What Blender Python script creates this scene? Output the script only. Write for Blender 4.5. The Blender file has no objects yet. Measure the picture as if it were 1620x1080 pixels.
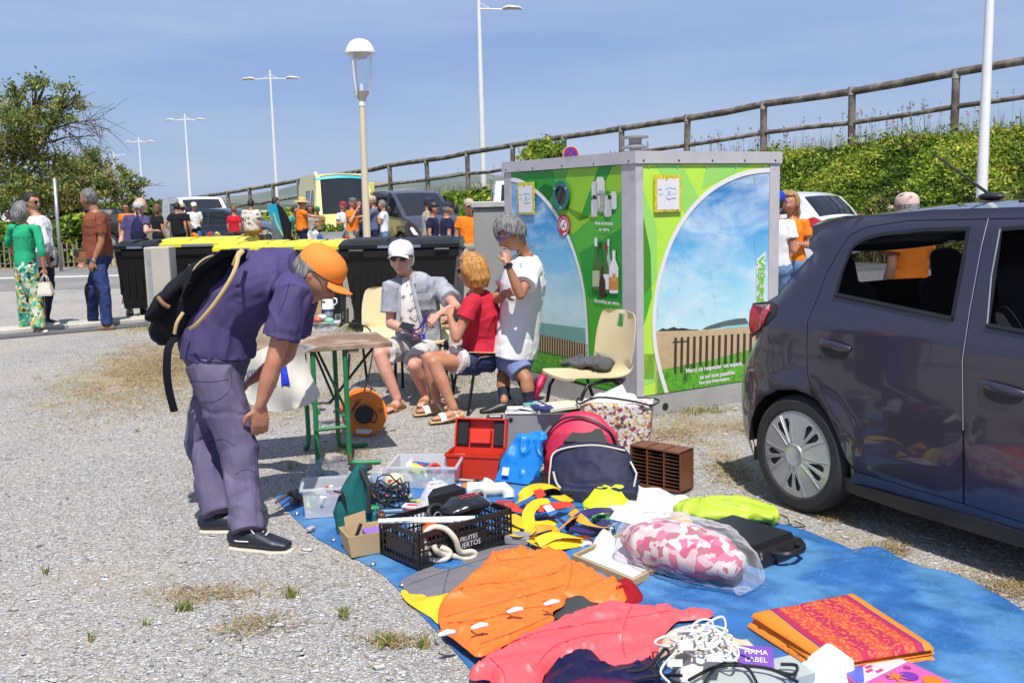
import bpy,bmesh,math,random
import numpy as np
from math import sin,cos,pi,radians as R,atan2,sqrt
from mathutils import Vector as V,Matrix,Euler
from mathutils.geometry import delaunay_2d_cdt
SC=bpy.context.scene;COL=SC.collection
rnd=random.Random(7)
# ---------------------------------------------------------------- camera, sky, sun, exposure
CAMZ=1.55;PITCH=R(8.05);ROLL=R(1.35);FPX=1575.0
cd=bpy.data.cameras.new('camera');cam=bpy.data.objects.new('camera',cd);COL.objects.link(cam)
cd.sensor_width=36;cd.lens=35.0;cd.clip_end=5000;cd.clip_start=.05
CM=Matrix.Translation((0,0,CAMZ)) @ Matrix.Rotation(R(90)- PITCH,4,'X') @ Matrix.Rotation(-ROLL,4,'Z')
cam.matrix_world=CM;SC.camera=cam
def ray(px,py):
    return (CM.to_3x3() @ V(((px- 810)/FPX,(540- py)/FPX,-1))).normalized()
def A(px,py,Y): # the world point at depth Y seen at a photograph pixel
    d=ray(px,py);return V((0,0,CAMZ))+d*(Y/d.y)
def G(px,py,z=0.0): # the same, on the level z
    d=ray(px,py);return V((0,0,CAMZ))+d*((z- CAMZ)/d.z)
SUN_EL,SUN_AZ=60.0,174.0 # azimuth clockwise from +Y
sd=V((sin(R(SUN_AZ))*cos(R(SUN_EL)),cos(R(SUN_AZ))*cos(R(SUN_EL)),sin(R(SUN_EL))))
sl=bpy.data.lights.new('sun','SUN');sl.energy=5.0;sl.angle=R(.5);sl.color =(1,.96,.89)
so=bpy.data.objects.new('sun',sl);COL.objects.link(so);so.rotation_euler=sd.to_track_quat('Z','Y').to_euler()
W=bpy.data.worlds.new('World');SC.world=W;W.use_nodes=True
nt=W.node_tree;nt.nodes.clear();N=nt.nodes.new;L=nt.links.new
sky=N('ShaderNodeTexSky');sky.sky_type='NISHITA';sky.sun_disc=False;sky.sun_elevation=R(SUN_EL)
sky.sun_rotation=R(SUN_AZ);sky.air_density=1.0;sky.dust_density=.6;sky.ozone_density=2.5;sky.altitude=0
tc=N('ShaderNodeTexCoord');mp=N('ShaderNodeMapping');mp.inputs['Scale'].default_value=(1.0,1.6,6.5)
mp.inputs['Rotation'].default_value=(0,R(-12),R(20))
L(tc.outputs['Generated'],mp.inputs[0])
cn=N('ShaderNodeTexNoise');cn.inputs['Scale'].default_value=1.6;cn.inputs['Detail'].default_value=6;cn.inputs['Roughness'].default_value=.55
L(mp.outputs[0],cn.inputs[0])
cr=N('ShaderNodeMapRange');cr.inputs[1].default_value=.40;cr.inputs[2].default_value=.72;cr.inputs[3].default_value=.05;cr.inputs[4].default_value=.75
L(cn.outputs[0],cr.inputs[0])
mx0=N('ShaderNodeMix');mx0.data_type='RGBA';mx0.inputs[0].default_value=.6;L(sky.outputs[0],mx0.inputs[6]);mx0.inputs[7].default_value=(3.3,5.1,9.6,1)
mxs=N('ShaderNodeMix');mxs.data_type='RGBA';L(cr.outputs[0],mxs.inputs[0]);L(mx0.outputs[2],mxs.inputs[6]);mxs.inputs[7].default_value=(6.2,7.3,9.6,1)
bg=N('ShaderNodeBackground');bg.inputs[1].default_value=.078;L(mxs.outputs[2],bg.inputs[0])
wo=N('ShaderNodeOutputWorld');L(bg.outputs[0],wo.inputs[0])
SC.view_settings.view_transform='Standard';SC.view_settings.look='None';SC.view_settings.exposure=0.15;SC.view_settings.gamma=1
SC.cycles.max_bounces=6;SC.cycles.transparent_max_bounces=12;SC.cycles.caustics_reflective=False;SC.cycles.caustics_refractive=False

# ---------------------------------------------------------------- materials
def S(h,k=1.0):
    h=h.lstrip('#');o=[]
    for i in (0,2,4):
        c=int(h[i:i+2],16)/255;c=c/12.92 if c <=.04045 else ((c+.055)/1.055) **2.4
        o.append(min(1,c*k))
    return (*o,1)
MC={}
def M(name,col,rough=.6,metal=0,var=.12,vs=3.0,bump=0,bs=40,coat=0,trans=0,alpha=1,rand=0,sheen=0,col2=None,c2s=1.0,c2t=.5,spec=.5,sss=0,bump2=None,emit=0,det=3):
    """plain surface with a little mottling (var at scale vs), optional bump and an optional second colour in noise patches"""
    if name in MC: return MC[name]
    if isinstance(col,str): col=S(col)
    m=bpy.data.materials.new(name);m.use_nodes=True;t=m.node_tree;b=t.nodes['Principled BSDF'];N=t.nodes.new;L=t.links.new
    b.inputs['Roughness'].default_value=rough;b.inputs['Metallic'].default_value=metal;b.inputs['Specular IOR Level'].default_value=spec
    if coat: b.inputs['Coat Weight'].default_value=coat;b.inputs['Coat Roughness'].default_value=.04
    if trans: b.inputs['Transmission Weight'].default_value=trans
    if alpha<1: b.inputs['Alpha'].default_value=alpha
    if sheen: b.inputs['Sheen Weight'].default_value=sheen
    if sss:
        b.inputs['Subsurface Weight'].default_value=sss;b.inputs['Subsurface Radius'].default_value=(.01,.004,.002);b.inputs['Subsurface Scale'].default_value=1
    if emit: b.inputs['Emission Color'].default_value=col;b.inputs['Emission Strength'].default_value=emit
    tc=N('ShaderNodeTexCoord');co=tc.outputs['Object']
    cur=None
    if col2 is not None:
        if isinstance(col2,str): col2=S(col2)
        n=N('ShaderNodeTexNoise');n.inputs['Scale'].default_value=c2s;n.inputs['Detail'].default_value=det;L(co,n.inputs[0])
        r=N('ShaderNodeMapRange');r.inputs[1].default_value=c2t- .06;r.inputs[2].default_value=c2t+.06;L(n.outputs[0],r.inputs[0])
        x=N('ShaderNodeMix');x.data_type='RGBA';L(r.outputs[0],x.inputs[0]);x.inputs[6].default_value=col;x.inputs[7].default_value=col2;cur=x.outputs[2]
    if var or rand:
        h=N('ShaderNodeHueSaturation')
        if cur: L(cur,h.inputs['Color'])
        else: h.inputs['Color'].default_value=col
        n=N('ShaderNodeTexNoise');n.inputs['Scale'].default_value=vs;n.inputs['Detail'].default_value=5;L(co,n.inputs[0])
        r=N('ShaderNodeMapRange');r.inputs[1].default_value=.25;r.inputs[2].default_value=.75;r.inputs[3].default_value=1- var;r.inputs[4].default_value=1+var;L(n.outputs[0],r.inputs[0])
        v=r.outputs[0]
        if rand:
            g=N('ShaderNodeNewGeometry');r2=N('ShaderNodeMapRange');r2.inputs[3].default_value=1- rand;r2.inputs[4].default_value=1+rand;L(g.outputs['Random Per Island'],r2.inputs[0])
            mm=N('ShaderNodeMath');mm.operation='MULTIPLY';L(v,mm.inputs[0]);L(r2.outputs[0],mm.inputs[1]);v=mm.outputs[0]
            r3=N('ShaderNodeMapRange');r3.inputs[3].default_value=.5+rand *.07;r3.inputs[4].default_value=.5- rand *.06;L(g.outputs['Random Per Island'],r3.inputs[0]);L(r3.outputs[0],h.inputs['Hue'])
        L(v,h.inputs['Value']);cur=h.outputs[0]
    if cur: L(cur,b.inputs['Base Color'])
    else: b.inputs['Base Color'].default_value=col
    last=None
    if bump2:
        n=N('ShaderNodeTexNoise');n.noise_type='RIDGED_MULTIFRACTAL';n.inputs['Scale'].default_value=bump2[0];n.inputs['Detail'].default_value=2.5;n.inputs['Distortion'].default_value=.9;L(co,n.inputs[0])
        bp=N('ShaderNodeBump');bp.inputs['Strength'].default_value=.7;bp.inputs['Distance'].default_value=bump2[1];L(n.outputs[0],bp.inputs['Height']);last=bp.outputs[0];L(last,b.inputs['Normal'])
    if bump:
        n=N('ShaderNodeTexNoise');n.inputs['Scale'].default_value=bs;n.inputs['Detail'].default_value=4;L(co,n.inputs[0])
        bp=N('ShaderNodeBump');bp.inputs['Strength'].default_value=.6;bp.inputs['Distance'].default_value=bump;L(n.outputs[0],bp.inputs['Height']);L(bp.outputs[0],b.inputs['Normal'])
        if last: L(last,bp.inputs['Normal'])
    MC[name]=m;return m
def glassy(name,col,alpha=.35,rough=.03,body=1):
    """thin tinted sheet: part clear, part glossy"""
    if name in MC: return MC[name]
    m=bpy.data.materials.new(name);m.use_nodes=True;t=m.node_tree;t.nodes.remove(t.nodes['Principled BSDF'])
    N=t.nodes.new;L=t.links.new;o=t.nodes['Material Output']
    tr=N('ShaderNodeBsdfTransparent');tr.inputs[0].default_value=col if not isinstance(col,str) else S(col)
    gl=N('ShaderNodeBsdfPrincipled');gl.inputs['Base Color'].default_value=[q*body for q in tr.inputs[0].default_value[:3]]+[1];gl.inputs['Roughness'].default_value=rough
    lw=N('ShaderNodeLayerWeight');fr=N('ShaderNodeMath');fr.operation='POWER';L(lw.outputs['Facing'],fr.inputs[0]);fr.inputs[1].default_value=3.5
    ad=N('ShaderNodeMath');ad.operation='ADD';ad.use_clamp=True;L(fr.outputs[0],ad.inputs[0]);ad.inputs[1].default_value=alpha
    mx=N('ShaderNodeMixShader');L(ad.outputs[0],mx.inputs[0]);L(tr.outputs[0],mx.inputs[1]);L(gl.outputs[0],mx.inputs[2]);L(mx.outputs[0],o.inputs[0])
    MC[name]=m;return m

# ---------------------------------------------------------------- numpy noise
def _h(ix,iy,iz,s):
    n=(ix*374761393+iy*668265263+iz*2147483647+s*1274126177).astype(np.int64) & 0xffffffff
    n=((n ^ (n >>13))*1274126177) & 0xffffffff
    return ((n ^ (n >>16)) & 0xffff)/65535.0
def vn(P,sc=1.0,s=0):
    """value noise in -1..1 for points (n,3); sc may be a 3-tuple"""
    P=np.asarray(P,float)*np.asarray(sc,float);F=np.floor(P).astype(np.int64);f=P- F;f=f*f*(3- 2*f);o=0
    for dx in (0,1):
        for dy in (0,1):
            for dz in (0,1):
                w=(f[:,0] if dx else 1- f[:,0])*(f[:,1] if dy else 1- f[:,1])*(f[:,2] if dz else 1- f[:,2])
                o=o+w*_h(F[:,0]+dx,F[:,1]+dy,F[:,2]+dz,s)
    return o*2- 1
def fbm(P,sc=1.0,s=0,o=3):
    a=0;w=.55
    for i in range(o): a=a+w*vn(P,np.asarray(sc,float)*2 **i,s+i*17);w *=.5
    return a

def crease(P,sc=1.0,s=0,w=.16,o=2):
    """narrow soft ridges, 0..1"""
    return np.clip(1-np.abs(fbm(P,sc,s,o))/w,0,1)**1.3
# ---------------------------------------------------------------- mesh builder
class MB:
    def __init__(s): s.v=[];s.f=[];s.m=[];s.mats=[];s.cur=0;s.X=Matrix.Identity(4)
    def mat(s,m):
        if m not in s.mats: s.mats.append(m)
        s.cur=s.mats.index(m);return s
    def add(s,vs,fs):
        o=len(s.v);s.v +=[tuple(s.X @ V(p)) for p in vs];s.f +=[tuple(i+o for i in f) for f in fs];s.m +=[s.cur]*len(fs);return s
    def box(s,x0,x1,y0,y1,z0,z1,b=0):
        if b and min(x1-x0,y1-y0,z1-z0)>2.2*b:
            P=[];
            for X,sx in ((x0,1),(x1,-1)):
                for Y,sy in ((y0,1),(y1,-1)):
                    for Z,sz in ((z0,1),(z1,-1)):
                        P +=[(X,Y+sy*b,Z+sz*b),(X+sx*b,Y,Z+sz*b),(X+sx*b,Y+sy*b,Z)]
            bm=bmesh.new();[bm.verts.new(p) for p in P];bmesh.ops.convex_hull(bm,input=bm.verts[:]);bm.verts.index_update()
            s.add([v.co[:] for v in bm.verts],[[v.index for v in f.verts] for f in bm.faces]);bm.free();return s
        P=[(x,y,z) for x in (x0,x1) for y in (y0,y1) for z in (z0,z1)]
        return s.add(P,[(0,1,3,2),(4,6,7,5),(0,4,5,1),(2,3,7,6),(0,2,6,4),(1,5,7,3)])
    def hull(s,P):
        bm=bmesh.new();[bm.verts.new(p) for p in P];bmesh.ops.convex_hull(bm,input=bm.verts[:])
        lone=[v for v in bm.verts if not v.link_faces];bmesh.ops.delete(bm,geom=lone,context='VERTS');bm.verts.index_update()
        s.add([v.co[:] for v in bm.verts],[[v.index for v in f.verts] for f in bm.faces]);bm.free();return s
    def tube(s,pts,r,n=8,lat=None,cap='flat',closed=False):
        """tube through pts; r scalar or a list of r or (r_lateral, r_depth)"""
        P=[V(p) for p in pts];K=len(P)
        if not isinstance(r,(list,tuple)): r=[r]*K
        r=[(q,q) if not isinstance(q,(tuple,list)) else q for q in r]
        T=[]
        for i in range(K):
            a=P[i- 1] if (i or closed) else P[0];b=P[(i+1)%K] if (i<K- 1 or closed) else P[-1];d=(b- a)
            T.append(d.normalized() if d.length>1e-9 else V((0,0,1)))
        u=V(lat) if lat is not None and not isinstance(lat,list) else None
        if u is None: u=T[0].cross(V((0,0,1)) if abs(T[0].z)<.9 else V((1,0,0)))
        if cap=='round' and not closed:
            def dome(p,t,rr,sg): return [(p+t*(sg*sin(a)*min(rr)),(rr[0]*max(cos(a),.05),rr[1]*max(cos(a),.05)),t) for a in (pi/2*.98,pi/3,pi/6)]
            A0=dome(P[0],T[0],r[0],-1);B0=dome(P[-1],T[-1],r[-1],1)[::-1]
            P2=[a[0] for a in A0]+P+[b[0] for b in B0];R2=[a[1] for a in A0]+r+[b[1] for b in B0];T=[T[0]]*3+T+[T[-1]]*3
            if isinstance(lat,list): lat=[lat[0]]*3+lat+[lat[-1]]*3
            P,r=P2,R2;K=len(P)
        vs=[]
        for i in range(K):
            if isinstance(lat,list): u=V(lat[i])
            u=(u- T[i]*u.dot(T[i]));u=u.normalized() if u.length>1e-6 else T[i].orthogonal().normalized();w=T[i].cross(u)
            vs +=[tuple(P[i]+u*(cos(2*pi*j/n)*r[i][0])+w*(sin(2*pi*j/n)*r[i][1])) for j in range(n)]
        fs=[]
        for i in range(K if closed else K- 1):
            k=(i+1)%K
            fs +=[(i*n+j,i*n+(j+1)%n,k*n+(j+1)%n,k*n+j) for j in range(n)]
        if not closed: fs +=[tuple(range(n))[::-1],tuple((K-1)*n+j for j in range(n))]
        return s.add(vs,fs)
    def lathe(s,prof,n=24,c=(0,0,0),ax=None):
        """prof: (r, z) from bottom up about +Z (or ax)"""
        q=V(ax).to_track_quat('Z','Y').to_matrix() if ax is not None else Matrix.Identity(3);c=V(c);vs=[]
        for r_,z in prof: vs +=[tuple(c+q @ V((r_*cos(2*pi*j/n),r_*sin(2*pi*j/n),z))) for j in range(n)]
        fs=[(i*n+j,i*n+(j+1)%n,(i+1)*n+(j+1)%n,(i+1)*n+j) for i in range(len(prof)-1) for j in range(n)]
        if prof[0][0]>1e-4: fs.append(tuple(range(n))[::-1])
        if prof[-1][0]>1e-4: fs.append(tuple((len(prof)-1)*n+j for j in range(n)))
        return s.add(vs,fs)
    def ball(s,c,r,n=12,m=8):
        r=(r,r,r) if not isinstance(r,(tuple,list)) else r;vs=[];
        for i in range(1,m):
            a=pi*i/m;vs +=[(c[0]+r[0]*sin(a)*cos(2*pi*j/n),c[1]+r[1]*sin(a)*sin(2*pi*j/n),c[2]-r[2]*cos(a)) for j in range(n)]
        fs=[(i*n+j,i*n+(j+1)%n,(i+1)*n+(j+1)%n,(i+1)*n+j) for i in range(m-2) for j in range(n)]
        k=len(vs);vs +=[(c[0],c[1],c[2]-r[2]),(c[0],c[1],c[2]+r[2])]
        fs +=[(k,(j+1)%n,j) for j in range(n)]+[(k+1,(m-2)*n+j,(m-2)*n+(j+1)%n) for j in range(n)]
        return s.add(vs,fs)
    def sheet(s,poly,fn=None,holes=(),step=None,flip=False):
        """flat polygon (2-D points) with holes, filled with triangles and lifted by fn(u,v)->xyz"""
        vs,fs=tri(poly,holes,step);fn=fn or (lambda u,v: (u,v,0))
        return s.add([fn(*p) for p in vs],[f[::-1] if flip else f for f in fs])
    def slab(s,poly,fn,t0,t1,holes=(),step=None):
        """solid between offsets t0 and t1 over the polygon; fn(u,v,t)->xyz"""
        vs,fs=tri(poly,holes,step)
        s.add([fn(u,v,t1) for u,v in vs],fs);s.add([fn(u,v,t0) for u,v in vs],[f[::-1] for f in fs])
        for lp in [poly,*holes]:
            k=len(lp);P=[fn(*p,t0) for p in lp]+[fn(*p,t1) for p in lp]
            s.add(P,[(i,(i+1)%k,k+(i+1)%k,k+i) for i in range(k)])
        return s
    def text(s,txt,size,fn,t=.002,align='CENTER',sx=1.0,line=1.0,bold=0):
        """lettering; fn(u,v)->xyz places it, u along the line"""
        c=bpy.data.curves.new('t','FONT');c.body=txt;c.size=size;c.align_x=align;c.resolution_u=2;c.space_line=line;c.offset=bold
        o=bpy.data.objects.new('t',c);COL.objects.link(o);bpy.context.view_layer.update()
        me=bpy.data.meshes.new_from_object(o.evaluated_get(bpy.context.evaluated_depsgraph_get()))
        s.add([fn(v.co.x*sx,v.co.y) for v in me.vertices],[tuple(p.vertices) for p in me.polygons])
        bpy.data.objects.remove(o);bpy.data.curves.remove(c);bpy.data.meshes.remove(me);return s
    def mesh(s,name,smooth=False):
        me=bpy.data.meshes.new(name);me.from_pydata(s.v,[],s.f)
        for m in s.mats: me.materials.append(m)
        me.polygons.foreach_set('material_index',s.m)
        if smooth: me.polygons.foreach_set('use_smooth',[True]*len(s.f))
        bm=bmesh.new();bm.from_mesh(me);bmesh.ops.recalc_face_normals(bm,faces=bm.faces[:]);bm.to_mesh(me);bm.free()
        return me
    def build(s,name,parent=None,smooth=False,**kw):
        me=s.mesh(name,bool(smooth))
        if smooth and smooth is not True:
            try: me.set_sharp_from_angle(angle=R(smooth))
            except Exception: pass
        return link(name,me,parent,**kw)
def tri(poly,holes=(),step=None):
    loops=[list(poly)]+[list(h) for h in holes];pts=[];ed=[]
    def inside(p,lp):
        c=False;j=len(lp)- 1
        for i in range(len(lp)):
            if (lp[i][1]>p[1]) !=(lp[j][1]>p[1]) and p[0]<(lp[j][0]-lp[i][0])*(p[1]-lp[i][1])/(lp[j][1]-lp[i][1])+lp[i][0]: c=not c
            j=i
        return c
    for lp in loops:
        o=len(pts);pts +=[V((a[0],a[1])) for a in lp];ed +=[(o+i,o+(i+1)%len(lp)) for i in range(len(lp))]
    if step:
        xs=[p[0] for p in poly];ys=[p[1] for p in poly];stx=step if not isinstance(step,tuple) else step[0];sty=step if not isinstance(step,tuple) else step[1]
        x=min(xs)+stx*.5
        while x<max(xs):
            y=min(ys)+sty*.5
            while y<max(ys):
                if inside((x,y),loops[0]) and not any(inside((x,y),h) for h in loops[1:]): pts.append(V((x,y)))
                y +=sty
            x +=stx
    r=delaunay_2d_cdt(pts,ed,[],0,1e-6);fs=[]
    for f in r[2]:
        c=(sum(r[0][i][0] for i in f)/len(f),sum(r[0][i][1] for i in f)/len(f))
        if inside(c,loops[0]) and not any(inside(c,h) for h in loops[1:]): fs.append(tuple(f))
    return [tuple(p) for p in r[0]],fs
def link(name,data,parent=None,**kw):
    o=bpy.data.objects.new(name,data);COL.objects.link(o)
    if parent: o.parent=parent
    for k,v in kw.items(): o[k]=v
    return o
def thing(name,label,cat,loc=(0,0,0),rz=0,group=None):
    o=bpy.data.objects.new(name,None);COL.objects.link(o);o.location=loc;o.rotation_euler=(0,0,rz);o['label']=label;o['category']=cat
    o.empty_display_size=.1
    if group: o['group']=group
    return o
def tag(o,label,cat,group=None):
    o['label']=label;o['category']=cat
    if group: o['group']=group
    return o
def kids(o): return [c for c in COL.objects if c.parent==o]
def copy_tree(o,parent=None):
    c=o.copy();COL.objects.link(c);c.parent=parent
    for ch in kids(o): copy_tree(ch,c)
    return c
def remesh(mb,vox,sm=2,fn=None,name='m'):
    """voxel union of everything in mb; fn(P,N) may displace the vertices"""
    o=bpy.data.objects.new('tmp',mb.mesh('tmp'));COL.objects.link(o)
    a=o.modifiers.new('r','REMESH');a.mode='VOXEL';a.voxel_size=vox;a.use_smooth_shade=True
    if sm: b=o.modifiers.new('s','SMOOTH');b.factor =.5;b.iterations=sm
    bpy.context.view_layer.update()
    me=bpy.data.meshes.new_from_object(o.evaluated_get(bpy.context.evaluated_depsgraph_get()));bpy.data.objects.remove(o);me.name=name
    if fn:
        n=len(me.vertices);P=np.empty(n*3);me.vertices.foreach_get('co',P);P=P.reshape(-1,3)
        Nn=np.empty(n*3);me.vertex_normals.foreach_get('vector',Nn);Nn=Nn.reshape(-1,3)
        me.vertices.foreach_set('co',fn(P,Nn).ravel());me.update()
    me.materials.clear()
    for m in mb.mats: me.materials.append(m)
    me.polygons.foreach_set('material_index',[0]*len(me.polygons));me.polygons.foreach_set('use_smooth',[True]*len(me.polygons))
    return me
def dist_poly(P,poly):
    """distance of 2-D points (n,2) to a closed polyline"""
    P=np.asarray(P,float);d=np.full(len(P),1e9);k=len(poly)
    for i in range(k):
        a=np.array(poly[i][:2],float);b=np.array(poly[(i+1)%k][:2],float);ab=b- a
        t=np.clip(((P- a) @ ab)/max(ab @ ab,1e-12),0,1);d=np.minimum(d,np.linalg.norm(P- a- t[:,None]*ab,axis=1))
    return d
def smooth_loop(p,n=6,closed=True):
    """Catmull-Rom through points (tuples of any size)"""
    p=[np.array(q,float) for q in p];K=len(p);o=[]
    for i in range(K if closed else K- 1):
        a,b,c,d=(p[(i-1)%K],p[i],p[(i+1)%K],p[(i+2)%K]) if closed else (p[max(i-1,0)],p[i],p[i+1],p[min(i+2,K-1)])
        for j in range(n):
            t=j/n;o.append(tuple(.5*((2*b)+(c-a)*t+(2*a-5*b+4*c-d)*t*t+(3*b-a-3*c+d)*t**3)))
    if not closed: o.append(tuple(p[-1]))
    return o
# ================================================================ GROUND AND LAND
def gravel_mat():
    m=bpy.data.materials.new('gravel');m.use_nodes=True;t=m.node_tree;b=t.nodes['Principled BSDF'];N=t.nodes.new;L=t.links.new
    b.inputs['Roughness'].default_value=.95;b.inputs['Specular IOR Level'].default_value=.15
    co=N('ShaderNodeTexCoord').outputs['Object']
    wn=N('ShaderNodeTexNoise');wn.inputs['Scale'].default_value=30;L(co,wn.inputs[0])
    wm=N('ShaderNodeMix');wm.data_type='RGBA';wm.blend_type='LINEAR_LIGHT';wm.inputs[0].default_value=.008;L(co,wm.inputs[6]);L(wn.outputs[1],wm.inputs[7]);co2=wm.outputs[2]
    hs=[];cs=[]
    for sc in (90,210,38):
        v=N('ShaderNodeTexVoronoi');v.inputs['Scale'].default_value=sc;L(co2,v.inputs[0]);cs.append(v.outputs['Color']);hs.append(v.outputs['Distance'])
    def val(c,lo,hi):
        s=N('ShaderNodeSeparateColor');L(c,s.inputs[0]);r=N('ShaderNodeMapRange');r.inputs[3].default_value=lo;r.inputs[4].default_value=hi;L(s.outputs[0],r.inputs[0]);return r.outputs[0]
    def mul(a,c):
        k=N('ShaderNodeMath');k.operation='MULTIPLY';L(a,k.inputs[0]);L(c,k.inputs[1]);return k.outputs[0]
    big=N('ShaderNodeTexNoise');big.inputs['Scale'].default_value=.9;big.inputs['Detail'].default_value=6;big.inputs['Roughness'].default_value=.6;L(co,big.inputs[0])
    br=N('ShaderNodeMapRange');br.inputs[1].default_value=.3;br.inputs[2].default_value=.7;br.inputs[3].default_value=.86;br.inputs[4].default_value=1.12;L(big.outputs[0],br.inputs[0])
    v=mul(mul(val(cs[0],.62,1.25),val(cs[1],.72,1.2)),mul(val(cs[2],.95,1.05),br.outputs[0]))
    # each stone cell gets darker from its middle out to its edge
    gp=N('ShaderNodeMapRange');gp.inputs[1].default_value=.35;gp.inputs[2].default_value=.75;gp.inputs[3].default_value=1.03;gp.inputs[4].default_value=.74;L(hs[0],gp.inputs[0]);v=mul(v,gp.outputs[0])
    tint=N('ShaderNodeMix');tint.data_type='RGBA';tn=N('ShaderNodeTexNoise');tn.inputs['Scale'].default_value=60;L(co,tn.inputs[0]);L(tn.outputs[0],tint.inputs[0])
    tint.inputs[6].default_value=(.475,.435,.39,1);tint.inputs[7].default_value=(.55,.52,.49,1)
    h=N('ShaderNodeHueSaturation');L(tint.outputs[2],h.inputs['Color']);L(v,h.inputs['Value'])
    dn_=N('ShaderNodeTexNoise');dn_.inputs['Scale'].default_value=5;dn_.inputs['Detail'].default_value=8;dn_.inputs['Roughness'].default_value=.75;L(co,dn_.inputs[0]);tf=N('ShaderNodeMix');tf.data_type='RGBA';t2=N('ShaderNodeTexNoise');t2.inputs['Scale'].default_value=45;L(co,t2.inputs[0]);L(t2.outputs[0],tf.inputs[0]);tf.inputs[6].default_value=(.20,.14,.06,1);tf.inputs[7].default_value=(.50,.39,.20,1)
    # worn earth showing through in patches
    en=N('ShaderNodeTexNoise');en.inputs['Scale'].default_value=.9;en.inputs['Detail'].default_value=9;en.inputs['Roughness'].default_value=.68;L(co,en.inputs[0])
    er=N('ShaderNodeMapRange');er.inputs[1].default_value=.50;er.inputs[2].default_value=.70;er.inputs[4].default_value=.5;L(en.outputs[0],er.inputs[0])
    em=N('ShaderNodeMix');em.data_type='RGBA';L(er.outputs[0],em.inputs[0]);L(h.outputs[0],em.inputs[6]);em.inputs[7].default_value=(.40,.32,.22,1)
    cur=em.outputs[2] # dead turf lies in these places
    for (x_,y_,rx_,ry_,am) in ((330,560,150,45,.85),(250,585,130,40,.7),(240,510,60,14,.8),(600,560,150,30,.6),(440,640,90,30,.5),(1110,675,110,22,.6),(1190,760,50,60,.5),(1330,850,90,16,.5),(1540,905,110,18,.5),(700,640,60,16,.4),(340,935,150,14,.35),(600,1010,60,14,.3)):
        p0,p1,p2=G(x_,y_),G(x_+rx_,y_),G(x_,y_-ry_);mp=N('ShaderNodeMapping');mp.vector_type='TEXTURE';mp.inputs['Location'].default_value=(p0.x,p0.y,0);mp.inputs['Scale'].default_value=(abs(p1.x-p0.x),abs(p2.y-p0.y),1);L(co,mp.inputs[0])
        ln_=N('ShaderNodeVectorMath');ln_.operation='LENGTH';L(mp.outputs[0],ln_.inputs[0]);ns=N('ShaderNodeMath');ns.operation='MULTIPLY_ADD';L(dn_.outputs[0],ns.inputs[0]);ns.inputs[1].default_value=3.4;L(ln_.outputs['Value'],ns.inputs[2])
        rr=N('ShaderNodeMapRange');rr.inputs[1].default_value=2.1;rr.inputs[2].default_value=2.9;rr.inputs[3].default_value=am;rr.inputs[4].default_value=0;L(ns.outputs[0],rr.inputs[0]);xx_=N('ShaderNodeMix');xx_.data_type='RGBA';L(rr.outputs[0],xx_.inputs[0]);L(cur,xx_.inputs[6]);L(tf.outputs[2],xx_.inputs[7]);cur=xx_.outputs[2]
    L(cur,b.inputs['Base Color'])
    ad=N('ShaderNodeMath');ad.operation='ADD';L(hs[0],ad.inputs[0]);L(hs[1],ad.inputs[1])
    bp=N('ShaderNodeBump');bp.invert=True;bp.inputs['Strength'].default_value=.9;bp.inputs['Distance'].default_value=.006;L(ad.outputs[0],bp.inputs['Height'])
    L(bp.outputs[0],b.inputs['Normal']);return m
GR=gravel_mat()
def gh(P): # gentle unevenness of the ground, nothing under 6 m2
    return .0
b=MB().mat(GR);q=700
b.add([(-q,-q,0),(q,-q,0),(q,q*2,0),(-q,q*2,0)],[(0,1,2,3)]);b.build('ground',kind='structure')
# asphalt road beyond the kerb with its white edge line
road=MB().mat(M('asphalt',(.19,.18,.175,1),.9,var=.1,vs=6,bump=.004,bs=150,col2=(.24,.225,.21,1),c2s=.6))
def band(mb,y0a,y1a,y0b,y1b,z,xa=-60,xb=30):
    mb.add([(xa,y0a,z),(xb,y0b,z),(xb,y1b,z),(xa,y1a,z)],[(0,1,2,3)])
band(road,19.8,27.4,19.8,27.4,.004);road.build('road',kind='structure')
ln=MB().mat(M('road_white',(.75,.74,.72,1),.8,var=.15,vs=9));band(ln,23.5,23.85,23.5,23.85,.008);ln.build('road_marking',kind='structure')
verge=MB().mat(M('verge_soil',(.20,.20,.07,1),.95,var=.3,vs=3,col2=(.42,.36,.18,1),c2s=1.1,bump=.02,bs=30));band(verge,27.4,60,27.4,60,.012,-90,-3.2);verge.build('grass_verge',kind='structure')
kb=MB();k0=V((-16.4,5.4,0));k1=V((-3.75,14.35,0));kd=(k1-k0).normalized();kn=V((kd.y,-kd.x,0));Lk=(k1-k0).length;i=0.0
kb.X=Matrix(((kd.x,-kn.x,0,k0.x),(kd.y,-kn.y,0,k0.y),(0,0,1,0),(0,0,0,1)))
while i<Lk:
    kb.mat(M('kerb_cream',(.50,.47,.40,1),.9,var=.14,vs=4,bump=.004,bs=60));kb.box(i+.006,min(i+.99,Lk),0,.42,-.1,.085,.012)
    i +=1.0
kb.build('kerb',kind='structure')
kb.v,kb.f,kb.m=[],[],[];kb.mats=[];kb.mat(M('kerb_face_grey',(.11,.11,.12,1),.9,var=.2,vs=5));kb.box(0,Lk,-.30,-.003,-.1,.035,.01);kb.build('kerb_face',kind='structure')  # dark grey block standing in for the kerb's dark front face
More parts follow.
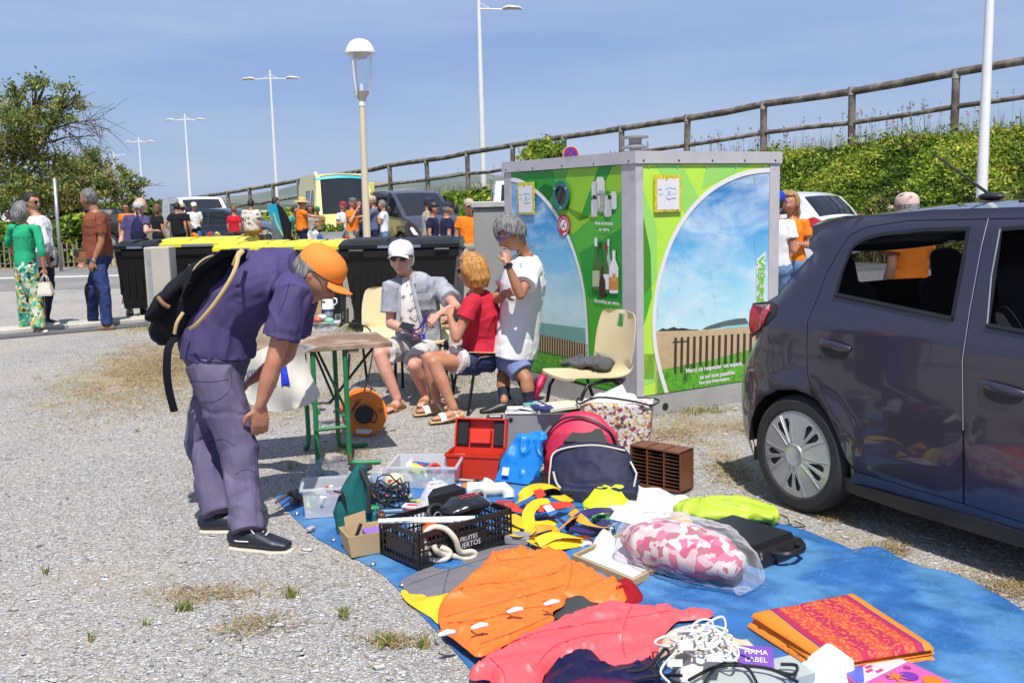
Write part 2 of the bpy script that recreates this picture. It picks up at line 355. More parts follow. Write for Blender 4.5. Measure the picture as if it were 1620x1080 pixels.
# ---- the bank under the wooden handrail
FO=30.4;RZ0=4.26;RY0=23.9;FH=1.5;RUN=3.0
def fx(Y): return FO- .83*Y
def rail_z(Y): return max(1.25,RZ0- .0610*(Y- RY0))
FD=V((-.64,.77,0)).normalized();FN=V((-FD.y,FD.x,0)) # FN: towards the car park (left/near)
def bank_pt(Y,t):
    """t 0 at the handrail, 1 at the foot; negative t lies on the footpath"""
    p=V((fx(Y),Y,0));h=rail_z(Y)- FH;run=RUN
    p=p+FN*(t*run);z=h*(1- max(0,t)) **.8 if t<1 else 0
    if t<-1.2: z=h*max(0,1- (-1.2- t)*.7)
    return V((p.x,p.y,max(z,-.02)))
b=MB().mat(M('bank_earth',(.10,.09,.045,1),.95,var=.4,vs=3,col2=(.06,.09,.02,1),c2s=1.2))
Ys=[2+i*1.5 for i in range(80)];ts=[-2.8,-2.0,-1.2,-.6,-.1]+[j/10 for j in range(11)]
vs=[tuple(bank_pt(y,t)) for y in Ys for t in ts];nT=len(ts)
b.add(vs,[(i*nT+j,i*nT+j+1,(i+1)*nT+j+1,(i+1)*nT+j) for i in range(len(Ys)-1) for j in range(nT-1)]);b.build('embankment',smooth=True,kind='structure')

LEAF={}
def leaves(name,P,size,mat,parent=None,nrm=None,aspect=1.6,seed=1,flat=.0,**kw):
    """one mesh of small bent leaves, one at each point; mats may be a list chosen at random"""
    r=np.random.RandomState(seed);P=np.asarray(P,float);n=len(P);size=np.asarray(size)*np.ones(n)*r.uniform(.6,1.35,n)
    a=r.normal(size=(n,3));a[:,2] *=(1- flat);a /=np.linalg.norm(a,axis=1)[:,None]
    c=r.normal(size=(n,3));c[:,2] +=flat*3;c -=(c*a).sum(1)[:,None]*a;c /=np.linalg.norm(c,axis=1)[:,None];w=np.cross(a,c)
    s=size[:,None];Vv=np.stack([P- a*s*.5*aspect,P+w*s*.5+c*s*.12,P+a*s*.5*aspect,P- w*s*.5+c*s*.12],1).reshape(-1,3)
    me=bpy.data.meshes.new(name);me.vertices.add(4*n);me.vertices.foreach_set('co',Vv.ravel());me.loops.add(4*n);me.loops.foreach_set('vertex_index',np.arange(4*n))
    me.polygons.add(n);me.polygons.foreach_set('loop_start',np.arange(n)*4);me.polygons.foreach_set('loop_total',np.full(n,4))
    ms=mat if isinstance(mat,list) else [mat]
    for m in ms: me.materials.append(m)
    # neighbouring leaves tend to share a tone
    k=(fbm(P,1.7,seed)+r.normal(size=n)*.28);k=(np.argsort(np.argsort(k))/n*len(ms)).astype(int).clip(0,len(ms)-1)
    me.polygons.foreach_set('material_index',k);me.update();me.validate()
    return link(name,me,parent,**kw)
def leafmat(name,col,rand=.35):
    if name in MC: return MC[name]
    m=M(name,col,.55,rand=rand,var=.12,vs=2,spec=.3);t=m.node_tree;b=t.nodes['Principled BSDF'];o=t.nodes['Material Output']
    tl=t.nodes.new('ShaderNodeBsdfTranslucent');mx=t.nodes.new('ShaderNodeMixShader');mx.inputs[0].default_value=.32
    src=b.inputs['Base Color'].links[0].from_socket;t.links.new(src,tl.inputs[0]);t.links.new(b.outputs[0],mx.inputs[1]);t.links.new(tl.outputs[0],mx.inputs[2]);t.links.new(mx.outputs[0],o.inputs[0]);return m
LG=[leafmat('leaf_deep',(.06,.11,.015,1)),leafmat('leaf_mid',(.13,.24,.022,1)),leafmat('leaf_bright',(.26,.38,.04,1)),leafmat('leaf_yellow',(.45,.47,.07,1))]
LT=[leafmat('tamarisk_deep',(.10,.155,.035,1)),leafmat('tamarisk_mid',(.19,.26,.05,1)),leafmat('tamarisk_light',(.33,.36,.09,1)),leafmat('tamarisk_brown',(.32,.25,.10,1))]
r=np.random.RandomState(3)
def bank_leaves(n,Y0,Y1,size,seed):
    r=np.random.RandomState(seed);Y=r.uniform(Y0,Y1,n);t=r.uniform(-.12,1.05,n) ;X=FO- .83*Y
    h=np.maximum(1.25,RZ0- .061*(Y-RY0))- FH;z=h*np.clip(1- np.maximum(0,t),0,1) **.8
    P=np.stack([X+FN.x*t*RUN,Y+FN.y*t*RUN,z],1)
    lump=.42*fbm(P,.8,5)+.26*fbm(P,2.2,9)
    up=np.maximum(-.02,.08+lump*(.55+.6*np.clip(t,0,1))+.10*(t>.0))
    d=r.beta(3,1.2,n);P[:,2] +=up*d*1.0;P[:,0] +=FN.x*up*d*.8*np.clip(t,0,1);P[:,1] +=FN.y*up*d*.8*np.clip(t,0,1)
    return P
LD=[leafmat('scrub_brown',(.20,.14,.05,1)),leafmat('scrub_olive',(.17,.18,.04,1)),LG[1],leafmat('scrub_straw',(.42,.33,.14,1)),LG[0]]
P=bank_leaves(125000,15,31,.06,11);lowz=P[:,2]/(np.maximum(1.25,RZ0-.061*(P[:,1]-RY0))-FH+.2);k=fbm(P,.7,21,3);dry=(lowz+.9*k<.36);hole=(fbm(P,1.9,33,2)<-.42) & (np.random.RandomState(1).rand(len(P))<.7)
leaves('bank_undergrowth',P[~dry & ~hole],.052,LG,seed=4,flat=.2,kind='stuff');leaves('dry_scrub',P[dry & ~hole],.045,LD,seed=14,flat=0,aspect=2.6,kind='stuff')
Q=bank_leaves(16000,15,34,.06,15);kq=crease(Q,.8,4,.3)>.4;leaves('bank_shrubs',(Q+np.random.RandomState(6).normal(size=Q.shape)*[.05,.05,.10]+[0,0,.12])[kq],.055,[LG[2],LG[3],LG[1]],seed=24,aspect=2.4,kind='stuff')
P=bank_leaves(26000,31,56,.09,12);leaves('bank_undergrowth',P,.12,LG,seed=5,flat=.25,kind='stuff')
# dry grass and flower stalks along the crest and foot
def blades(name,P,h,mat,w=.004,seed=2,lean=.35,**kw):
    r=np.random.RandomState(seed);P=np.asarray(P,float);n=len(P);h=h*r.uniform(.45,1.25,n);a=r.uniform(0,2*pi,n);l=np.abs(r.normal(size=n))*lean*h;b_=r.uniform(0,2*pi,n)
    wx=np.stack([np.cos(a),np.sin(a),a*0],1)*w;ld=np.stack([np.cos(b_)*l,np.sin(b_)*l,h],1);mid=P+ld*np.array([.35,.35,.6])
    Vv=np.stack([P- wx,P+wx,mid+wx*.8,mid- wx*.8,P+ld],1).reshape(-1,3);i=np.arange(n)*5
    me=bpy.data.meshes.new(name);fs=np.empty((n,7),int);
    for k,o_ in enumerate((0,1,2,3,3,2,4)): fs[:,k]=i+o_
    me.vertices.add(5*n);me.vertices.foreach_set('co',Vv.ravel());me.loops.add(7*n);me.loops.foreach_set('vertex_index',fs.ravel())
    me.polygons.add(2*n);ls=np.stack([np.arange(n)*7,np.arange(n)*7+4],1).ravel();me.polygons.foreach_set('loop_start',ls);me.polygons.foreach_set('loop_total',np.tile([4,3],n))
    for m in (mat if isinstance(mat,list) else [mat]): me.materials.append(m)
    if isinstance(mat,list): me.polygons.foreach_set('material_index',np.repeat(r.randint(0,len(mat),n),2))
    me.update();me.validate();return link(name,me,None,**kw)
STRAW=[leafmat('straw_pale',(.50,.40,.20,1),.2),leafmat('straw_tan',(.36,.25,.11,1),.2),leafmat('straw_grey',(.34,.29,.2,1),.2)]
GRASS=[leafmat('grass_green',(.16,.23,.04,1),.25),leafmat('grass_olive',(.26,.26,.07,1),.2),STRAW[0]]
r=np.random.RandomState(8);Y=r.uniform(14,44,2600);t=r.uniform(-.25,.15,2600);P=np.stack([FO-.83*Y+FN.x*t*RUN,Y+FN.y*t*RUN,np.maximum(1.25,RZ0-.061*(Y-RY0))-FH+.05],1)
blades('crest_grass',P,.42,GRASS,.007,3,.3,kind='stuff')
Y=r.uniform(14,54,5000);t=r.uniform(.85,1.25,5000);P=np.stack([FO-.83*Y+FN.x*t*RUN,Y+FN.y*t*RUN,Y*0+.0],1);blades('foot_grass',P,.5,STRAW[:2]+GRASS[:2],.007,6,.4,kind='stuff')
# pink valerian heads in drifts
st=MB().mat(LG[1]);r_=random.Random(5);fl=[]
for i in range(230):
    Y=r_.choice([r_.gauss(24.7,1.2),r_.gauss(29,2),r_.uniform(18,40)]);p=bank_pt(Y,r_.uniform(-.2,.25));h=r_.uniform(.35,1.0);q=p+V((r_.gauss(0,.06),r_.gauss(0,.06),h))
    st.tube([p,p*.5+q*.5+V((.02,0,0)),q],[.005,.004,.003],3);fl +=[q+V((r_.gauss(0,.02),r_.gauss(0,.02),r_.gauss(0,.05))) for _ in range(9)]
st.build('flower_stalks',kind='stuff');leaves('flower_heads',[tuple(p) for p in fl],.03,[leafmat('valerian',(.42,.16,.22,1)),leafmat('valerian_dry',(.36,.27,.18,1))],seed=7,kind='stuff')

# ---- wooden handrail fence
WOODG=M('weathered_log',(.095,.075,.06,1),.85,var=.35,vs=5,bump=.006,bs=25,col2=(.19,.165,.14,1),c2s=3)
LEAD=M('post_cap_lead',(.36,.34,.30,1),.5,var=.2)
fe=thing('wooden_fence','long weathered log handrail fence climbing the green bank towards the right','fence',(fx(24),24,0));fb=V((fx(24),24,0))
up_=[];lo_=[]
for n in range(-5,26):
    Y=2.08*(n+11.5);z=rail_z(Y);p=V((fx(Y),Y,0))- fb;wob=rnd.gauss(0,.025)
    b=MB().mat(WOODG);b.tube([p+V((rnd.gauss(0,.02),0,z-1.5)),p+V((0,0,z-.02))],[.095,.09],10);o=b.build('post',fe,smooth=40)
    b=MB().mat(LEAD);b.tube([p+V((0,0,z-.13)),p+V((0,0,z-.0)),p+V((0,0,z+.075))],[.1,.103,.112],10);b.build('cap',o,smooth=40)
    up_.append(p+V((0,0,z+wob)));lo_.append(p+V((0,0,z-.78+wob)))
for nm,L_,rr in (('top_rail',up_,.095),('lower_rail',lo_,.062)):
    for i in range(len(L_)-1):
        a,c=L_[i],L_[i+1];e=(c-a)*.004;b=MB().mat(WOODG);b.tube([a+e,(a+c)/2+V((0,0,rnd.gauss(-.015,.015))),c-e],[rr,rr*rnd.uniform(.9,1.05),rr],10);b.build(nm,fe,smooth=40)
# far hills
def hill(name,pts,Y,mat,dy=60):
    b=MB().mat(mat);vs=[]
    for px,py in pts:
        p=A(px,py,Y);vs +=[(p.x,Y-dy,-1),(p.x,Y,p.z),(p.x*1.1,Y+dy*2,p.z*.9)]
    b.add(vs,[(i*3+j,i*3+j+1,(i+1)*3+j+1,(i+1)*3+j) for i in range(len(pts)-1) for j in range(2)]);return b.build(name,smooth=True,kind='structure')
hill('hills',smooth_loop([(200,322),(300,321),(345,314),(400,306),(440,300),(480,291),(560,288),(640,286),(700,277),(740,272),(800,279),(900,292),(1300,300)],6,False),1500,M('hill_far',(.115,.15,.13,1),1,var=.2,vs=.012,col2=(.26,.20,.16,1),c2s=.012,c2t=.56),400)
hill('treeline',smooth_loop([(-900,318),(-200,318),(60,318),(180,319),(260,318.5),(330,320),(420,323),(600,322)],8,False),420,M('treeline_far',(.06,.085,.05,1),1,var=.3,vs=.1),8)

# ---- trees
BARK=M('bark',(.10,.075,.055,1),.9,var=.3,vs=6,bump=.02,bs=14)
def tree(label,base,blobs,mats,lsize,npb,trunk_r=.16,twigs=(),seed=1,name='tree',fill=.05,group='roadside tamarisk trees',limbs=True):
    r_=random.Random(seed);r=np.random.RandomState(seed);base=V(base);t=thing(name,label,'tree',base,0,group)
    b=MB().mat(BARK);cs=[V(c)- base for c,_ in blobs];top=sum(cs,V())/len(cs);fork=V((top.x*.25,top.y*.2,top.z*.38))
    b.tube([(0,0,-.1),fork*.5+V((.1,0,0)),fork],[trunk_r*1.2,trunk_r,trunk_r*.85],9)
    P=[]
    for (c,rad),cc in zip(blobs,cs):
        mid=fork*.45+cc*.55+V((r_.gauss(0,.15),r_.gauss(0,.15),r_.gauss(0,.15)))
        b.tube([fork,fork*.7+mid*.3+V((0,0,.15)),mid,cc],[trunk_r*.55,trunk_r*.4,trunk_r*.25,.02],6)
        nb=9
        for k in range(nb):
            d=V((r_.gauss(0,1),r_.gauss(0,1),r_.gauss(.25,.8))).normalized();e=cc+d*rad*r_.uniform(.75,1.12);m2=cc*.55+e*.45+V((r_.gauss(0,.08),)*3)*rad
            b.tube([mid*.3+cc*.7,m2,e],[.03,.018,.006],4)
            n=int(npb*rad*rad/nb);
            s=r.beta(1.5,1.2,n)[:,None];Q=np.array(m2)*(1-s)+np.array(e)*s;Q=Q+r.normal(size=(n,3))*np.array([1,1,.75])*rad*.20
            P.append(Q)
        n=int(npb*rad*rad*fill);d=r.normal(size=(n,3));d /=np.linalg.norm(d,axis=1)[:,None];Q=np.array(cc)+d*rad*(.55+.4*r.rand(n,1));P.append(Q[fbm(Q,2.2/rad,seed)>-.05])
    for a_,e_,n_ in twigs:
        a_=V(a_)-base;e_=V(e_)-base
        b.tube([a_,(a_+e_)/2+V((0,0,.1)),e_],[.035,.02,.008],5)
        for k in range(n_):
            s=r_.uniform(.15,1);p=a_*(1-s)+e_*s;d=(e_-a_).normalized()*r_.uniform(.2,.8)+V((r_.gauss(0,.35),r_.gauss(0,.35),r_.gauss(0,.4)));b.tube([p,p+d*.5+V((0,0,r_.gauss(0,.05))),p+d],[.011,.008,.004],3)
    b.build('trunk',t,smooth=40)
    leaves('crown',np.vstack(P),lsize,mats,t,seed=seed,aspect=2.2)
    return t
def BL(Y,*L_): return [(A(x,y,Y+dy),rr) for x,y,rr,dy in L_]
D=30
tree('tall feathery tamarisk at the far left with bare twigs reaching right',G(-30,396),BL(D,(62,150,.62,0),(30,148,.42,.3),(110,152,.5,.3),(45,185,.8,.4),(20,200,.8,-.4),(90,188,.55,-.3),(20,245,1.1,0),(72,240,.85,.6),(60,285,.8,.4),(-20,290,1.3,.3),(15,300,.8,-.8),(-60,220,1.5,0)),
     LT,.055,1700,.2,[(A(70,210,D),A(165,188,D),26),(A(60,230,D),A(150,215,D),24),(A(80,200,D),A(130,160,D),14),(A(70,195,D),A(175,205,D),22),(A(100,205,D),A(140,240,D),14)],21)
D=38
tree('broad tamarisk with a rounded crown behind the green hedge',G(120,388),BL(D,(130,265,.95,0),(155,275,.8,.4),(105,290,1.0,0),(150,300,1.0,-.3),(175,300,.7,.3),(125,315,.8,0)),LT,.062,1600,.16,[],22)
tree('small sparse tree at the right end of the roadside trees',G(200,382),BL(40,(203,285,.5,0),(215,300,.5,.3),(193,305,.55,0),(205,318,.5,0),(195,270,.3,0)),LT,.062,1500,.1,[(A(205,300,40),A(225,292,40),8)],23)
tree('low dark tree in the gap between the two big tamarisks',G(75,386),BL(36,(75,310,.9,0),(50,325,.8,0),(95,325,.8,.4)),LT,.07,2000,.14,[],24)
tree('bushy young tree rising behind the left end of the container roof',(1.0,29,2.2),[(A(868,243,29),.42),(A(850,240,29.3),.36),(A(885,248,28.7),.38),(A(840,258,29),.44),(A(868,262,29),.5)],LG[1:],.06,4200,.05,[],25,group=None)
# hedge and chestnut paling
def hedge(label,x0,x1,top,Y,mats,seed,n,lsize=.12,depth=1.2,bot=412):
    a=A(x0,top,Y);c=A(x1,top,Y);r=np.random.RandomState(seed);base=G((x0+x1)/2,bot);t=thing('hedge',label,'hedge',(base.x,Y,0))
    u=r.rand(n);v=r.beta(1.6,1.1,n);d=r.rand(n);top_=a.z+.16*fbm(np.stack([u*(c.x-a.x)*1.0,u*0,u*0],1),1.6,seed)
    P=np.stack([a.x+u*(c.x-a.x)- base.x,(d-.5)*depth+.12*r.normal(size=n),v*top_*(1-.25*np.abs(d-.5)**2*4)+.05],1);P[:,1] -=.2*fbm(P,1.8,seed)
    leaves('foliage',P,lsize,mats,t,seed=seed,flat=.2)
    b=MB().mat(BARK);r_=random.Random(seed)
    for i in range(30): x=r_.uniform(a.x,c.x)-base.x;b.tube([(x,r_.uniform(-.3,.3),0),(x+r_.gauss(0,.15),r_.uniform(-.3,.3),a.z*.8)],[.02,.01],4)
    b.build('stem',t)
hedge('dense bright green hedge behind the paling fence on the left',-60,132,352,28.6,LG,31,15000)
hedge('low vine-leaved bush behind the woman in green',66,100,358,28.0,LG[1:],32,2600,.13,.6)
hedge('scraggy green bushes beneath the far trees',90,290,322,58,LT[:3]+LG[:1],33,6000,.2,2,350)
PALE=M('chestnut_pale',(.24,.20,.16,1),.9,var=.3,vs=4)
pf=thing('paling_fence','grey split chestnut paling fence in front of the hedge','fence',(-12.5,27.6,0));b=MB().mat(PALE);x=-3.2
while x<2.35+3:
    h=rnd.uniform(.62,.76);l=rnd.gauss(0,.035);b.tube([(x,0,0),(x+l,0,h)],[.026,.02],5);x +=rnd.uniform(.12,.17)
b.build('pales',pf)
for x in (-3.0,-.9,.95,2.6,4.4): b=MB().mat(PALE);b.tube([(x,.03,0),(x+.02,.03,.84)],.06,8);b.build('post',pf,smooth=40)
b=MB().mat(M('fence_wire',(.3,.3,.3,1),.5,metal=.6));[b.tube([(-3.2,-.03,z),(5.3,-.03,z)],.006,4) for z in (.15,.5)];b.build('wire',pf)
# ---- street lights
WP=M('lamp_white',(.72,.72,.72,1),.4,var=.04)
def street_light(px,ytop,Y,label,arms=(-1,1),base_z=0,ztop=10,r=.09,arm=1.25,rot=0):
    p=A(px,ytop,Y);t=thing('street_light',label,'street light',(p.x,Y,base_z),rot,'tall white street lights');H=p.z- base_z
    b=MB().mat(WP);b.tube([(0,0,0),(0,0,H*.5),(0,0,H)],[r*1.25,r,r*.62],12);b.build('pole',t,smooth=40)
    for s in arms:
        b=MB().mat(WP);b.tube([(0,0,H-.5),(s*arm*.95,0,H-.55)],[.035,.03],8);b.tube([(0,0,H-.25),(s*arm*.35,0,H-.5)],.015,5);o=b.build('arm',t,smooth=40)
        b=MB().mat(M('lamp_head',(.55,.53,.48,1),.4));b.tube([(s*arm*.75,0,H-.5),(s*arm*.95,0,H-.46),(s*arm*1.3,0,H-.5),(s*arm*1.42,0,H-.56)],[(.05,.04),(.14,.09),(.13,.07),(.04,.03)],10,lat=(0,1,0));b.build('lamp',o,smooth=40)
street_light(427,111,62,'white twin-arm street light left of the yellow van, tallest of the twin-arm ones')
street_light(292,180,89,'white twin-arm street light directly behind the white van')
street_light(219,217,117,'distant white twin-arm street light above the small sparse tree')
street_light(179,240,145,'farthest street light, its single arm showing beside the tree crown',(1,))
street_light(757,-6,41.5,'white street light cut by the top edge, between the lamp post and the container',(1,),0,rot=0,r=.11)
street_light(1577,-260,18.3,'thick white pole crossing the log handrail at the far right',(1,),1.4,r=.078)
# park lamp with dome
p=G(580,475);p=A(580,377,16);H=A(569,65,16).z
lp=thing('park_lamp','cream park lamp post with a white dome over a clear tapering bowl','street lamp',(A(580,377,16).x,16,0));CR=M('lamp_cream',(.62,.53,.38,1),.45,var=.06)
lean=A(569,65,16).x- A(580,377,16).x
def LX(z): return lean*z/H
b=MB().mat(CR);zt=A(571,168,16).z;b.tube([(LX(0),0,0),(LX(zt*.5),0,zt*.5),(LX(zt),0,zt)],[.068,.058,.044],14);b.mat(WP);b.tube([(LX(zt),0,zt),(LX(zt),0,zt+.07)],[.052,.05],14);b.build('pole',lp,smooth=40)
zb=A(571,145,16).z;zc=A(569,82,16).z;X0=LX(zc)
b=MB().mat(M('lamp_cone',(.42,.42,.43,1),.35,metal=.5));b.lathe([(.05,zt+.07),(.06,zt+.1),(.115,zb)],20,(X0,0,0));b.build('cone',lp,smooth=40)
b=MB().mat(glassy('lamp_glass',(.93,.94,.95,1),.05));b.lathe([(.113,zb),(.14,zb+.15),(.17,zb+.35),(.185,zc)],20,(X0,0,0));b.build('bowl',lp,smooth=40)
for a_ in (-.35,2.2,4.1):
    b=MB().mat(WP);b.tube([(X0+.115*cos(a_),-.115*sin(a_),zb-.06),(X0+.15*cos(a_),-.15*sin(a_),zb+.18),(X0+.18*cos(a_),-.18*sin(a_),zc)],.012,6);b.build('strut',lp,smooth=40)
b=MB().mat(WP);b.lathe([(.001,zc-.02),(.15,zc-.015),(.235,zc-.03),(.24,zc),(.22,zc+.03),(.2,zc+.08),(.15,zc+.15),(.08,zc+.185),(.001,zc+.195)],28,(X0,0,0));b.build('dome',lp,smooth=50)
b=MB().mat(M('lamp_reflector',(.55,.56,.57,1),.3,metal=.4));b.lathe([(.04,zc-.12),(.1,zc-.1),(.15,zc-.02)],20,(X0,0,0));b.build('reflector',lp,smooth=40)
b=MB().mat(M('bulb',(.8,.8,.8,1),.2));b.tube([(X0,0,zb),(X0,0,zb+.12)],[.03,.02],10);b.build('bulb',lp,smooth=40)
# ================================================================ VEHICLES
TYRE=M('tyre',(.022,.022,.024,1),.8,var=.15,bump=.001,bs=200);HUB=M('hubcap',(.46,.47,.48,1),.32,metal=.55,var=.06,vs=20);BLK=M('trim_black',(.018,.018,.02,1),.45,var=.05)
DARKIN=M('car_interior',(.02,.021,.024,1),.8);RUB=M('window_rubber',(.012,.012,.014,1),.4)
GLS=M('dark_glass',(.015,.018,.022,1),.03,spec=.6,var=0);GLT=glassy('car_tint',(.60,.62,.66,1),.04,.02,.02)
TAIL=M('tail_red',(.42,.012,.015,1),.12,coat=.8,var=.25,vs=30);PLATE=M('number_plate',(.75,.75,.73,1),.5);HEADL=M('headlight',(.55,.57,.6,1),.08,coat=.6,var=.3,vs=25)
def wheel(parent,r,rim,y,u,side,w=.17,n=5,rot=50):
    t=MB().mat(TYRE);a=V((0,side,0));c=V((u,y,r))
    prof=[(rim*.98,.0),(rim*1.05,.012),(r*.9,.012),(r*.965,-.004),(r,-.03),(r,-w+.03),(r*.9,-w)]
    t.lathe(prof,48,c,a);
    o=t.build('wheel',parent,smooth=30);h=MB().mat(HUB);q=a.to_track_quat('Z','Y').to_matrix()
    ex=V((1,0,0));ez=V((0,0,1))
    def pf(x,z,tt=0): 
        rr=sqrt(x*x+z*z);return tuple(c+ex*x+ez*z+a*(.004+tt+.016*cos(min(1,rr/rim)*pi*.5)))
    holes=[]
    for k in range(n):
        g=R(rot+k*360/n)
        for s_ in (-1,1):
            H=[]
            for rr,da in ((.42,5),(.60,4.0),(.80,4.0),(.86,6),(.84,13),(.74,16),(.60,13)): H.append((rim*rr*cos(g+s_*R(da)),rim*rr*sin(g+s_*R(da))))
            holes.append(H)
    h.slab([(rim*cos(2*pi*i/48),rim*sin(2*pi*i/48)) for i in range(48)],pf,-.006,0,holes,rim*.16)
    h.lathe([(rim*.26,.016),(rim*.24,.026),(rim*.2,.022),(.001,.023)],24,c,a)
    for k in range(n*2): # raised ridges beside each slot
        g=R(rot+(k//2)*360/n);s_=(-1,1)[k%2];g2=g+s_*R(20)
        h.tube([pf(rim*.3*cos(g2),rim*.3*sin(g2)),pf(rim*.62*cos(g+s_*R(19)),rim*.62*sin(g+s_*R(19))),pf(rim*.95*cos(g+s_*R(21)),rim*.95*sin(g+s_*R(21)))],.0035,5)
        g3=g+s_*R(1.2);h.tube([pf(rim*.3*cos(g3),rim*.3*sin(g3)),pf(rim*.95*cos(g+s_*R(1.6)),rim*.95*sin(g+s_*R(1.6)))],.003,5)
    h.build('rim',o,smooth=35)
    d=MB().mat(BLK);d.lathe([(.001,-.03),(rim,-.03),(rim*.99,-.012)],24,c,a);d.build('brake_well',o);return o
def inset(poly,d):
    """offset a counter-clockwise polygon inwards by d"""
    A_=sum(poly[i][0]*poly[(i+1)%len(poly)][1]-poly[(i+1)%len(poly)][0]*poly[i][1] for i in range(len(poly)));sg=1 if A_>0 else -1;o=[]
    for i in range(len(poly)):
        p,q,r_=V(poly[i-1][:2]),V(poly[i][:2]),V(poly[(i+1)%len(poly)][:2]);a,b_=(q-p).normalized(),(r_-q).normalized();n1,n2=V((-a.y,a.x)),V((-b_.y,b_.x));m=(n1+n2)
        m=m.normalized()/max(.5,m.normalized().dot(n1)) if m.length>1e-4 else n1;o.append(tuple(q+m*d*sg))
    return o
def vehicle(name,label,loc,rz,outline,i0,i1,W,paint,windows,wheels,r,rim,belt=.95,tum=.34,doors=(),glass=None,topglass=(),group=None,step=.07,sides=(-1,1),rear0=None,crown=(.045,.10),rnd_e=.08,arch=None,extra=None,cat='car',low=None,nrim=5):
    """outline: (u, z) polygon counter-clockwise seen from the car's right; indices i0..i1 of it run over the top from the tail round to the nose"""
    t=thing(name,label,cat,loc,rz,group);glass=glass or GLS;top=outline[i0:i1+1];tp=np.array(top)
    umin =min(p[0] for p in outline);umax=max(p[0] for p in outline)
    def Sv(U,Z):
        U=np.asarray(U,float);Z=np.asarray(Z,float)
        s=np.maximum(0,Z-belt)*tum+np.maximum(0,np.minimum(Z,belt)-(belt-.25))*.07+np.maximum(0,.42-Z)**2*.6
        s +=.26*(np.maximum(0,umin+.45-U)/.55)**2+.26*(np.maximum(0,U-(umax-.7))/.7)**2
        P=np.stack([U,Z],-1).reshape(-1,2);d=np.full(len(P),1e9)
        for k in range(len(top)-1):
            a=tp[k];ab=tp[k+1]-a;q=np.clip(((P-a)@ab)/max(ab@ab,1e-9),0,1);d=np.minimum(d,np.linalg.norm(P-a-q[:,None]*ab,axis=1))
        d=d.reshape(U.shape);s +=.04*np.maximum(0,1-d/rnd_e)**2
        for wu in wheels:
            dd=np.abs(np.hypot(U-wu,Z-r)-r*1.2);s -=.014*np.maximum(0,1-dd/.09)**2*(Z<r*2.6)
        return s
    def place(b,sd_,name,parent,off=0,smooth=True):
        """b.v hold (u, off, z); move them on to the flank and give them exact normals"""
        P=np.array(b.v);e=1e-3;s=Sv(P[:,0],P[:,2]);su=(Sv(P[:,0]+e,P[:,2])-Sv(P[:,0]-e,P[:,2]))/(2*e);sz=(Sv(P[:,0],P[:,2]+e)-Sv(P[:,0],P[:,2]-e))/(2*e)
        b.v=[(p[0],sd_*(W/2-q-p[1]),p[2]) for p,q in zip(P,s)];N_=np.stack([su,np.full(len(P),float(sd_)),sz],1);N_ /=np.linalg.norm(N_,axis=1)[:,None]
        me=bpy.data.meshes.new(name);me.from_pydata(b.v,[],[f[::-1] if sd_<0 else f for f in b.f]);
        for m in b.mats: me.materials.append(m)
        me.polygons.foreach_set('material_index',b.m)
        # faces wound outwards
        me.update();
        fl=[p.index for p in me.polygons if p.normal.y*sd_<0]
        if fl:
            bm=bmesh.new();bm.from_mesh(me);bm.faces.ensure_lookup_table();bmesh.ops.reverse_faces(bm,faces=[bm.faces[i] for i in fl]);bm.to_mesh(me);bm.free()
        me.polygons.foreach_set('use_smooth',[True]*len(me.polygons));me.normals_split_custom_set_from_vertices([tuple(n) for n in N_]);return link(name,me,parent)
    bd=MB().mat(paint);holes=[d['poly'] for d in doors];loose=[w for w in windows]
    body=None
    lift=lambda o_: (lambda u,v: (u,o_,v))
    body_parts=[]
    for sd_ in sides:
        bd=MB().mat(paint);bd.sheet(outline,lift(0),holes+[w for w in loose],step);o=place(bd,sd_,'body_side',t);body_parts.append(o)
        wells=MB().mat(BLK);wells.sheet(inset(outline,.012),lift(.03),[inset(w,-.01) for w in loose]+[inset(w,-.01) for d in doors for w in d.get('win',[])],.2);place(wells,sd_,'inner_panel',t)
        for d in doors:
            q=MB().mat(paint);q.sheet(inset(d['poly'],.0035),lift(0),d.get('win',[]),step);dr=place(q,sd_,'door',t)
            for w in d.get('win',[]):
                q=MB().mat(RUB);q.sheet(inset(w,-.006),lift(-.002),[inset(w,.010)]);q.mat(glass).sheet(inset(w,.008),lift(.006));place(q,sd_,'window',dr)
            if 'handle' in d:
                hu,hz=d['handle'];e=1e-3;yy=lambda u,z,o_: sd_*(W/2-float(Sv(np.array([u]),np.array([z]))[0])-o_)
                q=MB().mat(BLK);q.sheet([(hu+.085*cos(a),hz-.012+.04*sin(a)) for a in [2*pi*i/20 for i in range(20)]],lambda u,v: (u,yy(u,v,-.0015),v));q.build('handle_recess',dr,smooth=True)
                q=MB().mat(paint);q.tube([(hu-.09,yy(hu-.09,hz+.016,-.006),hz+.018),(hu-.05,yy(hu,hz+.014,-.018),hz+.016),(hu+.05,yy(hu,hz+.0,-.018),hz+.006),(hu+.09,yy(hu+.09,hz,-.006),hz)],[(.014,.006),(.018,.009),(.018,.009),(.012,.006)],10,lat=(0,0,1),cap='round');q.build('handle',dr,smooth=50)
        for w in loose:
            q=MB().mat(RUB);q.sheet(inset(w,-.010),lift(-.002),[inset(w,.010)]);q.mat(glass).sheet(inset(w,.008),lift(.006));place(q,sd_,'window',t)
    # the skin across the top, tail to nose
    K=11;dn=[]
    for k in range(len(top)):
        a=V(top[max(0,k-1)]);c=V(top[min(len(top)-1,k+1)]);tt=(c-a).normalized();dn.append(V((-tt.y,tt.x)))
        if dn[-1].dot(V(top[k])-V(((umin+umax)/2,.7)))<0: dn[-1]=-dn[-1]
    S0=Sv(tp[:,0],tp[:,1]);rows=[]
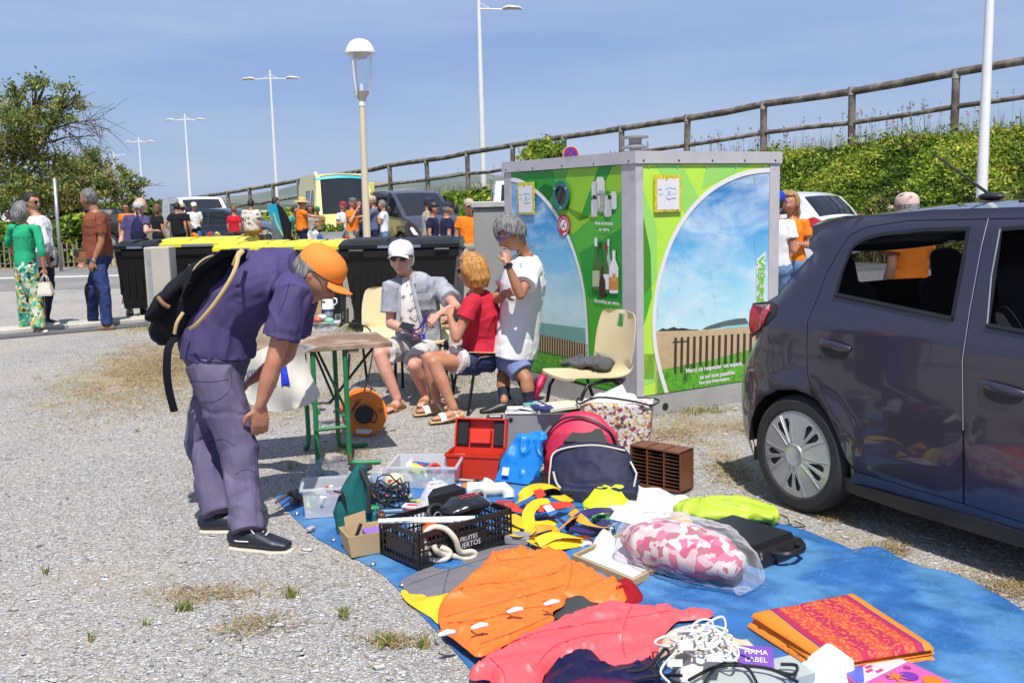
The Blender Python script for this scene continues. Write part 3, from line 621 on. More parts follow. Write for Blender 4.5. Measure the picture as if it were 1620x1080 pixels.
    for k,p in enumerate(top):
        hw=W/2-S0[k];row=[]
        for j in range(K):
            f=-1+2*j/(K-1);f=math.copysign(abs(f)**.8,f);cr_=(crown[0] if abs(dn[k].y)>.7 else crown[1])*(1-f*f);row.append((p[0]+dn[k].x*cr_,f*hw,p[1]+dn[k].y*cr_))
        rows.append(row)
    def skin(ks,name,mat,parent=t,jj=(0,K-1),off=0):
        q=MB().mat(mat)
        vs=[V(rows[k][j])+V((dn[k].x,0,dn[k].y))*off for k in ks for j in range(jj[0],jj[1]+1)];m=jj[1]-jj[0]+1
        q.add(vs,[(i*m+j,i*m+j+1,(i+1)*m+j+1,(i+1)*m+j) for i in range(len(ks)-1) for j in range(m-1)]);return q.build(name,parent,smooth=35)
    gl=set(k for a,c,*_ in topglass for k in range(a,c));
    seg=[];cur=[0]
    for k in range(len(top)-1):
        if k in gl:
            if len(cur)>1: seg.append(cur)
            cur=[k+1]
        else: cur.append(k+1)
    if len(cur)>1: seg.append(cur)
    for s_ in seg: skin(s_,'bodywork',paint)
    for a,c,nm in topglass: skin(list(range(a,c+1)),nm,glass,off=-.004)
    for a,c,nm in topglass: # painted pillars beside the glass
        for jj in ((0,1),(K-2,K-1)): skin(list(range(a,c+1)),'pillar',paint,jj=jj,off=.002)
    q=MB().mat(BLK);q.box(umin+.2,umax-.2,-W/2+.1,W/2-.1,.17,.24);q.box(umin+.5,umax-.5,-W/2+.25,W/2-.25,.24,belt-.35);q.build('underbody',t)
    for wu in wheels:
        for sd_ in (-1,1):
            q=MB().mat(BLK);n=20;pts=[(wu+r*1.16*cos(pi*i/n),sd_*(W/2-.02),r*1.0+r*1.16*sin(pi*i/n)) for i in range(n+1)]
            q.add(pts+[(p[0],sd_*(W/2-.32),p[2]) for p in pts],[(i,i+1,n+2+i,n+1+i) for i in range(n)]);q.box(wu-r*1.15,wu+r*1.15,*sorted((sd_*(W/2-.33),sd_*(W/2-.30))),r*.7,r*2.1);q.build('wheel_arch',t,smooth=40)
            wheel(t,r,rim,sd_*(W/2-.015),wu,sd_,n=nrim)
    return t,Sv,rows,dn
def arc_cut(wu,r,z0,n=8):
    """points of a wheel-arch opening from rear to front"""
    rr=r*1.17;a0=math.asin(max(-1,min(1,(z0-r)/rr)));return [(wu-rr*cos(a0+(pi-2*a0)*i/n),r+rr*sin(a0+(pi-2*a0)*i/n)) for i in range(n+1)]

# ---------------------------------------------------------------- the near dark grey hatchback
CAZ=R(30);W0=G(1256,810);cdv=V((sin(CAZ),-cos(CAZ),0));cnv=V((-cos(CAZ),-sin(CAZ),0));CW=1.66
def PLc(px,py):
    r_=ray(px,py);s=0;C0=V((0,0,CAMZ))
    for _ in range(14):
        o=W0- cnv*s;t_=(o-C0).dot(cnv)/r_.dot(cnv);p=C0+r_*t_;u=(p-W0).dot(cdv);z=p.z
        s2=max(0,z-.93)*.30+max(0,min(z,.93)-.68)*.07+max(0,.42-z)**2*.6+.26*(max(0,-.15-u)/.55)**2;s=.5*s+.5*s2
    return (u,z)
cp=lambda *L_: [PLc(x,y) for x,y in L_]
wc=(.003,.29);AR=[(wc[0]+.345*cos(a),wc[1]+.325*sin(a)) for a in [R(d) for d in (196,180,163,146,128,109,90,71,52,34,17,2,-11)]]
fr_=arc_cut(2.45,.295,.2);
CAR_OUT=AR+[(2.45-.345,.235)]+fr_[1:-1]+[(2.82,.22),(3.08,.2),(3.17,.3),(3.19,.5),(3.13,.68),(2.98,.79),(2.6,.90),(2.28,.99),(1.95,1.22),(1.62,1.43),(1.45,1.462),(1.02,1.478)]+[(.56,1.468),(.34,1.452),(.18,1.437),(.05,1.418),(-.06,1.38),(-.10,1.33),(-.09,1.29),(-.05,1.262),(-.145,1.159),(-.228,1.05),(-.33,1.0),(-.345,.85),(-.43,.75),(-.54,.63),(-.585,.5),(-.56,.4),(-.52,.26),(-.37,.245)]
CAR_OUT=[tuple(p) for p in CAR_OUT][::-1] # now from the tail bumper up over the roof
PAINT=M('paint_graphite',(.034,.030,.050,1),.36,metal=.3,coat=1,var=.0)
# a real graphite flake finish under clear lacquer
w1=cp((1321.6,465.7),(1328,444),(1332.6,428),(1345.2,396.5),(1352,387),(1364,379.2),(1380,373.5),(1395.5,369.7),(1464.8,362.5),(1532.5,360.3),(1524.6,412.2),(1507.3,504.1))
w2=cp((1582.8,361.8),(1562.4,514.5))+[(1.75,.965),(1.9,1.01),(1.84,1.10),(1.62,1.32),(1.5,1.385),(1.04,1.403)]
d1=cp((1560.8,346),(1553,390),(1534,494),(1523,569.6),(1524,680),(1524.6,797),(1440,772),(1354.6,744.5),(1338.9,723.7),(1326.3,692.2),(1310.5,657.6),(1288.5,623),(1277,592),(1275.9,547.6),(1277.5,506.7),(1291.7,475),(1307.4,431),(1329.4,393.3),(1345,371),(1370,358.7),(1433.3,348.7))
bt=d1[0];d2=[(bt[0]+.001,bt[1]),*[(p[0]+.001,p[1]) for p in d1[1:6]],(1.3,.262),(1.85,.265),(2.02,.33),(2.06,.6),(2.03,.98),(1.98,1.08),(1.66,1.36),(1.5,1.425),(1.1,1.437)]
i1_=next(i for i,p in enumerate(CAR_OUT) if abs(p[0]-3.08)<.001)
tg=[(CAR_OUT.index((-.228,1.05))-1,CAR_OUT.index((-.09,1.29))-1,'rear_window'),(CAR_OUT.index((1.62,1.43))-1,CAR_OUT.index((2.28,.99))-1,'windscreen')]
cl=W0- cnv*(CW/2)
car,CSv,crow,cdn=vehicle('parked_car','dark graphite grey hatchback parked at the right beside the blue tarpaulin',(cl.x,cl.y,0),atan2(cdv.y,cdv.x),CAR_OUT,1,i1_,CW,PAINT,[],[0,2.45],.292,.213,belt=.93,tum=.30,
    doors=[dict(poly=d1,win=[w1],handle=PLc(1321,549)),dict(poly=d2,win=[w2],handle=PLc(1587,618))],glass=GLT,topglass=tg,step=.06,crown=(.035,.08),rnd_e=.1)
yS=lambda u,z,o_=0: -(CW/2-float(CSv(np.array([u]),np.array([z]))[0])-o_)
# tail lamp wrapping the corner
tl_=cp((1190,483),(1203,481.5),(1216,481.5),(1225,485),(1224,497),(1209,512),(1197,522.4),(1184,530),(1184,513),(1186,494))
b=MB().mat(BLK);b.slab(inset(tl_,-.012),lambda u,z,t_: (u,yS(u,z,-t_),z),-.002,.003,(),.05);o=b.build('tail_light',car,smooth=40)
b=MB().mat(TAIL);b.slab(tl_[0:3]+[PLc(1217,492)]+tl_[5:],lambda u,z,t_: (u,yS(u,z,-t_),z),0,.012,(),.03);b.build('lens',o,smooth=40)
b=MB().mat(HEADL);q_=cp((1192,482),(1216,481.5),(1216,489),(1200,486));b.slab(q_,lambda u,z,t_: (u,yS(u,z,-t_),z),.01,.015);b.build('clear_lens',o)
# black sill, spoiler lip, aerial, roof joint
b=MB().mat(BLK);sp=[(.25,.245),(.25,.165),(.6,.15),(1.4,.15),(2.08,.16),(2.08,.245)]
b.sheet(sp,lambda u,z: (u,yS(u,.24,.004+(.245-z)*.35),z),(),.1);b.build('sill_trim',car,smooth=True)
b=MB().mat(PAINT);b.hull([(-.20,s*y,z) for s in (-1,1) for y,z in ((.5,1.40),(.5,1.35),(.42,1.42))]+[(.06,s*.58,z) for s in (-1,1) for z in (1.44,1.33)]+[(-.13,s*.60,z) for s in (-1,1) for z in (1.39,1.32)]);b.build('spoiler',car,smooth=50)
b=MB().mat(BLK);b.ball((.42,.0,1.515),(.07,.03,.02));b.tube([(.42,0,1.52),(.25,0,1.63),(.08,0,1.74)],[.008,.006,.004],6);b.build('aerial',car,smooth=50)
b=MB().mat(BLK);b.tube([(.93,-.56,1.499),(.96,0,1.531),(.93,.56,1.499)],.006,6);b.build('roof_joint',car)
b=MB().mat(M('seal_chrome',(.5,.5,.52,1),.25,metal=.8));
b.tube([(u,yS(u,z,-.003),z) for u,z in [d2[0],*d2[1:5]]],.0022,5);b.tube([(u,yS(u,z,-.003),z) for u,z in [w2[0],((w2[0][0]+w2[1][0])/2-.01,(w2[0][1]+w2[1][1])/2),w2[1]]],.004,5);b.build('door_edge_trim',car)
b=MB().mat(RUB);b.tube([(u,yS(u,z,-.004),z) for u,z in (w1[0],w1[-1])],[.011,.011],6);b.tube([(u,yS(u,z,-.004),z) for u,z in w2[1:4]],[.011]*3,6);b.build('belt_seal',car)
SEAT=M('seat_cloth',(.03,.031,.036,1),.9,bump=.002,bs=80)
for y_ in (-.42,.42):
    b=MB().mat(SEAT);b.tube([(.0,y_,.45),(-.02,y_,.8),(-.10,y_,1.05)],[(.26,.07),(.27,.08),(.24,.06)],14,lat=(0,1,0),cap='round');b.tube([(-.10,y_,1.06),(-.13,y_,1.2)],[(.13,.045),(.12,.04)],12,lat=(0,1,0),cap='round');b.box(-.05,.5,y_-.26,y_+.26,.35,.5,.03);b.build('rear_seat',car,smooth=50)
    b=MB().mat(SEAT);b.tube([(1.1,y_,.4),(1.0,y_,.75),(.88,y_,1.03)],[(.24,.08),(.25,.08),(.19,.06)],14,lat=(0,1,0),cap='round');b.tube([(.87,y_,1.06),(.84,y_,1.2)],[(.13,.05),(.12,.045)],12,lat=(0,1,0),cap='round');b.box(1.0,1.55,y_-.25,y_+.25,.3,.48,.03);b.build('front_seat',car,smooth=50)
b=MB().mat(DARKIN);b.box(1.9,2.25,-.7,.7,.6,.93,.03);b.build('dashboard',car);b=MB().mat(DARKIN);b.lathe([(.17,0),(.185,.01),(.17,.02)],24,(1.72,-.4,.85),(-.9,0,.45));b.build('steering_wheel',car)
b=MB().mat(PAINT);b.tube([(1.95,-.82,1.0),(1.95,-.92,1.04)],.03,8);b.ball((1.93,-.98,1.06),(.06,.11,.08));b.build('wing_mirror',car,smooth=60)

# ---------------------------------------------------------------- the others
GV='parked vehicles behind the market'
def at_ground(px,Y): p=A(px,380,Y);return (p.x,Y,0)
def nose(px,Y,L_,hd): p=A(px,380,Y);return (p.x-L_*sin(R(hd)),Y-L_*cos(R(hd)),0)
def heading(deg): return R(90-deg) # compass-like: 0 is away from the camera, 180 towards it
VAN=lambda H,L_=4.9,hood=1.05,ws=.75: None
def van(label,loc,rz,L_,H,W,paint,hoodz=1.12,hoodl=.75,wsl=.95,wins=(),doors=(),r=.33,cat='van',extra=None,topg=True,roofr=.12,name='parked_van',wheels=None,glass=None):
    u0,u1=0,L_;wh=wheels or [.75,L_-.85];z0=.28
    out=[(u0+.05,.3),(u0,.5),(u0+.02,H*.6),(u0+.07,H-roofr),(u0+.18,H-.02),(u0+.5,H),(u1-hoodl-wsl-.5,H),(u1-hoodl-wsl-.12,H-.03),(u1-hoodl-wsl+.05,H-.10),(u1-hoodl+.0,hoodz+.03),(u1-hoodl*.55,hoodz-.07),(u1-.15,hoodz-.24),(u1-.04,hoodz-.42),(u1,.55),(u1-.03,.32),(u1-.15,.24)]
    n1=len(out)-1;a2=arc_cut(wh[1],r,z0)[::-1];a1=arc_cut(wh[0],r,z0)[::-1]
    out=out[:n1]+[(u1-.12,.26)]+a2+a1+[(u0+.12,.27)]
    t,Sv,rows,dn=vehicle(name,label,loc,rz,out,0,n1-1,W,paint,list(wins),wh,r,r*.66,belt=hoodz+.05,tum=.13 if H>1.7 else .28,topglass=[(8,9,'windscreen')] if topg else [],cat=cat,group=GV,step=.25,doors=doors,crown=(.03,.10),nrim=5,glass=glass)
    return t,Sv,rows,out
def front_bits(t,L_,W,hz,plate='',grille=(.5,.85),lamp=(.62,.86),white=False):
    for s in (-1,1):
        b=MB().mat(HEADL);b.hull([(L_-.10,s*W*.30,hz-.38),(L_-.03,s*W*.28,hz-.52),(L_-.10,s*W*.44,hz-.5),(L_-.30,s*W*.47,hz-.30),(L_-.28,s*W*.42,hz-.24),(L_-.4,s*W*.40,hz-.4),(L_-.12,s*W*.46,hz-.48)]);b.build('headlight',t)
        b=MB().mat(BLK);b.tube([(L_-1.25,s*(W/2-.02),hz+.12),(L_-1.2,s*(W/2+.12),hz+.16)],.03,6);b.ball((L_-1.2,s*(W/2+.17),hz+.2),(.06,.09,.15));b.build('wing_mirror',t,smooth=60)
    b=MB().mat(BLK);b.hull([(L_+.085,y,z) for y in (-W*.24,W*.24) for z in (hz-.5,hz-.42)]+[(L_-.05,y,z) for y in (-W*.28,W*.28) for z in (hz-.54,hz-.38)]);b.build('grille',t)
    b=MB().mat(BLK);b.hull([(L_+.10,y,z) for y in (-W*.3,W*.3) for z in (.34,.44)]+[(L_-.08,y,z) for y in (-W*.4,W*.4) for z in (.28,.5)]);b.build('lower_grille',t)
    b=MB().mat(PLATE);b.box(L_+.105,L_+.115,-.26,.26,.50,.61)
    if plate: b.mat(BLK).text(plate,.1,lambda u,v: (L_+.1165,u,.52+v))
    b.build('number_plate',t)
def win_side(*polys): return [list(p) for p in polys]
# white panel van, front to the right, nose towards us
WHT=M('paint_white',(.68,.69,.70,1),.3,coat=.7,var=.03);
L_,H,W_=4.8,1.95,1.9
t,Sv,rows,out=van('white panel van with its cab door open, behind the walker in black',nose(338,36.5,4.8,150),heading(150),L_,H,W_,WHT,1.1,.7,.95,[[(3.05,1.12),(3.85,1.06),(3.62,1.42),(3.35,1.72),(3.1,1.72)],[(1.9,.45),(2.9,.45),(2.9,1.72),(1.9,1.72)]]);front_bits(t,L_,W_,1.1)
YEL=M('paint_cream_yellow',(.70,.62,.17,1),.4,coat=.5,var=.04)
L_,H,W_=5.2,2.52,2.02
t,Sv,rows,out=van('tall pale yellow high-roof van with a turquoise strip over its windscreen',nose(560,30.5,5.2,160),heading(160),L_,H,W_,YEL,1.22,.7,1.0,[[(3.25,1.25),(4.2,1.18),(3.9,1.65),(3.6,2.0),(3.3,2.0)],[(2.1,.5),(3.0,.5),(3.0,2.0),(2.1,2.0)]],r=.34);front_bits(t,L_,W_,1.22)
b=MB().mat(M('turquoise_strip',(.02,.40,.45,1),.4));k=8;b.add([tuple(V(rows[8][j])*.97+V(rows[9][j])*.03+V((.012,0,.012))) for j in range(11)]+[tuple(V(rows[8][j])*.90+V(rows[9][j])*.10+V((.012,0,.012))) for j in range(11)],[(j,j+1,j+12,j+11) for j in range(10)]);b.build('sun_strip',t)
b=MB().mat(YEL);b.box(-.02,.03,.95,1.85,.5,2.3,.02);b.mat(GLS).box(-.03,.04,1.15,1.65,1.3,1.9);b.build('rear_door',t)
GRV=M('paint_dark_grey',(.075,.068,.088,1),.3,metal=.4,coat=.9,var=.02)
L_,H,W_=4.75,1.92,1.92
t,Sv,rows,out=van('dark grey van with its sliding door open, right of the lamp post',nose(700,29.5,4.75,149),heading(149),L_,H,W_,GRV,1.12,.78,.95,[[(3.0,1.12),(3.85,1.06),(3.62,1.42),(3.35,1.70),(3.06,1.70)],[(1.7,.45),(2.85,.45),(2.85,1.72),(1.7,1.72)]]);front_bits(t,L_,W_,1.12,'GE-145-ZC')
b=MB().mat(GRV);b.box(.25,1.3,-W_/2-.1,-W_/2-.04,.4,1.7,.03);b.build('sliding_door',t)
# cars
def small_car(label,loc,rz,paint,L_=4.2,H=1.5,W=1.78,suv=0,rear=False,topg=True):
    h=H;hz=.92+suv*.12;r=.31+suv*.04;wh=[.78,L_-.85]
    out=[(.04,.3),(0,.5),(.03,.85),(.13,hz+.02),(.28,h-.34),(.52,h-.10),(.75,h-.03),(1.6,h),(L_*.5,h-.04),(L_*.56,h-.12),(L_*.72,hz+.08),(L_*.8,hz+.0),(L_*.93,hz-.14),(L_-.04,hz-.3),(L_,.5),(L_-.04,.3)]
    n1=len(out);a2=arc_cut(wh[1],r,.24)[::-1];a1=arc_cut(wh[0],r,.24)[::-1];out=out+[(L_-.1,.24)]+a2+a1+[(.12,.24)]
    wins=[[(.62,hz+.12),(1.5,hz+.06),(1.5,h-.13),(.95,h-.14)],[(1.58,hz+.06),(L_*.62,hz+.03),(L_*.56,h-.2),(L_*.5,h-.13),(1.58,h-.12)]]
    t,Sv,rows,dn=vehicle('parked_car',label,loc,rz,out,0,n1-1,W,paint,wins,wh,r,r*.66,belt=hz,tum=.32,topglass=[(3,5,'rear_window'),(9,10,'windscreen')],group=GV,step=.2,crown=(.04,.1))
    for s in (-1,1):
        b=MB().mat(TAIL);b.hull([(.10,s*W*.30,hz-.02),(.0,s*W*.36,hz-.10),(.02,s*W*.30,hz-.18),(.10,s*W*.46,hz-.2),(.30,s*W*.485,hz-.02),(.12,s*W*.44,hz+.04),(-.04,s*W*.34,hz-.1),(.36,s*W*.46,hz-.03)]);b.build('tail_light',t)
        b=MB().mat(HEADL);b.hull([(L_-.04,s*W*.28,hz-.26),(L_-.0,s*W*.3,hz-.38),(L_-.2,s*W*.46,hz-.36),(L_-.4,s*W*.45,hz-.18),(L_-.45,s*W*.36,hz-.2)]);b.build('headlight',t)
    return t
t=small_car('white sport utility car with red tail lights, seen between the container and the dark hatchback',(6.85,20.6,0),heading(-38),WHT,4.4,1.57,1.82,1)

BLUEB=M('paint_black_blue',(.02,.025,.045,1),.3,coat=1,var=0)
small_car('black car behind the man in the floral shirt',nose(455,36,4.2,105),heading(105),BLUEB)
small_car('black hatchback beyond the hedge, behind the man in brown',nose(30,37,4.2,-97),heading(-97),BLK,4.3,1.62,1.8,1)
small_car('distant pale car beyond the hedge by the stop sign',nose(68,50,4.0,100),heading(100),WHT)
small_car('silver car parked near the roof bars, above the black wheelie bin',nose(232,44,4.2,120),heading(120),M('paint_silver',(.5,.5,.52,1),.3,metal=.5,coat=.6))
van('white van whose cab roof shows left of the container, behind the grey cabinet',nose(852,20,4.8,178),heading(178),4.8,1.98,1.9,WHT,1.1,.7,.95,[[(3.05,1.12),(3.85,1.06),(3.62,1.42),(3.35,1.72),(3.1,1.72)]])
# ================================================================ GLASS RECYCLING CONTAINER
BC=G(1008,663);BR=R(58.9);dr=V((sin(BR),cos(BR),0));dl=V((-cos(BR),sin(BR),0))
def onface(px,py,d,off=0):
    n=-dl if d is dr else -dr;r_=ray(px,py);C0=V((0,0,CAMZ));t_=((BC+n*off)-C0).dot(n)/r_.dot(n);p=C0+r_*t_;return ((p-BC).dot(d),p.z)
FL=lambda *L_: [onface(x,y,dl) for x,y in L_];FR=lambda *L_: [onface(x,y,dr) for x,y in L_]
LW=onface(800,400,dl)[0];RW=onface(1232,400,dr)[0];HT=onface(997,239.4,dl)[1];HB=onface(1008,629.2,dl)[1];HR=HT-.085
def pl(o): return lambda u,z,t=0: tuple(dl*u+V((0,0,z))- dr*(o+t)) # local to BC: left face
def pr(o): return lambda u,z,t=0: tuple(dr*u+V((0,0,z))- dl*(o+t)) # right face
GB=thing('glass_container','big steel bottle bank printed with a green beach scene, blue sky and bottles','recycling bin',BC)
STL=M('box_steel',(.46,.44,.47,1),.5,metal=.0,var=.10,vs=6,bump=.001,bs=60,col2=(.36,.35,.36,1),c2s=5,c2t=.66);CONC=M('box_concrete',(.34,.33,.32,1),.9,var=.14,vs=5,bump=.004,bs=50)
def bx2(b,u0,u1,w0,w1,z0,z1): P=[tuple(dl*u+dr*w+V((0,0,z))) for u in (u0,u1) for w in (w0,w1) for z in (z0,z1)];return b.hull(P)
b=MB().mat(CONC);bx2(b,.0,LW,.0,RW,0,HB-.004);b.build('base',GB)
b=MB().mat(M('box_dark',(.02,.02,.02,1),.8));bx2(b,.05,LW-.05,.05,RW-.05,HB,HT-.05);b.build('inner_body',GB)
PWL=onface(1018,400,dr)[0];PWk=onface(984,400,dl)[0];PWf=LW-onface(811,400,dl)[0];PWr=RW-onface(1216.5,400,dr)[0]
for nm,a in (('post',(0,PWk,0,PWL)),('post',(LW-PWf,LW,0,.07)),('post',(0,.07,RW-PWr,RW)),('post',(LW-.07,LW,RW-.07,RW))):
    b=MB().mat(STL);bx2(b,a[0],a[1],a[2],a[3],HB,HR-.002);b.build(nm,GB)
b=MB().mat(STL);bx2(b,-.012,LW+.012,-.012,RW+.012,HR,HT);b.build('roof_rim',GB)
for (u,w) in ((-.012,-.012),):
    b=MB().mat(BLK)
    for d_,n_,W_ in ((dl,-dr,LW),(dr,-dl,RW)):
        for k in range(5): 
            p=d_*(.06+(W_-.12)*k/4)+n_*.012+V((0,0,HR-.03+.0));
            b.lathe([(.008,0),(.006,.004)],8,p+V((0,0,.05)),n_)
    b.build('bolts',GB)
b=MB().mat(M('vent_grey',(.33,.33,.33,1),.5,metal=.3));vc=A(1005,240,BC.y+.9)-BC;vc.z=HT
b.lathe([(.045,0),(.045,.055),(.10,.06),(.105,.072),(.05,.09),(.05,.13),(.10,.135),(.105,.15),(.02,.165),(.001,.165)],24,vc);b.build('roof_vent',GB,smooth=30)
# ---- procedural print materials
def print_mat(name,stops,fade=1.0,nscale=2.2,cloud=.0,axis=2,lo=0,hi=1,rough=.35,cl=(.62,.74,.80,1),thr=.5):
    m=bpy.data.materials.new(name);m.use_nodes=True;t=m.node_tree;b=t.nodes['Principled BSDF'];N=t.nodes.new;L=t.links.new;b.inputs['Roughness'].default_value=rough;b.inputs['Specular IOR Level'].default_value=.4
    co=N('ShaderNodeTexCoord').outputs['Object'];sp=N('ShaderNodeSeparateXYZ');L(co,sp.inputs[0]);r_=N('ShaderNodeMapRange');r_.inputs[1].default_value=lo;r_.inputs[2].default_value=hi;L(sp.outputs[axis],r_.inputs[0])
    cr=N('ShaderNodeValToRGB');el=cr.color_ramp.elements;
    while len(el)<len(stops): el.new(.5)
    for e,(p,c) in zip(el,stops): e.position=p;e.color =c
    L(r_.outputs[0],cr.inputs[0]);cur=cr.outputs[0]
    if cloud:
        mp=N('ShaderNodeMapping');mp.inputs['Scale'].default_value=(1,1,2.0);L(co,mp.inputs[0]);n=N('ShaderNodeTexNoise');n.inputs['Scale'].default_value=nscale;n.inputs['Detail'].default_value=7;n.inputs['Roughness'].default_value=.62;n.inputs['Distortion'].default_value=.5;L(mp.outputs[0],n.inputs[0])
        q=N('ShaderNodeMapRange');q.inputs[1].default_value=thr-.12;q.inputs[2].default_value=thr+.2;q.inputs[4].default_value=cloud;L(n.outputs[0],q.inputs[0]);x=N('ShaderNodeMix');x.data_type='RGBA';L(q.outputs[0],x.inputs[0]);L(cur,x.inputs[6]);x.inputs[7].default_value=cl;cur=x.outputs[2]
    # fine scuffs
    n=N('ShaderNodeTexNoise');n.inputs['Scale'].default_value=9;n.inputs['Detail'].default_value=6;L(co,n.inputs[0]);q=N('ShaderNodeMapRange');q.inputs[3].default_value=.88;q.inputs[4].default_value=1.1;L(n.outputs[0],q.inputs[0]);h=N('ShaderNodeHueSaturation');L(cur,h.inputs['Color']);L(q.outputs[0],h.inputs['Value']);L(h.outputs[0],b.inputs['Base Color']);return m
SKYL=print_mat('print_sky_deep',[(0,(.52,.72,.78,1)),(.25,(.22,.52,.72,1)),(.55,(.05,.30,.60,1)),(1,(.015,.12,.42,1))],cloud=.8,lo=.75,hi=1.8,nscale=3.2,thr=.58)
SKYR=print_mat('print_sky_light',[(0,(.46,.74,.78,1)),(.28,(.26,.58,.76,1)),(.6,(.06,.32,.66,1)),(1,(.012,.10,.40,1))],cloud=1.0,lo=.62,hi=1.8,nscale=1.9,thr=.50)
SEA=print_mat('print_sea',[(0,(.16,.36,.33,1)),(.6,(.10,.33,.36,1)),(1,(.13,.40,.43,1))],lo=.6,hi=.8)
SAND=print_mat('print_sand',[(0,(.50,.36,.20,1)),(.7,(.56,.42,.25,1)),(1,(.45,.34,.20,1))],cloud=.4,cl=(.38,.27,.15,1),nscale=9,lo=.3,hi=.7)
PG=lambda n,c: M('print_'+n,c,.35,var=.05,vs=5,spec=.4)
Gd,Gm,Gl,Gx=PG('green_deep',(.012,.27,.02,1)),PG('green_mid',(.07,.38,.03,1)),PG('green_lime',(.24,.50,.015,1)),PG('green_pale',(.46,.74,.07,1))
Gp=PG('green_pale_two',(.30,.66,.13,1));GRASSP=M('print_grass',(.09,.34,.02,1),.4,var=.4,vs=30,col2=(.02,.10,.01,1),c2s=9,c2t=.62)
WH=PG('white',(.74,.72,.74,1));BK=PG('black',(.02,.02,.02,1));BROWN=PG('fence_brown',(.045,.035,.03,1));YLW=M('poster_yellow',(.62,.52,.03,1),.5,var=.3,vs=40,col2=(.25,.18,.03,1),c2s=30,c2t=.62)
def clip_poly(P,x0,x1,y0,y1):
    for ax,lim,sg in ((0,x0,1),(0,x1,-1),(1,y0,1),(1,y1,-1)):
        o=[]
        for i in range(len(P)):
            a,c=P[i-1],P[i];ia,ic=(a[ax]-lim)*sg >=0,(c[ax]-lim)*sg >=0
            if ia !=ic: t_=(lim-a[ax])/(c[ax]-a[ax]);o.append((a[0]+(c[0]-a[0])*t_,a[1]+(c[1]-a[1])*t_))
            if ic: o.append(c)
        P=o
        if not P: return []
    return P
def stroke(pts,w): 
    L_,R_=[],[]
    for i in range(len(pts)):
        a,c=V(pts[max(0,i-1)]),V(pts[min(len(pts)-1,i+1)]);d=(c-a).normalized();n=V((-d.y,d.x))*w/2;L_.append(tuple(V(pts[i])+n));R_.append(tuple(V(pts[i])-n))
    return L_+R_[::-1]
def ell(c,rx,rz,n=28): return [(c[0]+rx*cos(2*pi*i/n),c[1]+rz*sin(2*pi*i/n)) for i in range(n)]
# ------------- left printed panel
u0,u1=PWk+.002,LW-PWf-.002;z0,z1=HB+.004,HR-.004;PP=MB();lay=[0]
def put(P,m,f,b,lv,X=None):
    P=clip_poly([tuple(q) for q in P],u0,u1,z0,z1)
    if len(P)>2: b.mat(m).sheet(P,f(-.006+.0012*lv))
PP.mat(Gm).sheet([(u0,z0),(u1,z0),(u1,z1),(u0,z1)],pl(-.006))
for m,L_ in ((Gd,[(811,276),(872,262),(880,300),(860,330),(811,300)]),(Gl,[(900,262),(948,258),(915,350),(885,322)]),(Gd,[(948,258),(972,256),(930,345),(915,350)]),(Gl,[(972,256),(984,256),(984,300),(940,350),(930,345)]),
              (Gd,[(984,360),(984,480),(930,470),(915,400)]),(Gl,[(880,320),(935,345),(905,372)]),(Gd,[(862,290),(880,300),(878,340),(850,300)])): put(FL(*L_),m,pl,PP,1)
arc=FL(*smooth_loop([(805,284),(813,284.5),(827,289),(852,306),(874,331),(896,369),(912,412),(922,455),(927,503),(929,555),(929,590)],5,False))
put(arc+FL((905,608),(811,590),(805,400)),SKYL,pl,PP,2);put(stroke(arc,.034),WH,pl,PP,5)
put(FL((811,500),(859,510.5),(927.5,519.5),(928,545),(811,520)),SEA,pl,PP,3)
put(FL((811,521),(920,542),(929,546),(929,602),(811,590)),SAND,pl,PP,4);put(FL((811,545),(928,570),(929,625),(811,605)),GRASSP,pl,PP,4.5)
for i in range(26):
    x=830+i*3.9;put(FL((x,524+(x-830)*.21),(x+2.1,524+(x-830)*.21),(x+2.1,553+(x-830)*.2),(x,553+(x-830)*.2)),BROWN,pl,PP,5)
put(FL((860,575),(984,600),(984,640),(860,640)),Gm,pl,PP,6)
def ltxt(b,s,cx,cy,hpx,m,f,face,lv,sx=1,rot=0,align='CENTER',bold=0):
    o=onface(cx,cy,face);e=onface(cx,cy-hpx,face);h=e[1]-o[1];ff=f(-.006+.0012*lv);sg=-1 if face is dl else 1
    if rot: b.mat(m).text(s,h*1.4,lambda u,v: ff(o[0]+v*sx,o[1]-u),align=align,bold=bold)
    else: b.mat(m).text(s,h*1.4,lambda u,v: ff(o[0]+sg*u*sx,o[1]+v),align=align,bold=bold)
ltxt(PP,'Pots et bocaux',956,355.5,5.4,WH,pl,dl,7,1.05,bold=.001);ltxt(PP,'en verre',956,365,5.4,WH,pl,dl,7,1.05,bold=.001);ltxt(PP,'Bouteilles en verre',960,480,6,WH,pl,dl,7,1.0,bold=.001)
ltxt(PP,'Merci de respecter cet espace',905,577,4,WH,pl,dl,7,1.0);ltxt(PP,'www.thau-agglo.fr',962,609,4.5,BK,pl,dl,7,1.2)
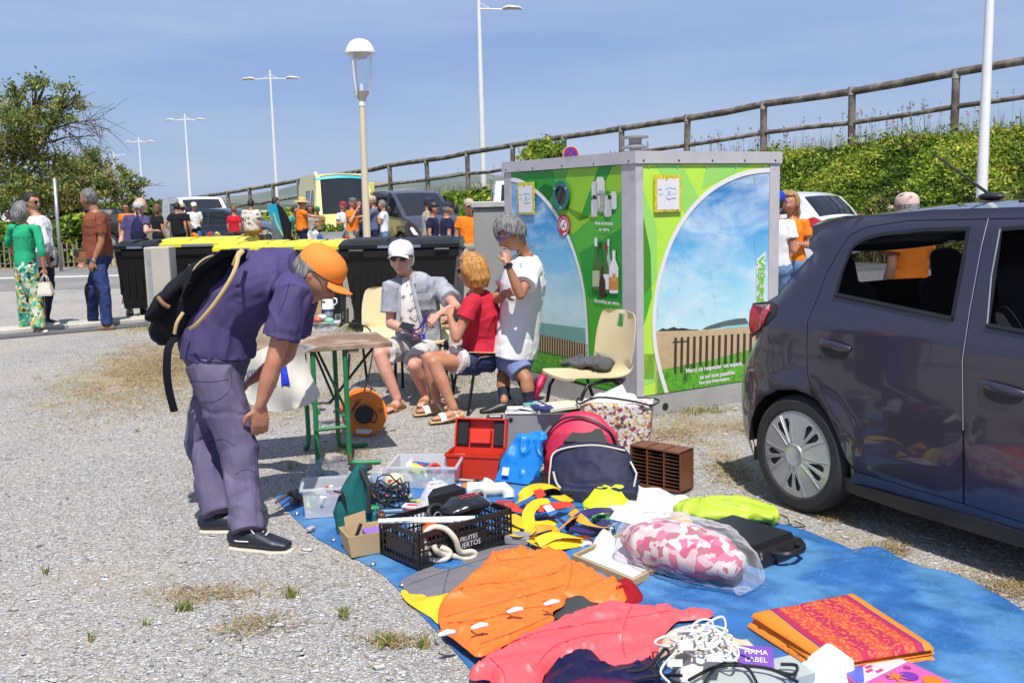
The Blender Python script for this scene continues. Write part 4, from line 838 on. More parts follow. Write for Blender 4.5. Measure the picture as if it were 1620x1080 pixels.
# jars
JA,JB,JC=PG('jar_glass',(.50,.52,.50,1)),PG('jar_glass_dark',(.33,.36,.34,1)),PG('jar_light',(.62,.64,.62,1))
for (cx,cy,w,h),m in zip([(950,295,7,15),(941,300,5,13),(940.5,328,5,15),(951,318,6,17),(962,326,6,17),(971,317,5,14)],[JC,JA,JA,JB,JA,JC]):
    P=[(cx-w,cy-h*.6),(cx-w*.6,cy-h),(cx+w*.6,cy-h),(cx+w,cy-h*.6),(cx+w,cy+h*.8),(cx+w*.7,cy+h),(cx-w*.7,cy+h),(cx-w,cy+h*.8)];put(FL(*P),m,pl,PP,7)
    put(FL((cx-w*.7,cy-h*.5),(cx-w*.3,cy-h*.5),(cx-w*.3,cy+h*.7),(cx-w*.7,cy+h*.7)),JC,pl,PP,7.6)
for cx,cy,m in ((941,312,BK),(961,305,Gd),(952,322,PG('jar_label',(.5,.42,.2,1))),(965,312,BK)): put(FL((cx-3,cy-3),(cx+3,cy-3),(cx+3,cy+3),(cx-3,cy+3)),m,pl,PP,8)
def bottle(cx,yt,yb,w,body,cap=None,lab=None,lv=7,neck=.3):
    H_=yb-yt;n_=w*.32;P=[(cx-n_,yt),(cx+n_,yt),(cx+n_,yt+H_*neck),(cx+w,yt+H_*(neck+.2)),(cx+w,yb-2),(cx+w*.7,yb),(cx-w*.7,yb),(cx-w,yb-2),(cx-w,yt+H_*(neck+.2)),(cx-n_,yt+H_*neck)]
    put(FL(*P),body,pl,PP,lv)
    if cap: put(FL((cx-n_*1.2,yt),(cx+n_*1.2,yt),(cx+n_*1.2,yt+H_*.16),(cx-n_*1.2,yt+H_*.16)),cap,pl,PP,lv+.4)
    if lab: put(FL((cx-w,yb-H_*.38),(cx+w,yb-H_*.38),(cx+w,yb-H_*.08),(cx-w,yb-H_*.08)),lab,pl,PP,lv+.4)
BG,BD,BW,CREAM=PG('bottle_green',(.05,.14,.02,1)),PG('bottle_brown',(.05,.015,.01,1)),PG('bottle_clear',(.38,.46,.44,1)),PG('label_cream',(.42,.46,.28,1))
bottle(963,378,450,4,BW,lv=7,cap=WH);bottle(950,383,455,5,BG,BK,lv=7.6);bottle(943.5,376,460,5.6,BG,WH,CREAM,lv=8.4);bottle(958.6,384,464,5.4,BG,PG('cap_red',(.3,.01,.02,1)),WH,lv=8.4)
bottle(972,396,464,7.2,WH,None,PG('label_orange',(.62,.22,.06,1)),lv=9.2,neck=.2);put(ell(onface(972.5,437.5,dl),.026,.03),PG('label_pale',(.75,.5,.3,1)),pl,PP,10.1);put(ell(onface(972.5,437.5,dl),.017,.02),PG('label_orange2',(.62,.22,.06,1)),pl,PP,10.4);bottle(953.8,421,470,5,BD,lv=10)
for i in range(5): q=onface(822+i*37,268-i*1.9,dl);put(ell((q[0],q[1]-.02),.008,.008,8),STL,pl,PP,7)
# square code by the web address: plain dark corner marks only
PP.build('printed_panel',GB)
# posters
def poster(f,face,x0,y0,x1,y1,nm):
    b=MB();a=onface(x0,y0,face);c=onface(x1,y1,face);A0,A1=sorted((a[0],c[0]));B0,B1=sorted((a[1],c[1]));w=A1-A0;h=B1-B0
    b.mat(YLW).slab([(A0,B0),(A1,B0),(A1,B1),(A0,B1)],f(0),.006,.014)
    sg=-1 if face is dl else 1;X=lambda s: (A0+A1)/2+sg*(s-.5)*w
    top=[(X(.91),B1-h*.09),(X(.8),B1-h*.10),(X(.7),B1-h*.12),(X(.6),B1-h*.09),(X(.5),B1-h*.11),(X(.43),B1-h*.19),(X(.38),B1-h*.10),(X(.3),B1-h*.11),(X(.2),B1-h*.12),(X(.09),B1-h*.10)]
    b.mat(M('poster_paper',(.72,.71,.74,1),.6,var=.05)).sheet([(X(.09),B0+h*.06),(X(.91),B0+h*.06)]+top,f(.0155));bl,gy,pb=M('poster_blue',(.22,.45,.72,1),.6),M('poster_grey',(.18,.16,.24,1),.6),M('poster_pale',(.52,.60,.70,1),.6)
    g=f(.017)
    b.mat(bl).sheet(stroke([(X(.40),B0+h*.60),(X(.50),B0+h*.655),(X(.58),B0+h*.65),(X(.66),B0+h*.625),(X(.72),B0+h*.64),(X(.80),B0+h*.60)],h*.022),g)
    cc=(X(.53),B0+h*.51);b.sheet(ell(cc,w*.055,h*.055),g,[ell(cc,w*.032,h*.03,20)])
    b.mat(gy).sheet(stroke([(X(.42),B0+h*.37),(X(.54),B0+h*.33),(X(.64),B0+h*.365),(X(.70),B0+h*.36),(X(.78),B0+h*.375)],h*.018),g)
    b.text('sète',h*.085,lambda u,v: g(X(.12)+sg*u*1.0,B0+h*.59+v),align='LEFT');b.mat(pb).text('agglo',h*.09,lambda u,v: g(X(.11)+sg*u*1.15,B0+h*.47+v),align='LEFT');b.text('pôle',h*.09,lambda u,v: g(X(.61)+sg*u*1.15,B0+h*.47+v),align='LEFT');b.text('méditerranée',h*.05,lambda u,v: g(X(.5)+sg*u,B0+h*.42+v))
    b.build(nm,GB)
poster(pl,dl,820.5,289,847.5,339,'poster');poster(pr,dr,1033.5,277,1076,334.5,'poster')
# bottle hole and round red sticker
hc=onface(889.8,309.5,dl);rr_=abs(onface(877,309,dl)[0]-onface(903,309,dl)[0])/2;rz_=(onface(890,286,dl)[1]-onface(890,333,dl)[1])/2;rr_=(rr_+rz_)/2
b=MB().mat(M('port_green',(.01,.13,.11,1),.4));b.slab(ell(hc,rr_,rr_),pl(0),.004,.02,[ell(hc,rr_*.66,rr_*.66)]);b.mat(STL)
for a in (.6,2.55,4.7): b.slab(ell((hc[0]+rr_*.84*cos(a),hc[1]+rr_*.84*sin(a)),.008,.008,8),pl(0),.02,.025)
o=b.build('bottle_port',GB,smooth=30);b=MB().mat(BLK);b.slab(ell(hc,rr_*.665,rr_*.665),pl(0),.0045,.007);b.mat(M('rubber_flap',(.03,.03,.032,1),.35))
for k in range(6): a=k*pi/3;b.slab([(hc[0],hc[1]),(hc[0]+rr_*.64*cos(a),hc[1]+rr_*.64*sin(a)),(hc[0]+rr_*.64*cos(a+.9),hc[1]+rr_*.64*sin(a+.9))],lambda u,z,t_=0,k=k: pl(0)(u,z,t_+.004*(k%2)+.25*max(0,.02-math.hypot(u-hc[0],z-hc[1]))),.007,.009)
b.build('rubber_flap',o)
sc=onface(892.4,356,dl);sr=(onface(892,339.5,dl)[1]-onface(892,373,dl)[1])/2
b=MB().mat(M('sticker_red',(.50,.012,.03,1),.4,var=.1));b.sheet(ell(sc,sr*1.08,sr),pl(.003));b.mat(WH).sheet(ell(sc,sr*.55,sr*.52),pl(.004));b.mat(M('sticker_red2',(.50,.012,.03,1),.4)).sheet(stroke([(sc[0]+sr*.3,sc[1]-sr*.36),(sc[0]-sr*.3,sc[1]+sr*.36)],sr*.08),pl(.0055));b.sheet(stroke([(sc[0]+sr*.3,sc[1]-sr*.1),(sc[0],sc[1]-.03*sr),(sc[0]-sr*.25,sc[1]-sr*.2)],sr*.12),pl(.005))
b.mat(WH).sheet([(sc[0]-sr*.55,sc[1]-sr*.62),(sc[0]+sr*.1,sc[1]-sr*.8),(sc[0]+sr*.1,sc[1]-sr*1.0),(sc[0]-sr*.5,sc[1]-sr*.8)],pl(.005));
for k in range(24):
    a=-.5+k*.19;r1,r2=sr*.68,sr*.80;c_,s_=cos(a),sin(a);b.sheet([(sc[0]+r1*c_*1.05,sc[1]+r1*s_),(sc[0]+r2*c_*1.05,sc[1]+r2*s_),(sc[0]+r2*cos(a+.1)*1.05,sc[1]+r2*sin(a+.1)),(sc[0]+r1*cos(a+.1)*1.05,sc[1]+r1*sin(a+.1))],pl(.0045))
b.build('round_sticker',GB)
# ------------- right printed panel
u0,u1=PWL+.002,RW-PWr-.002;Q=MB();Q.mat(Gx).sheet([(u0,z0),(u1,z0),(u1,z1),(u0,z1)],pr(-.006))
for m,L_ in ((Gp,[(1036,258),(1078,257),(1110,320),(1090,345)]),(Gp,[(1120,256),(1200,255),(1110,300)]),(Gp,[(1018,300),(1040,360),(1040,440),(1018,470)]),(Gm,[(1018,340),(1030,400),(1032,470),(1018,520)]),(Gx,[(1018,520),(1036,520),(1036,600),(1018,600)]),(Gp,[(1018,560),(1036,560),(1046,600),(1018,610)])): put(FR(*L_),m,pr,Q,1)
arc=FR(*smooth_loop([(1230,269.5),(1217,269.2),(1195.6,271),(1167,278),(1134.5,294),(1106,317),(1081.5,347),(1061,384),(1047,425),(1039,461),(1034.5,502),(1036.5,547),(1045,589),(1055,622),(1060,640)],5,False))
put(arc+FR((1240,640),(1240,268)),SKYR,pr,Q,2);put(stroke(arc,.034),WH,pr,Q,6)
put(FR(*smooth_loop([(1041,524),(1049,519),(1055,521),(1066,517),(1073,520),(1080,518.5),(1092,521),(1105,521)],2,False),(1105,530),(1041,530)),PG('bush_dark',(.02,.04,.02,1)),pr,Q,3.3)
put(FR((1111,521),(1120,516),(1135,511),(1150,507),(1165,504),(1180,503),(1185,512),(1120,521)),PG('headland',(.09,.13,.13,1)),pr,Q,3)
put(FR((1140,517),(1225,508),(1225,513),(1150,519)),PG('lagoon',(.25,.62,.62,1)),pr,Q,3.2)
put(FR((1038,524),(1120,522),(1225,513),(1225,640),(1038,640)),SAND,pr,Q,3.6);put(FR(*smooth_loop([(1040,586),(1070,580),(1100,574),(1130,568),(1160,560),(1200,548),(1225,540)],3,False),(1225,640),(1040,640)),GRASSP,pr,Q,4)
for i in range(15):
    x=1067+i*9.9;y=534-(x-1067)*.06;put(FR((x,y),(x+4.2,y),(x+3.2,y+57-(i*.8)),(x-1.0,y+57-(i*.8))),BROWN,pr,Q,5)
put(FR((1064,540),(1090,538.5),(1090,540.5),(1064,542)),BROWN,pr,Q,5.4)
for s,x,y,h in (('Merci de respecter cet espace,',1085,590,7.5),('au sol sont passibles',1107,599.5,7),("Pour plus d'informations",1105.5,608,5)): ltxt(Q,s,x,y,h,WH,pr,dr,6.5,.92,align='LEFT',bold=.0012)
gt=PG('verre_green',(.16,.52,.04,1));o_=onface(1200,404,dr)
for m,bo,lv in ((WH,.014,6),(gt,.003,7)):
    hh=onface(1202,400,dr)[1]-onface(1202,414,dr)[1];ff=pr(-.006+.0012*lv);o2=onface(1199.5,405,dr)
    Q.mat(m).text('VERRE',hh*1.32,lambda u,v: ff(o2[0]+v*1.02,o2[1]-u*1.55),align='LEFT',bold=bo)
SCR=PG('scratch',(.12,.2,.14,1));r_=random.Random(4)
for i in range(16): u_=r_.uniform(u0+.05,u1-.05);z_=r_.uniform(.5,1.75);l=r_.uniform(.02,.11);a=r_.gauss(.25,.18);put(stroke([(u_,z_),(u_+l*sin(a),z_-l*cos(a))],r_.uniform(.001,.0025)),SCR,pr,Q,8)
for i in range(5): q=onface(1026+i*46,263,dr);put(ell(q,.007,.007,8),STL,pr,Q,7)
Q.build('printed_panel',GB)
b=MB().mat(BLK);q=onface(1052.5,643,dr);b.slab(ell(q,.028,.028),pr(0),-.002,.002);b.build('base_hole',GB)
# no-stopping sign behind the roof
p=A(903,244,9.6);t=thing('road_sign','round red and blue no stopping sign peeping over the container roof','road sign',(p.x,9.6,0));rs=.075
b=MB().mat(M('sign_back',(.5,.5,.5,1),.4,metal=.6));b.tube([(0,.02,0),(0,.02,p.z)],.02,8);b.build('post',t)
b=MB();b.mat(WH).lathe([(rs,0),(rs,.008)],36,(0,0,p.z),(0,-1,0));b.mat(M('sign_red',(.45,.015,.02,1),.35)).lathe([(rs*.94,.008),(rs*.94,.010)],36,(0,0,p.z),(0,-1,0));b.mat(M('sign_blue',(.01,.05,.45,1),.35)).lathe([(rs*.68,.010),(rs*.68,.012)],36,(0,0,p.z),(0,-1,0))
for a in (pi/4,-pi/4): q=stroke([(-rs*.66*cos(a),-rs*.66*sin(a)),(rs*.66*cos(a),rs*.66*sin(a))],rs*.2);b.mat(MC['sign_red']).sheet(q,lambda u,v,a=a: (u,-.0135-(a>0)*.0008,p.z+v))
b.build('disc',t)
# ================================================================ BINS, WALLS, CABINET
WALLM=M('rough_concrete',(.43,.40,.35,1),.92,var=.12,vs=3,bump=.004,bs=70,col2=(.33,.30,.26,1),c2s=2.4,c2t=.6)
p=A(250,455,13.2);t=thing('concrete_wall','short end pier of rough concrete with a galvanised strip beside the black bin','wall',(p.x,13.2,0));X=lambda px,Y: A(px,455,Y).x
zt=A(250,391,13.2).z;b=MB().mat(WALLM);b.box(X(231,13.2)-p.x,X(271,13.2)-p.x,0,.28,0,zt,.012);b.build('block',t)
b=MB().mat(M('galv',(.42,.43,.44,1),.4,metal=.6,var=.15,vs=10));b.box(X(235,13.2)-p.x,X(242,13.2)-p.x,-.012,-.0,.02,zt-.03);b.build('metal_strip',t)
t=thing('concrete_wall','long low rough concrete wall running behind the table and chairs','wall',(X(500,13.1),13.1,0));x0_,x1_=X(300,13.1)-X(500,13.1),X(760,13.1)-X(500,13.1);zt=A(540,413,13.1).z
b=MB().mat(WALLM);b.box(x0_,x1_,0,.2,0,zt,.012);b.build('block',t)
b=MB().mat(M('crack',(.05,.04,.035,1),.9));b.tube([(X(535,13.1)-X(500,13.1),-.001,.38),(X(545,13.1)-X(500,13.1),-.001,.35),(X(551,13.1)-X(500,13.1),-.001,.36),(X(560,13.1)-X(500,13.1),-.001,.28)],.006,4);b.build('crack',t)
BIN=M('bin_black',(.008,.0085,.0095,1),.45,spec=.35,var=.12,vs=8,bump=.0015,bs=30);LIDY=M('bin_lid_yellow',(.68,.60,.03,1),.45,var=.04,vs=6)
def container(label,x,y,w,d,h,lidm,rz=0,group=None,bodyz=.16,lid_h=.10):
    t=thing('wheeled_bin',label,'bin',(x,y,0),rz,group);hb=h-lid_h
    b=MB().mat(BIN);b.hull([(sx*w*q,sy*d*q2,z) for z,q,q2 in ((bodyz,.41,.38),(hb-.12,.475,.47)) for sx in (-1,1) for sy in (-1,1)]);b.box(-w/2,w/2,-d/2,d/2,hb-.12,hb,.02)
    n=int(w/.09)
    for k in range(n): xx=-w*.42+w*.84*k/(n-1);b.hull([(xx+s*.012,-d*.455-.002,hb-.13) for s in (-1,1)]+[(xx+s*.012,-d*.43-.01,bodyz+.2) for s in (-1,1)]+[(xx+s*.012,-d*.40,hb-.13) for s in (-1,1)])
    b.build('body',t)
    b=MB().mat(lidm);K=10;pr_=[(-d/2-.015,.0),(-d/2-.015,.045),(-d*.40,.07),(-d*.1,lid_h),(d*.3,lid_h),(d/2,.05),(d/2+.01,0)]
    vs=[(xx,yy,hb+zz) for xx in (-w/2-.012,w/2+.012) for yy,zz in pr_];m=len(pr_);b.add(vs,[(i,i+1,m+i+1,m+i) for i in range(m-1)]+[tuple(range(m)),tuple(range(2*m-1,m-1,-1)),(0,m,2*m-1,m-1)])
    for s in (-.27,.27): b.hull([(w*s+sx*w*.16,yy,hb+zz) for sx in (-1,1) for yy,zz in ((-d*.36,.07),(-d*.32,.105),(d*.2,lid_h+.018),(d*.24,lid_h-.01))])
    b.build('lid',t)
    for s in (-1,1):
        b=MB().mat(BIN);b.tube([(s*w*.3,-d/2-.03,hb-.02),(s*w*.42,-d/2-.03,hb-.02)],.016,6);b.build('handle',t);b=MB().mat(BIN);b.tube([(s*(w/2+.03),-d*.2,hb-.04),(s*(w/2+.03),d*.2,hb-.04)],.016,6);b.build('handle',t)
    b=MB().mat(M('bin_label',(.16,.19,.27,1),.4));b.box(-w*.18,w*.18,-d/2-.019,-d/2-.0155,hb+.006,hb+.038);b.mat(M('bin_sticker',(.45,.45,.44,1),.5,var=.3,vs=30)).box(w*.05,w*.17,-d*.475-.006,-d*.475+.03,hb-.10,hb-.035);b.build('label',t)
    for sx in (-1,1):
        for sy in (-1,1):
            b=MB().mat(TYRE);b.lathe([(.03,0),(.085,.004),(.085,.04),(.03,.044)],20,(sx*w*.34-.022,sy*d*.30,.085),(1,0,0));b.mat(MC['galv']).hull([(sx*w*.34+q,sy*d*.30+q2,z) for q in (-.035,.035) for q2 in (-.03,.03) for z in (.085,.17)]);b.build('castor',t,smooth=30)
    return t
xx=lambda px,Y: A(px,455,Y).x
YB='yellow lidded bins behind the wall'
container('slim black bin with a closed black lid at the left end of the bin row',xx(236,14.35),14.35,.62,.75,1.10,BIN,R(-4))
container('yellow lidded bin nearest the short concrete pier',xx(326,14.5),14.6,1.22,1.05,1.11,LIDY,R(5),YB)
container('second yellow lidded bin, its lid right of the gap in the row',xx(398,13.9),13.95,.74,.85,1.06,LIDY,R(-3),YB)
container('third yellow lidded bin, above the stooping shopper',xx(464,13.85),13.95,.60,.85,1.06,LIDY,R(0),YB)
container('rightmost yellow lidded bin, next to the large black container',xx(521,13.9),14.0,.56,.85,1.05,LIDY,R(-2),YB)
container('large black four-wheeled bin standing behind the man in the white cap',xx(641,12.3),12.35,1.42,.95,1.12,BIN,R(-1))
container('small black bin standing against the wall behind the white cup',xx(517,12.6),12.75,.34,.34,.80,BIN,R(2))
CAB=M('cabinet_grey',(.27,.27,.265,1),.6,var=.12,vs=2.5,bump=.002,bs=30);t=thing('metal_cabinet','plain grey cabinet with a pale cap standing left of the glass container','cabinet',(xx(778,9.6),9.6,0));c0=xx(778,9.6)
zt=A(760,319,9.6).z;b=MB().mat(CAB);b.box(xx(752,9.6)-c0,xx(815,9.6)-c0,0,.5,.0,zt-.06,.01);b.build('body',t)
b=MB().mat(M('cabinet_cap',(.45,.44,.42,1),.8,var=.2,vs=9));b.box(xx(749,9.6)-c0,xx(815,9.6)-c0+.02,-.03,.53,zt-.058,zt,.008);b.build('cap',t)
# stop sign and small posts far left
p=A(87,326,42);t=thing('road_sign','round red no entry sign on a pole in front of the far trees','road sign',(p.x,42,0));b=MB().mat(MC['galv']);b.tube([(0,.03,0),(0,.03,p.z+.3)],.04,8);b.build('post',t)
b=MB().mat(M('noentry',(.55,.02,.02,1),.4));b.lathe([(.14,0),(.14,.01)],24,(0,0,p.z),(0,-1,0));b.mat(WH).box(-.09,.09,-.018,-.011,p.z-.025,p.z+.025);b.build('disc',t)
p=A(86,282,26);t=thing('utility_pole','leaning bare grey pole rising beside the no entry sign','pole',(A(91,360,26).x,26,0));b=MB().mat(MC['galv']);b.tube([(0,0,0),(p.x-A(91,360,26).x,0,p.z)],.045,8);b.build('pole',t,smooth=True)
# ================================================================ PEOPLE
from mathutils.bvhtree import BVHTree
def seam(ob,m,lines,r=.0022,name='seam',up=.15):
    me=ob.data;bv=BVHTree.FromPolygons([v.co for v in me.vertices],[tuple(p.vertices) for p in me.polygons]);b=MB().mat(m);o=V(ob.location)+(V(ob.parent.location) if ob.parent else V((0,0,0)))
    for L_ in lines:
        P=[]
        for x,y in smooth_loop(L_,7,False):
            h=bv.ray_cast(V((0,0,CAMZ))-o,ray(x,y))
            if h[0] is not None and h[1].z>up: P.append(h[0]+h[1]*.001)
        if len(P)>2: b.tube(P,r,5)
    if b.v: b.build(name,ob,smooth=60)

def skinmat(n,c): return M('skin_'+n,c,.5,var=.10,vs=14,sss=.08,bump=.0008,bs=120,col2=tuple(x*.78 if i else x*.92 for i,x in enumerate(c[:3]))+(1,),c2s=9,c2t=.58)
SK=skinmat('tan',(.46,.215,.125,1));SKL=skinmat('light',(.62,.36,.26,1));SKD=skinmat('brown',(.38,.17,.09,1));SKP=skinmat('pink',(.60,.32,.23,1))
def cloth_m(n,c,c2=None,**k): k.setdefault('rough',.85);k.setdefault('bump2',(5.5,.022));return M('cloth_'+n,c,bump=k.pop('bump',.0012),bs=k.pop('bs',260),var=k.pop('var',.10),vs=k.pop('vs',7),spec=k.pop('spec',.2),col2=c2,**k)
def hairm(n,c,c2=None):
    m=M('hair_'+n,c,.5,var=.5,vs=1.0,bump=.006,bs=1.6,col2=c2,c2s=.7,c2t=.5,spec=.35);t=m.node_tree
    if not t.nodes.get('hairmap'):
        tc=next(x for x in t.nodes if x.type=='TEX_COORD');mp=t.nodes.new('ShaderNodeMapping');mp.name='hairmap';mp.inputs['Scale'].default_value=(110,110,16);ls=[l.to_socket for l in tc.outputs['Object'].links]
        for q in ls: t.links.new(mp.outputs[0],q)
        t.links.new(tc.outputs['Object'],mp.inputs[0])
    return m
HGREY,HDARK,HWHITE,HBROWN=hairm('grey',(.10,.095,.095,1),(.22,.21,.21,1)),hairm('dark',(.02,.017,.015,1)),hairm('white',(.55,.53,.50,1)),hairm('brown',(.12,.06,.03,1))
HBLOND=hairm('blond',(.50,.25,.065,1),(.34,.15,.035,1));HRED=hairm('auburn',(.22,.08,.035,1))
SHADE=M('sunglass',(.008,.008,.01,1),.08,var=0);STEELW=M('watch_steel',(.5,.5,.5,1),.25,metal=.8)
def gs(x,s): return np.exp(-(x/s)**2)
def head_pts(sc=1.0,female=False,infl=0,mask=None,n=36,m=28,noise=0):
    """head in local axes: x to the person's left, y forward, z up; centre between the ears"""
    vs=[]
    for i in range(1,m):
        for j in range(n):
            a=pi*i/m;b_=2*pi*j/n;vs.append((sin(a)*cos(b_),sin(a)*sin(b_),-cos(a)))
    vs +=[(0,0,-1),(0,0,1)];D=np.array(vs);x,y,z=D[:,0]*.076,D[:,1]*.097,D[:,2]*.120
    k=np.clip((-z-.02)/.1,0,1);x=x*(1-.42*k**1.3);yb=np.where(y<0,y*(1-.5*k),y*(1-.06*k));y=yb;y=np.where(y<0,y*1.04,y);x=x*(1+.04*gs(z-.03,.05))
    f=(D[:,1]>.1)
    add=(.026*gs(x,.012)*gs(z+.026,.016)+.012*gs(x,.010)*gs(z,.028)+.006*gs(np.abs(x)-.022,.02)*gs(z-.03,.009)- .011*gs(np.abs(x)-.031,.015)*gs(z-.010,.012)
           +.004*gs(np.abs(x)-.042,.02)*gs(z+.028,.02)+.007*gs(x,.022)*gs(z+.057,.006)+.007*gs(x,.020)*gs(z+.071,.006)- .007*gs(x,.024)*gs(z+.064,.0035)+.011*gs(x,.020)*gs(z+.100,.014))
    y=y+np.where(f,add,0);P=np.stack([x,y,z],1)
    if female: P[:,0] *=.95;P[:,1] *=.97
    if infl or mask is not None:
        e=np.full(len(P),infl) if mask is None else mask(P/np.array([.076,.097,.12]),P)*infl
        if noise: e=e+noise*fbm(P,(60,60,25),3)*(e>0)
        Nn=D*np.array([1/.076,1/.097,1/.12]);Nn /=np.linalg.norm(Nn,axis=1)[:,None];P=P+Nn*e[:,None]
    P=P*sc;fs=[(i*n+j,i*n+(j+1)%n,(i+1)*n+(j+1)%n,(i+1)*n+j) for i in range(m-2) for j in range(n)];q=(m-1)*n
    fs +=[(q,(j+1)%n,j) for j in range(n)]+[(q+1,(m-2)*n+j,(m-2)*n+(j+1)%n) for j in range(n)]
    return P.tolist(),fs
def hair_mask(style):
    def f(D,P):
        x,y,z=D[:,0],D[:,1],D[:,2];face=(y>.05)
        if style=='short': line=np.where(y>.35,.62,np.where(y>-.1,.15+.9*np.clip(y,0,1),-.45));on=z>line
        elif style=='bob': on=np.where(y>.45,z>.60,np.where(y>.12,z>-.35+1.2*(y-.12),z>-.9))
        elif style=='long': on=np.where(y>.45,z>.62,np.where(y>.2,z>-.3,z>-1.1))
        elif style=='fringe': on=np.where(y>.3,z>.35+.15*np.sin(x*9),np.where(y>-.05,z>-.15,z>-.55))
        elif style=='sides': on=(y<.25) & (z>np.where(y>-.2,-.12,-.5)) & (z<.45)
        else: on=z>.3
        return np.where(on,1.0,-.9)
    return f
def hand(mb,w,d,n,curl=.5,s=1.0,thumb=1,spread=.06):
    """palm and five fingers from wrist w towards d; n is the back of the hand; thumb on +1/-1 side"""
    d=V(d).normalized();n=V(n);n=(n-d*n.dot(d)).normalized();lat=d.cross(n)*thumb;w=V(w)
    mb.tube([w-d*.02*s,w+d*.02*s,w+d*.055*s,w+d*.088*s],[(.026*s,.018*s),(.034*s,.017*s),(.041*s,.015*s),(.038*s,.012*s)],12,lat=lat)
    for k,(o,l) in enumerate(((.030,.066),(.010,.074),(-.010,.069),(-.029,.055))):
        b=w+d*.080*s+lat*o*s;c=curl*(1+.12*k);f=d+lat*(o*spread*12)
        f=f.normalized();p1=b+(f*cos(c*.6)-n*sin(c*.6))*l*.45*s;p2=p1+(f*cos(c*1.5)-n*sin(c*1.5))*l*.32*s;p3=p2+(f*cos(c*2.2)-n*sin(c*2.2))*l*.26*s
        mb.tube([b-f*.012*s,p1,p2,p3],[.0098*s,.0092*s,.0084*s,.0072*s],8,cap='round')
    t0=w+d*.018*s+lat*.026*s;t1=t0+(d*.55+lat*.75-n*.25*curl).normalized()*.036*s;t2=t1+(d*.85+lat*.35-n*.5*curl).normalized()*.028*s;t3=t2+(d*.95+lat*.1-n*.6*curl).normalized()*.022*s
    mb.tube([t0,t1,t2,t3],[.0135*s,.0115*s,.0105*s,.008*s],8,cap='round')
def basis(lat,fwd,o):
    f=V(fwd).normalized();x=V(lat);x=(x-f*x.dot(f)).normalized();z=x.cross(f)
    return Matrix(((x.x,f.x,z.x,o.x),(x.y,f.y,z.y,o.y),(x.z,f.z,z.z,o.z),(0,0,0,1)))
TOR=[(-.14,.150,.105),(-.02,.172,.120),(.15,.165,.116),(.33,.155,.112),(.52,.162,.116),(.72,.176,.118),(.86,.170,.104),(.95,.125,.082),(1.0,.072,.064),(1.05,.058,.058)]
def bez(p,c,q,t): return p*((1-t)**2)+c*(2*t*(1-t))+q*(t*t)
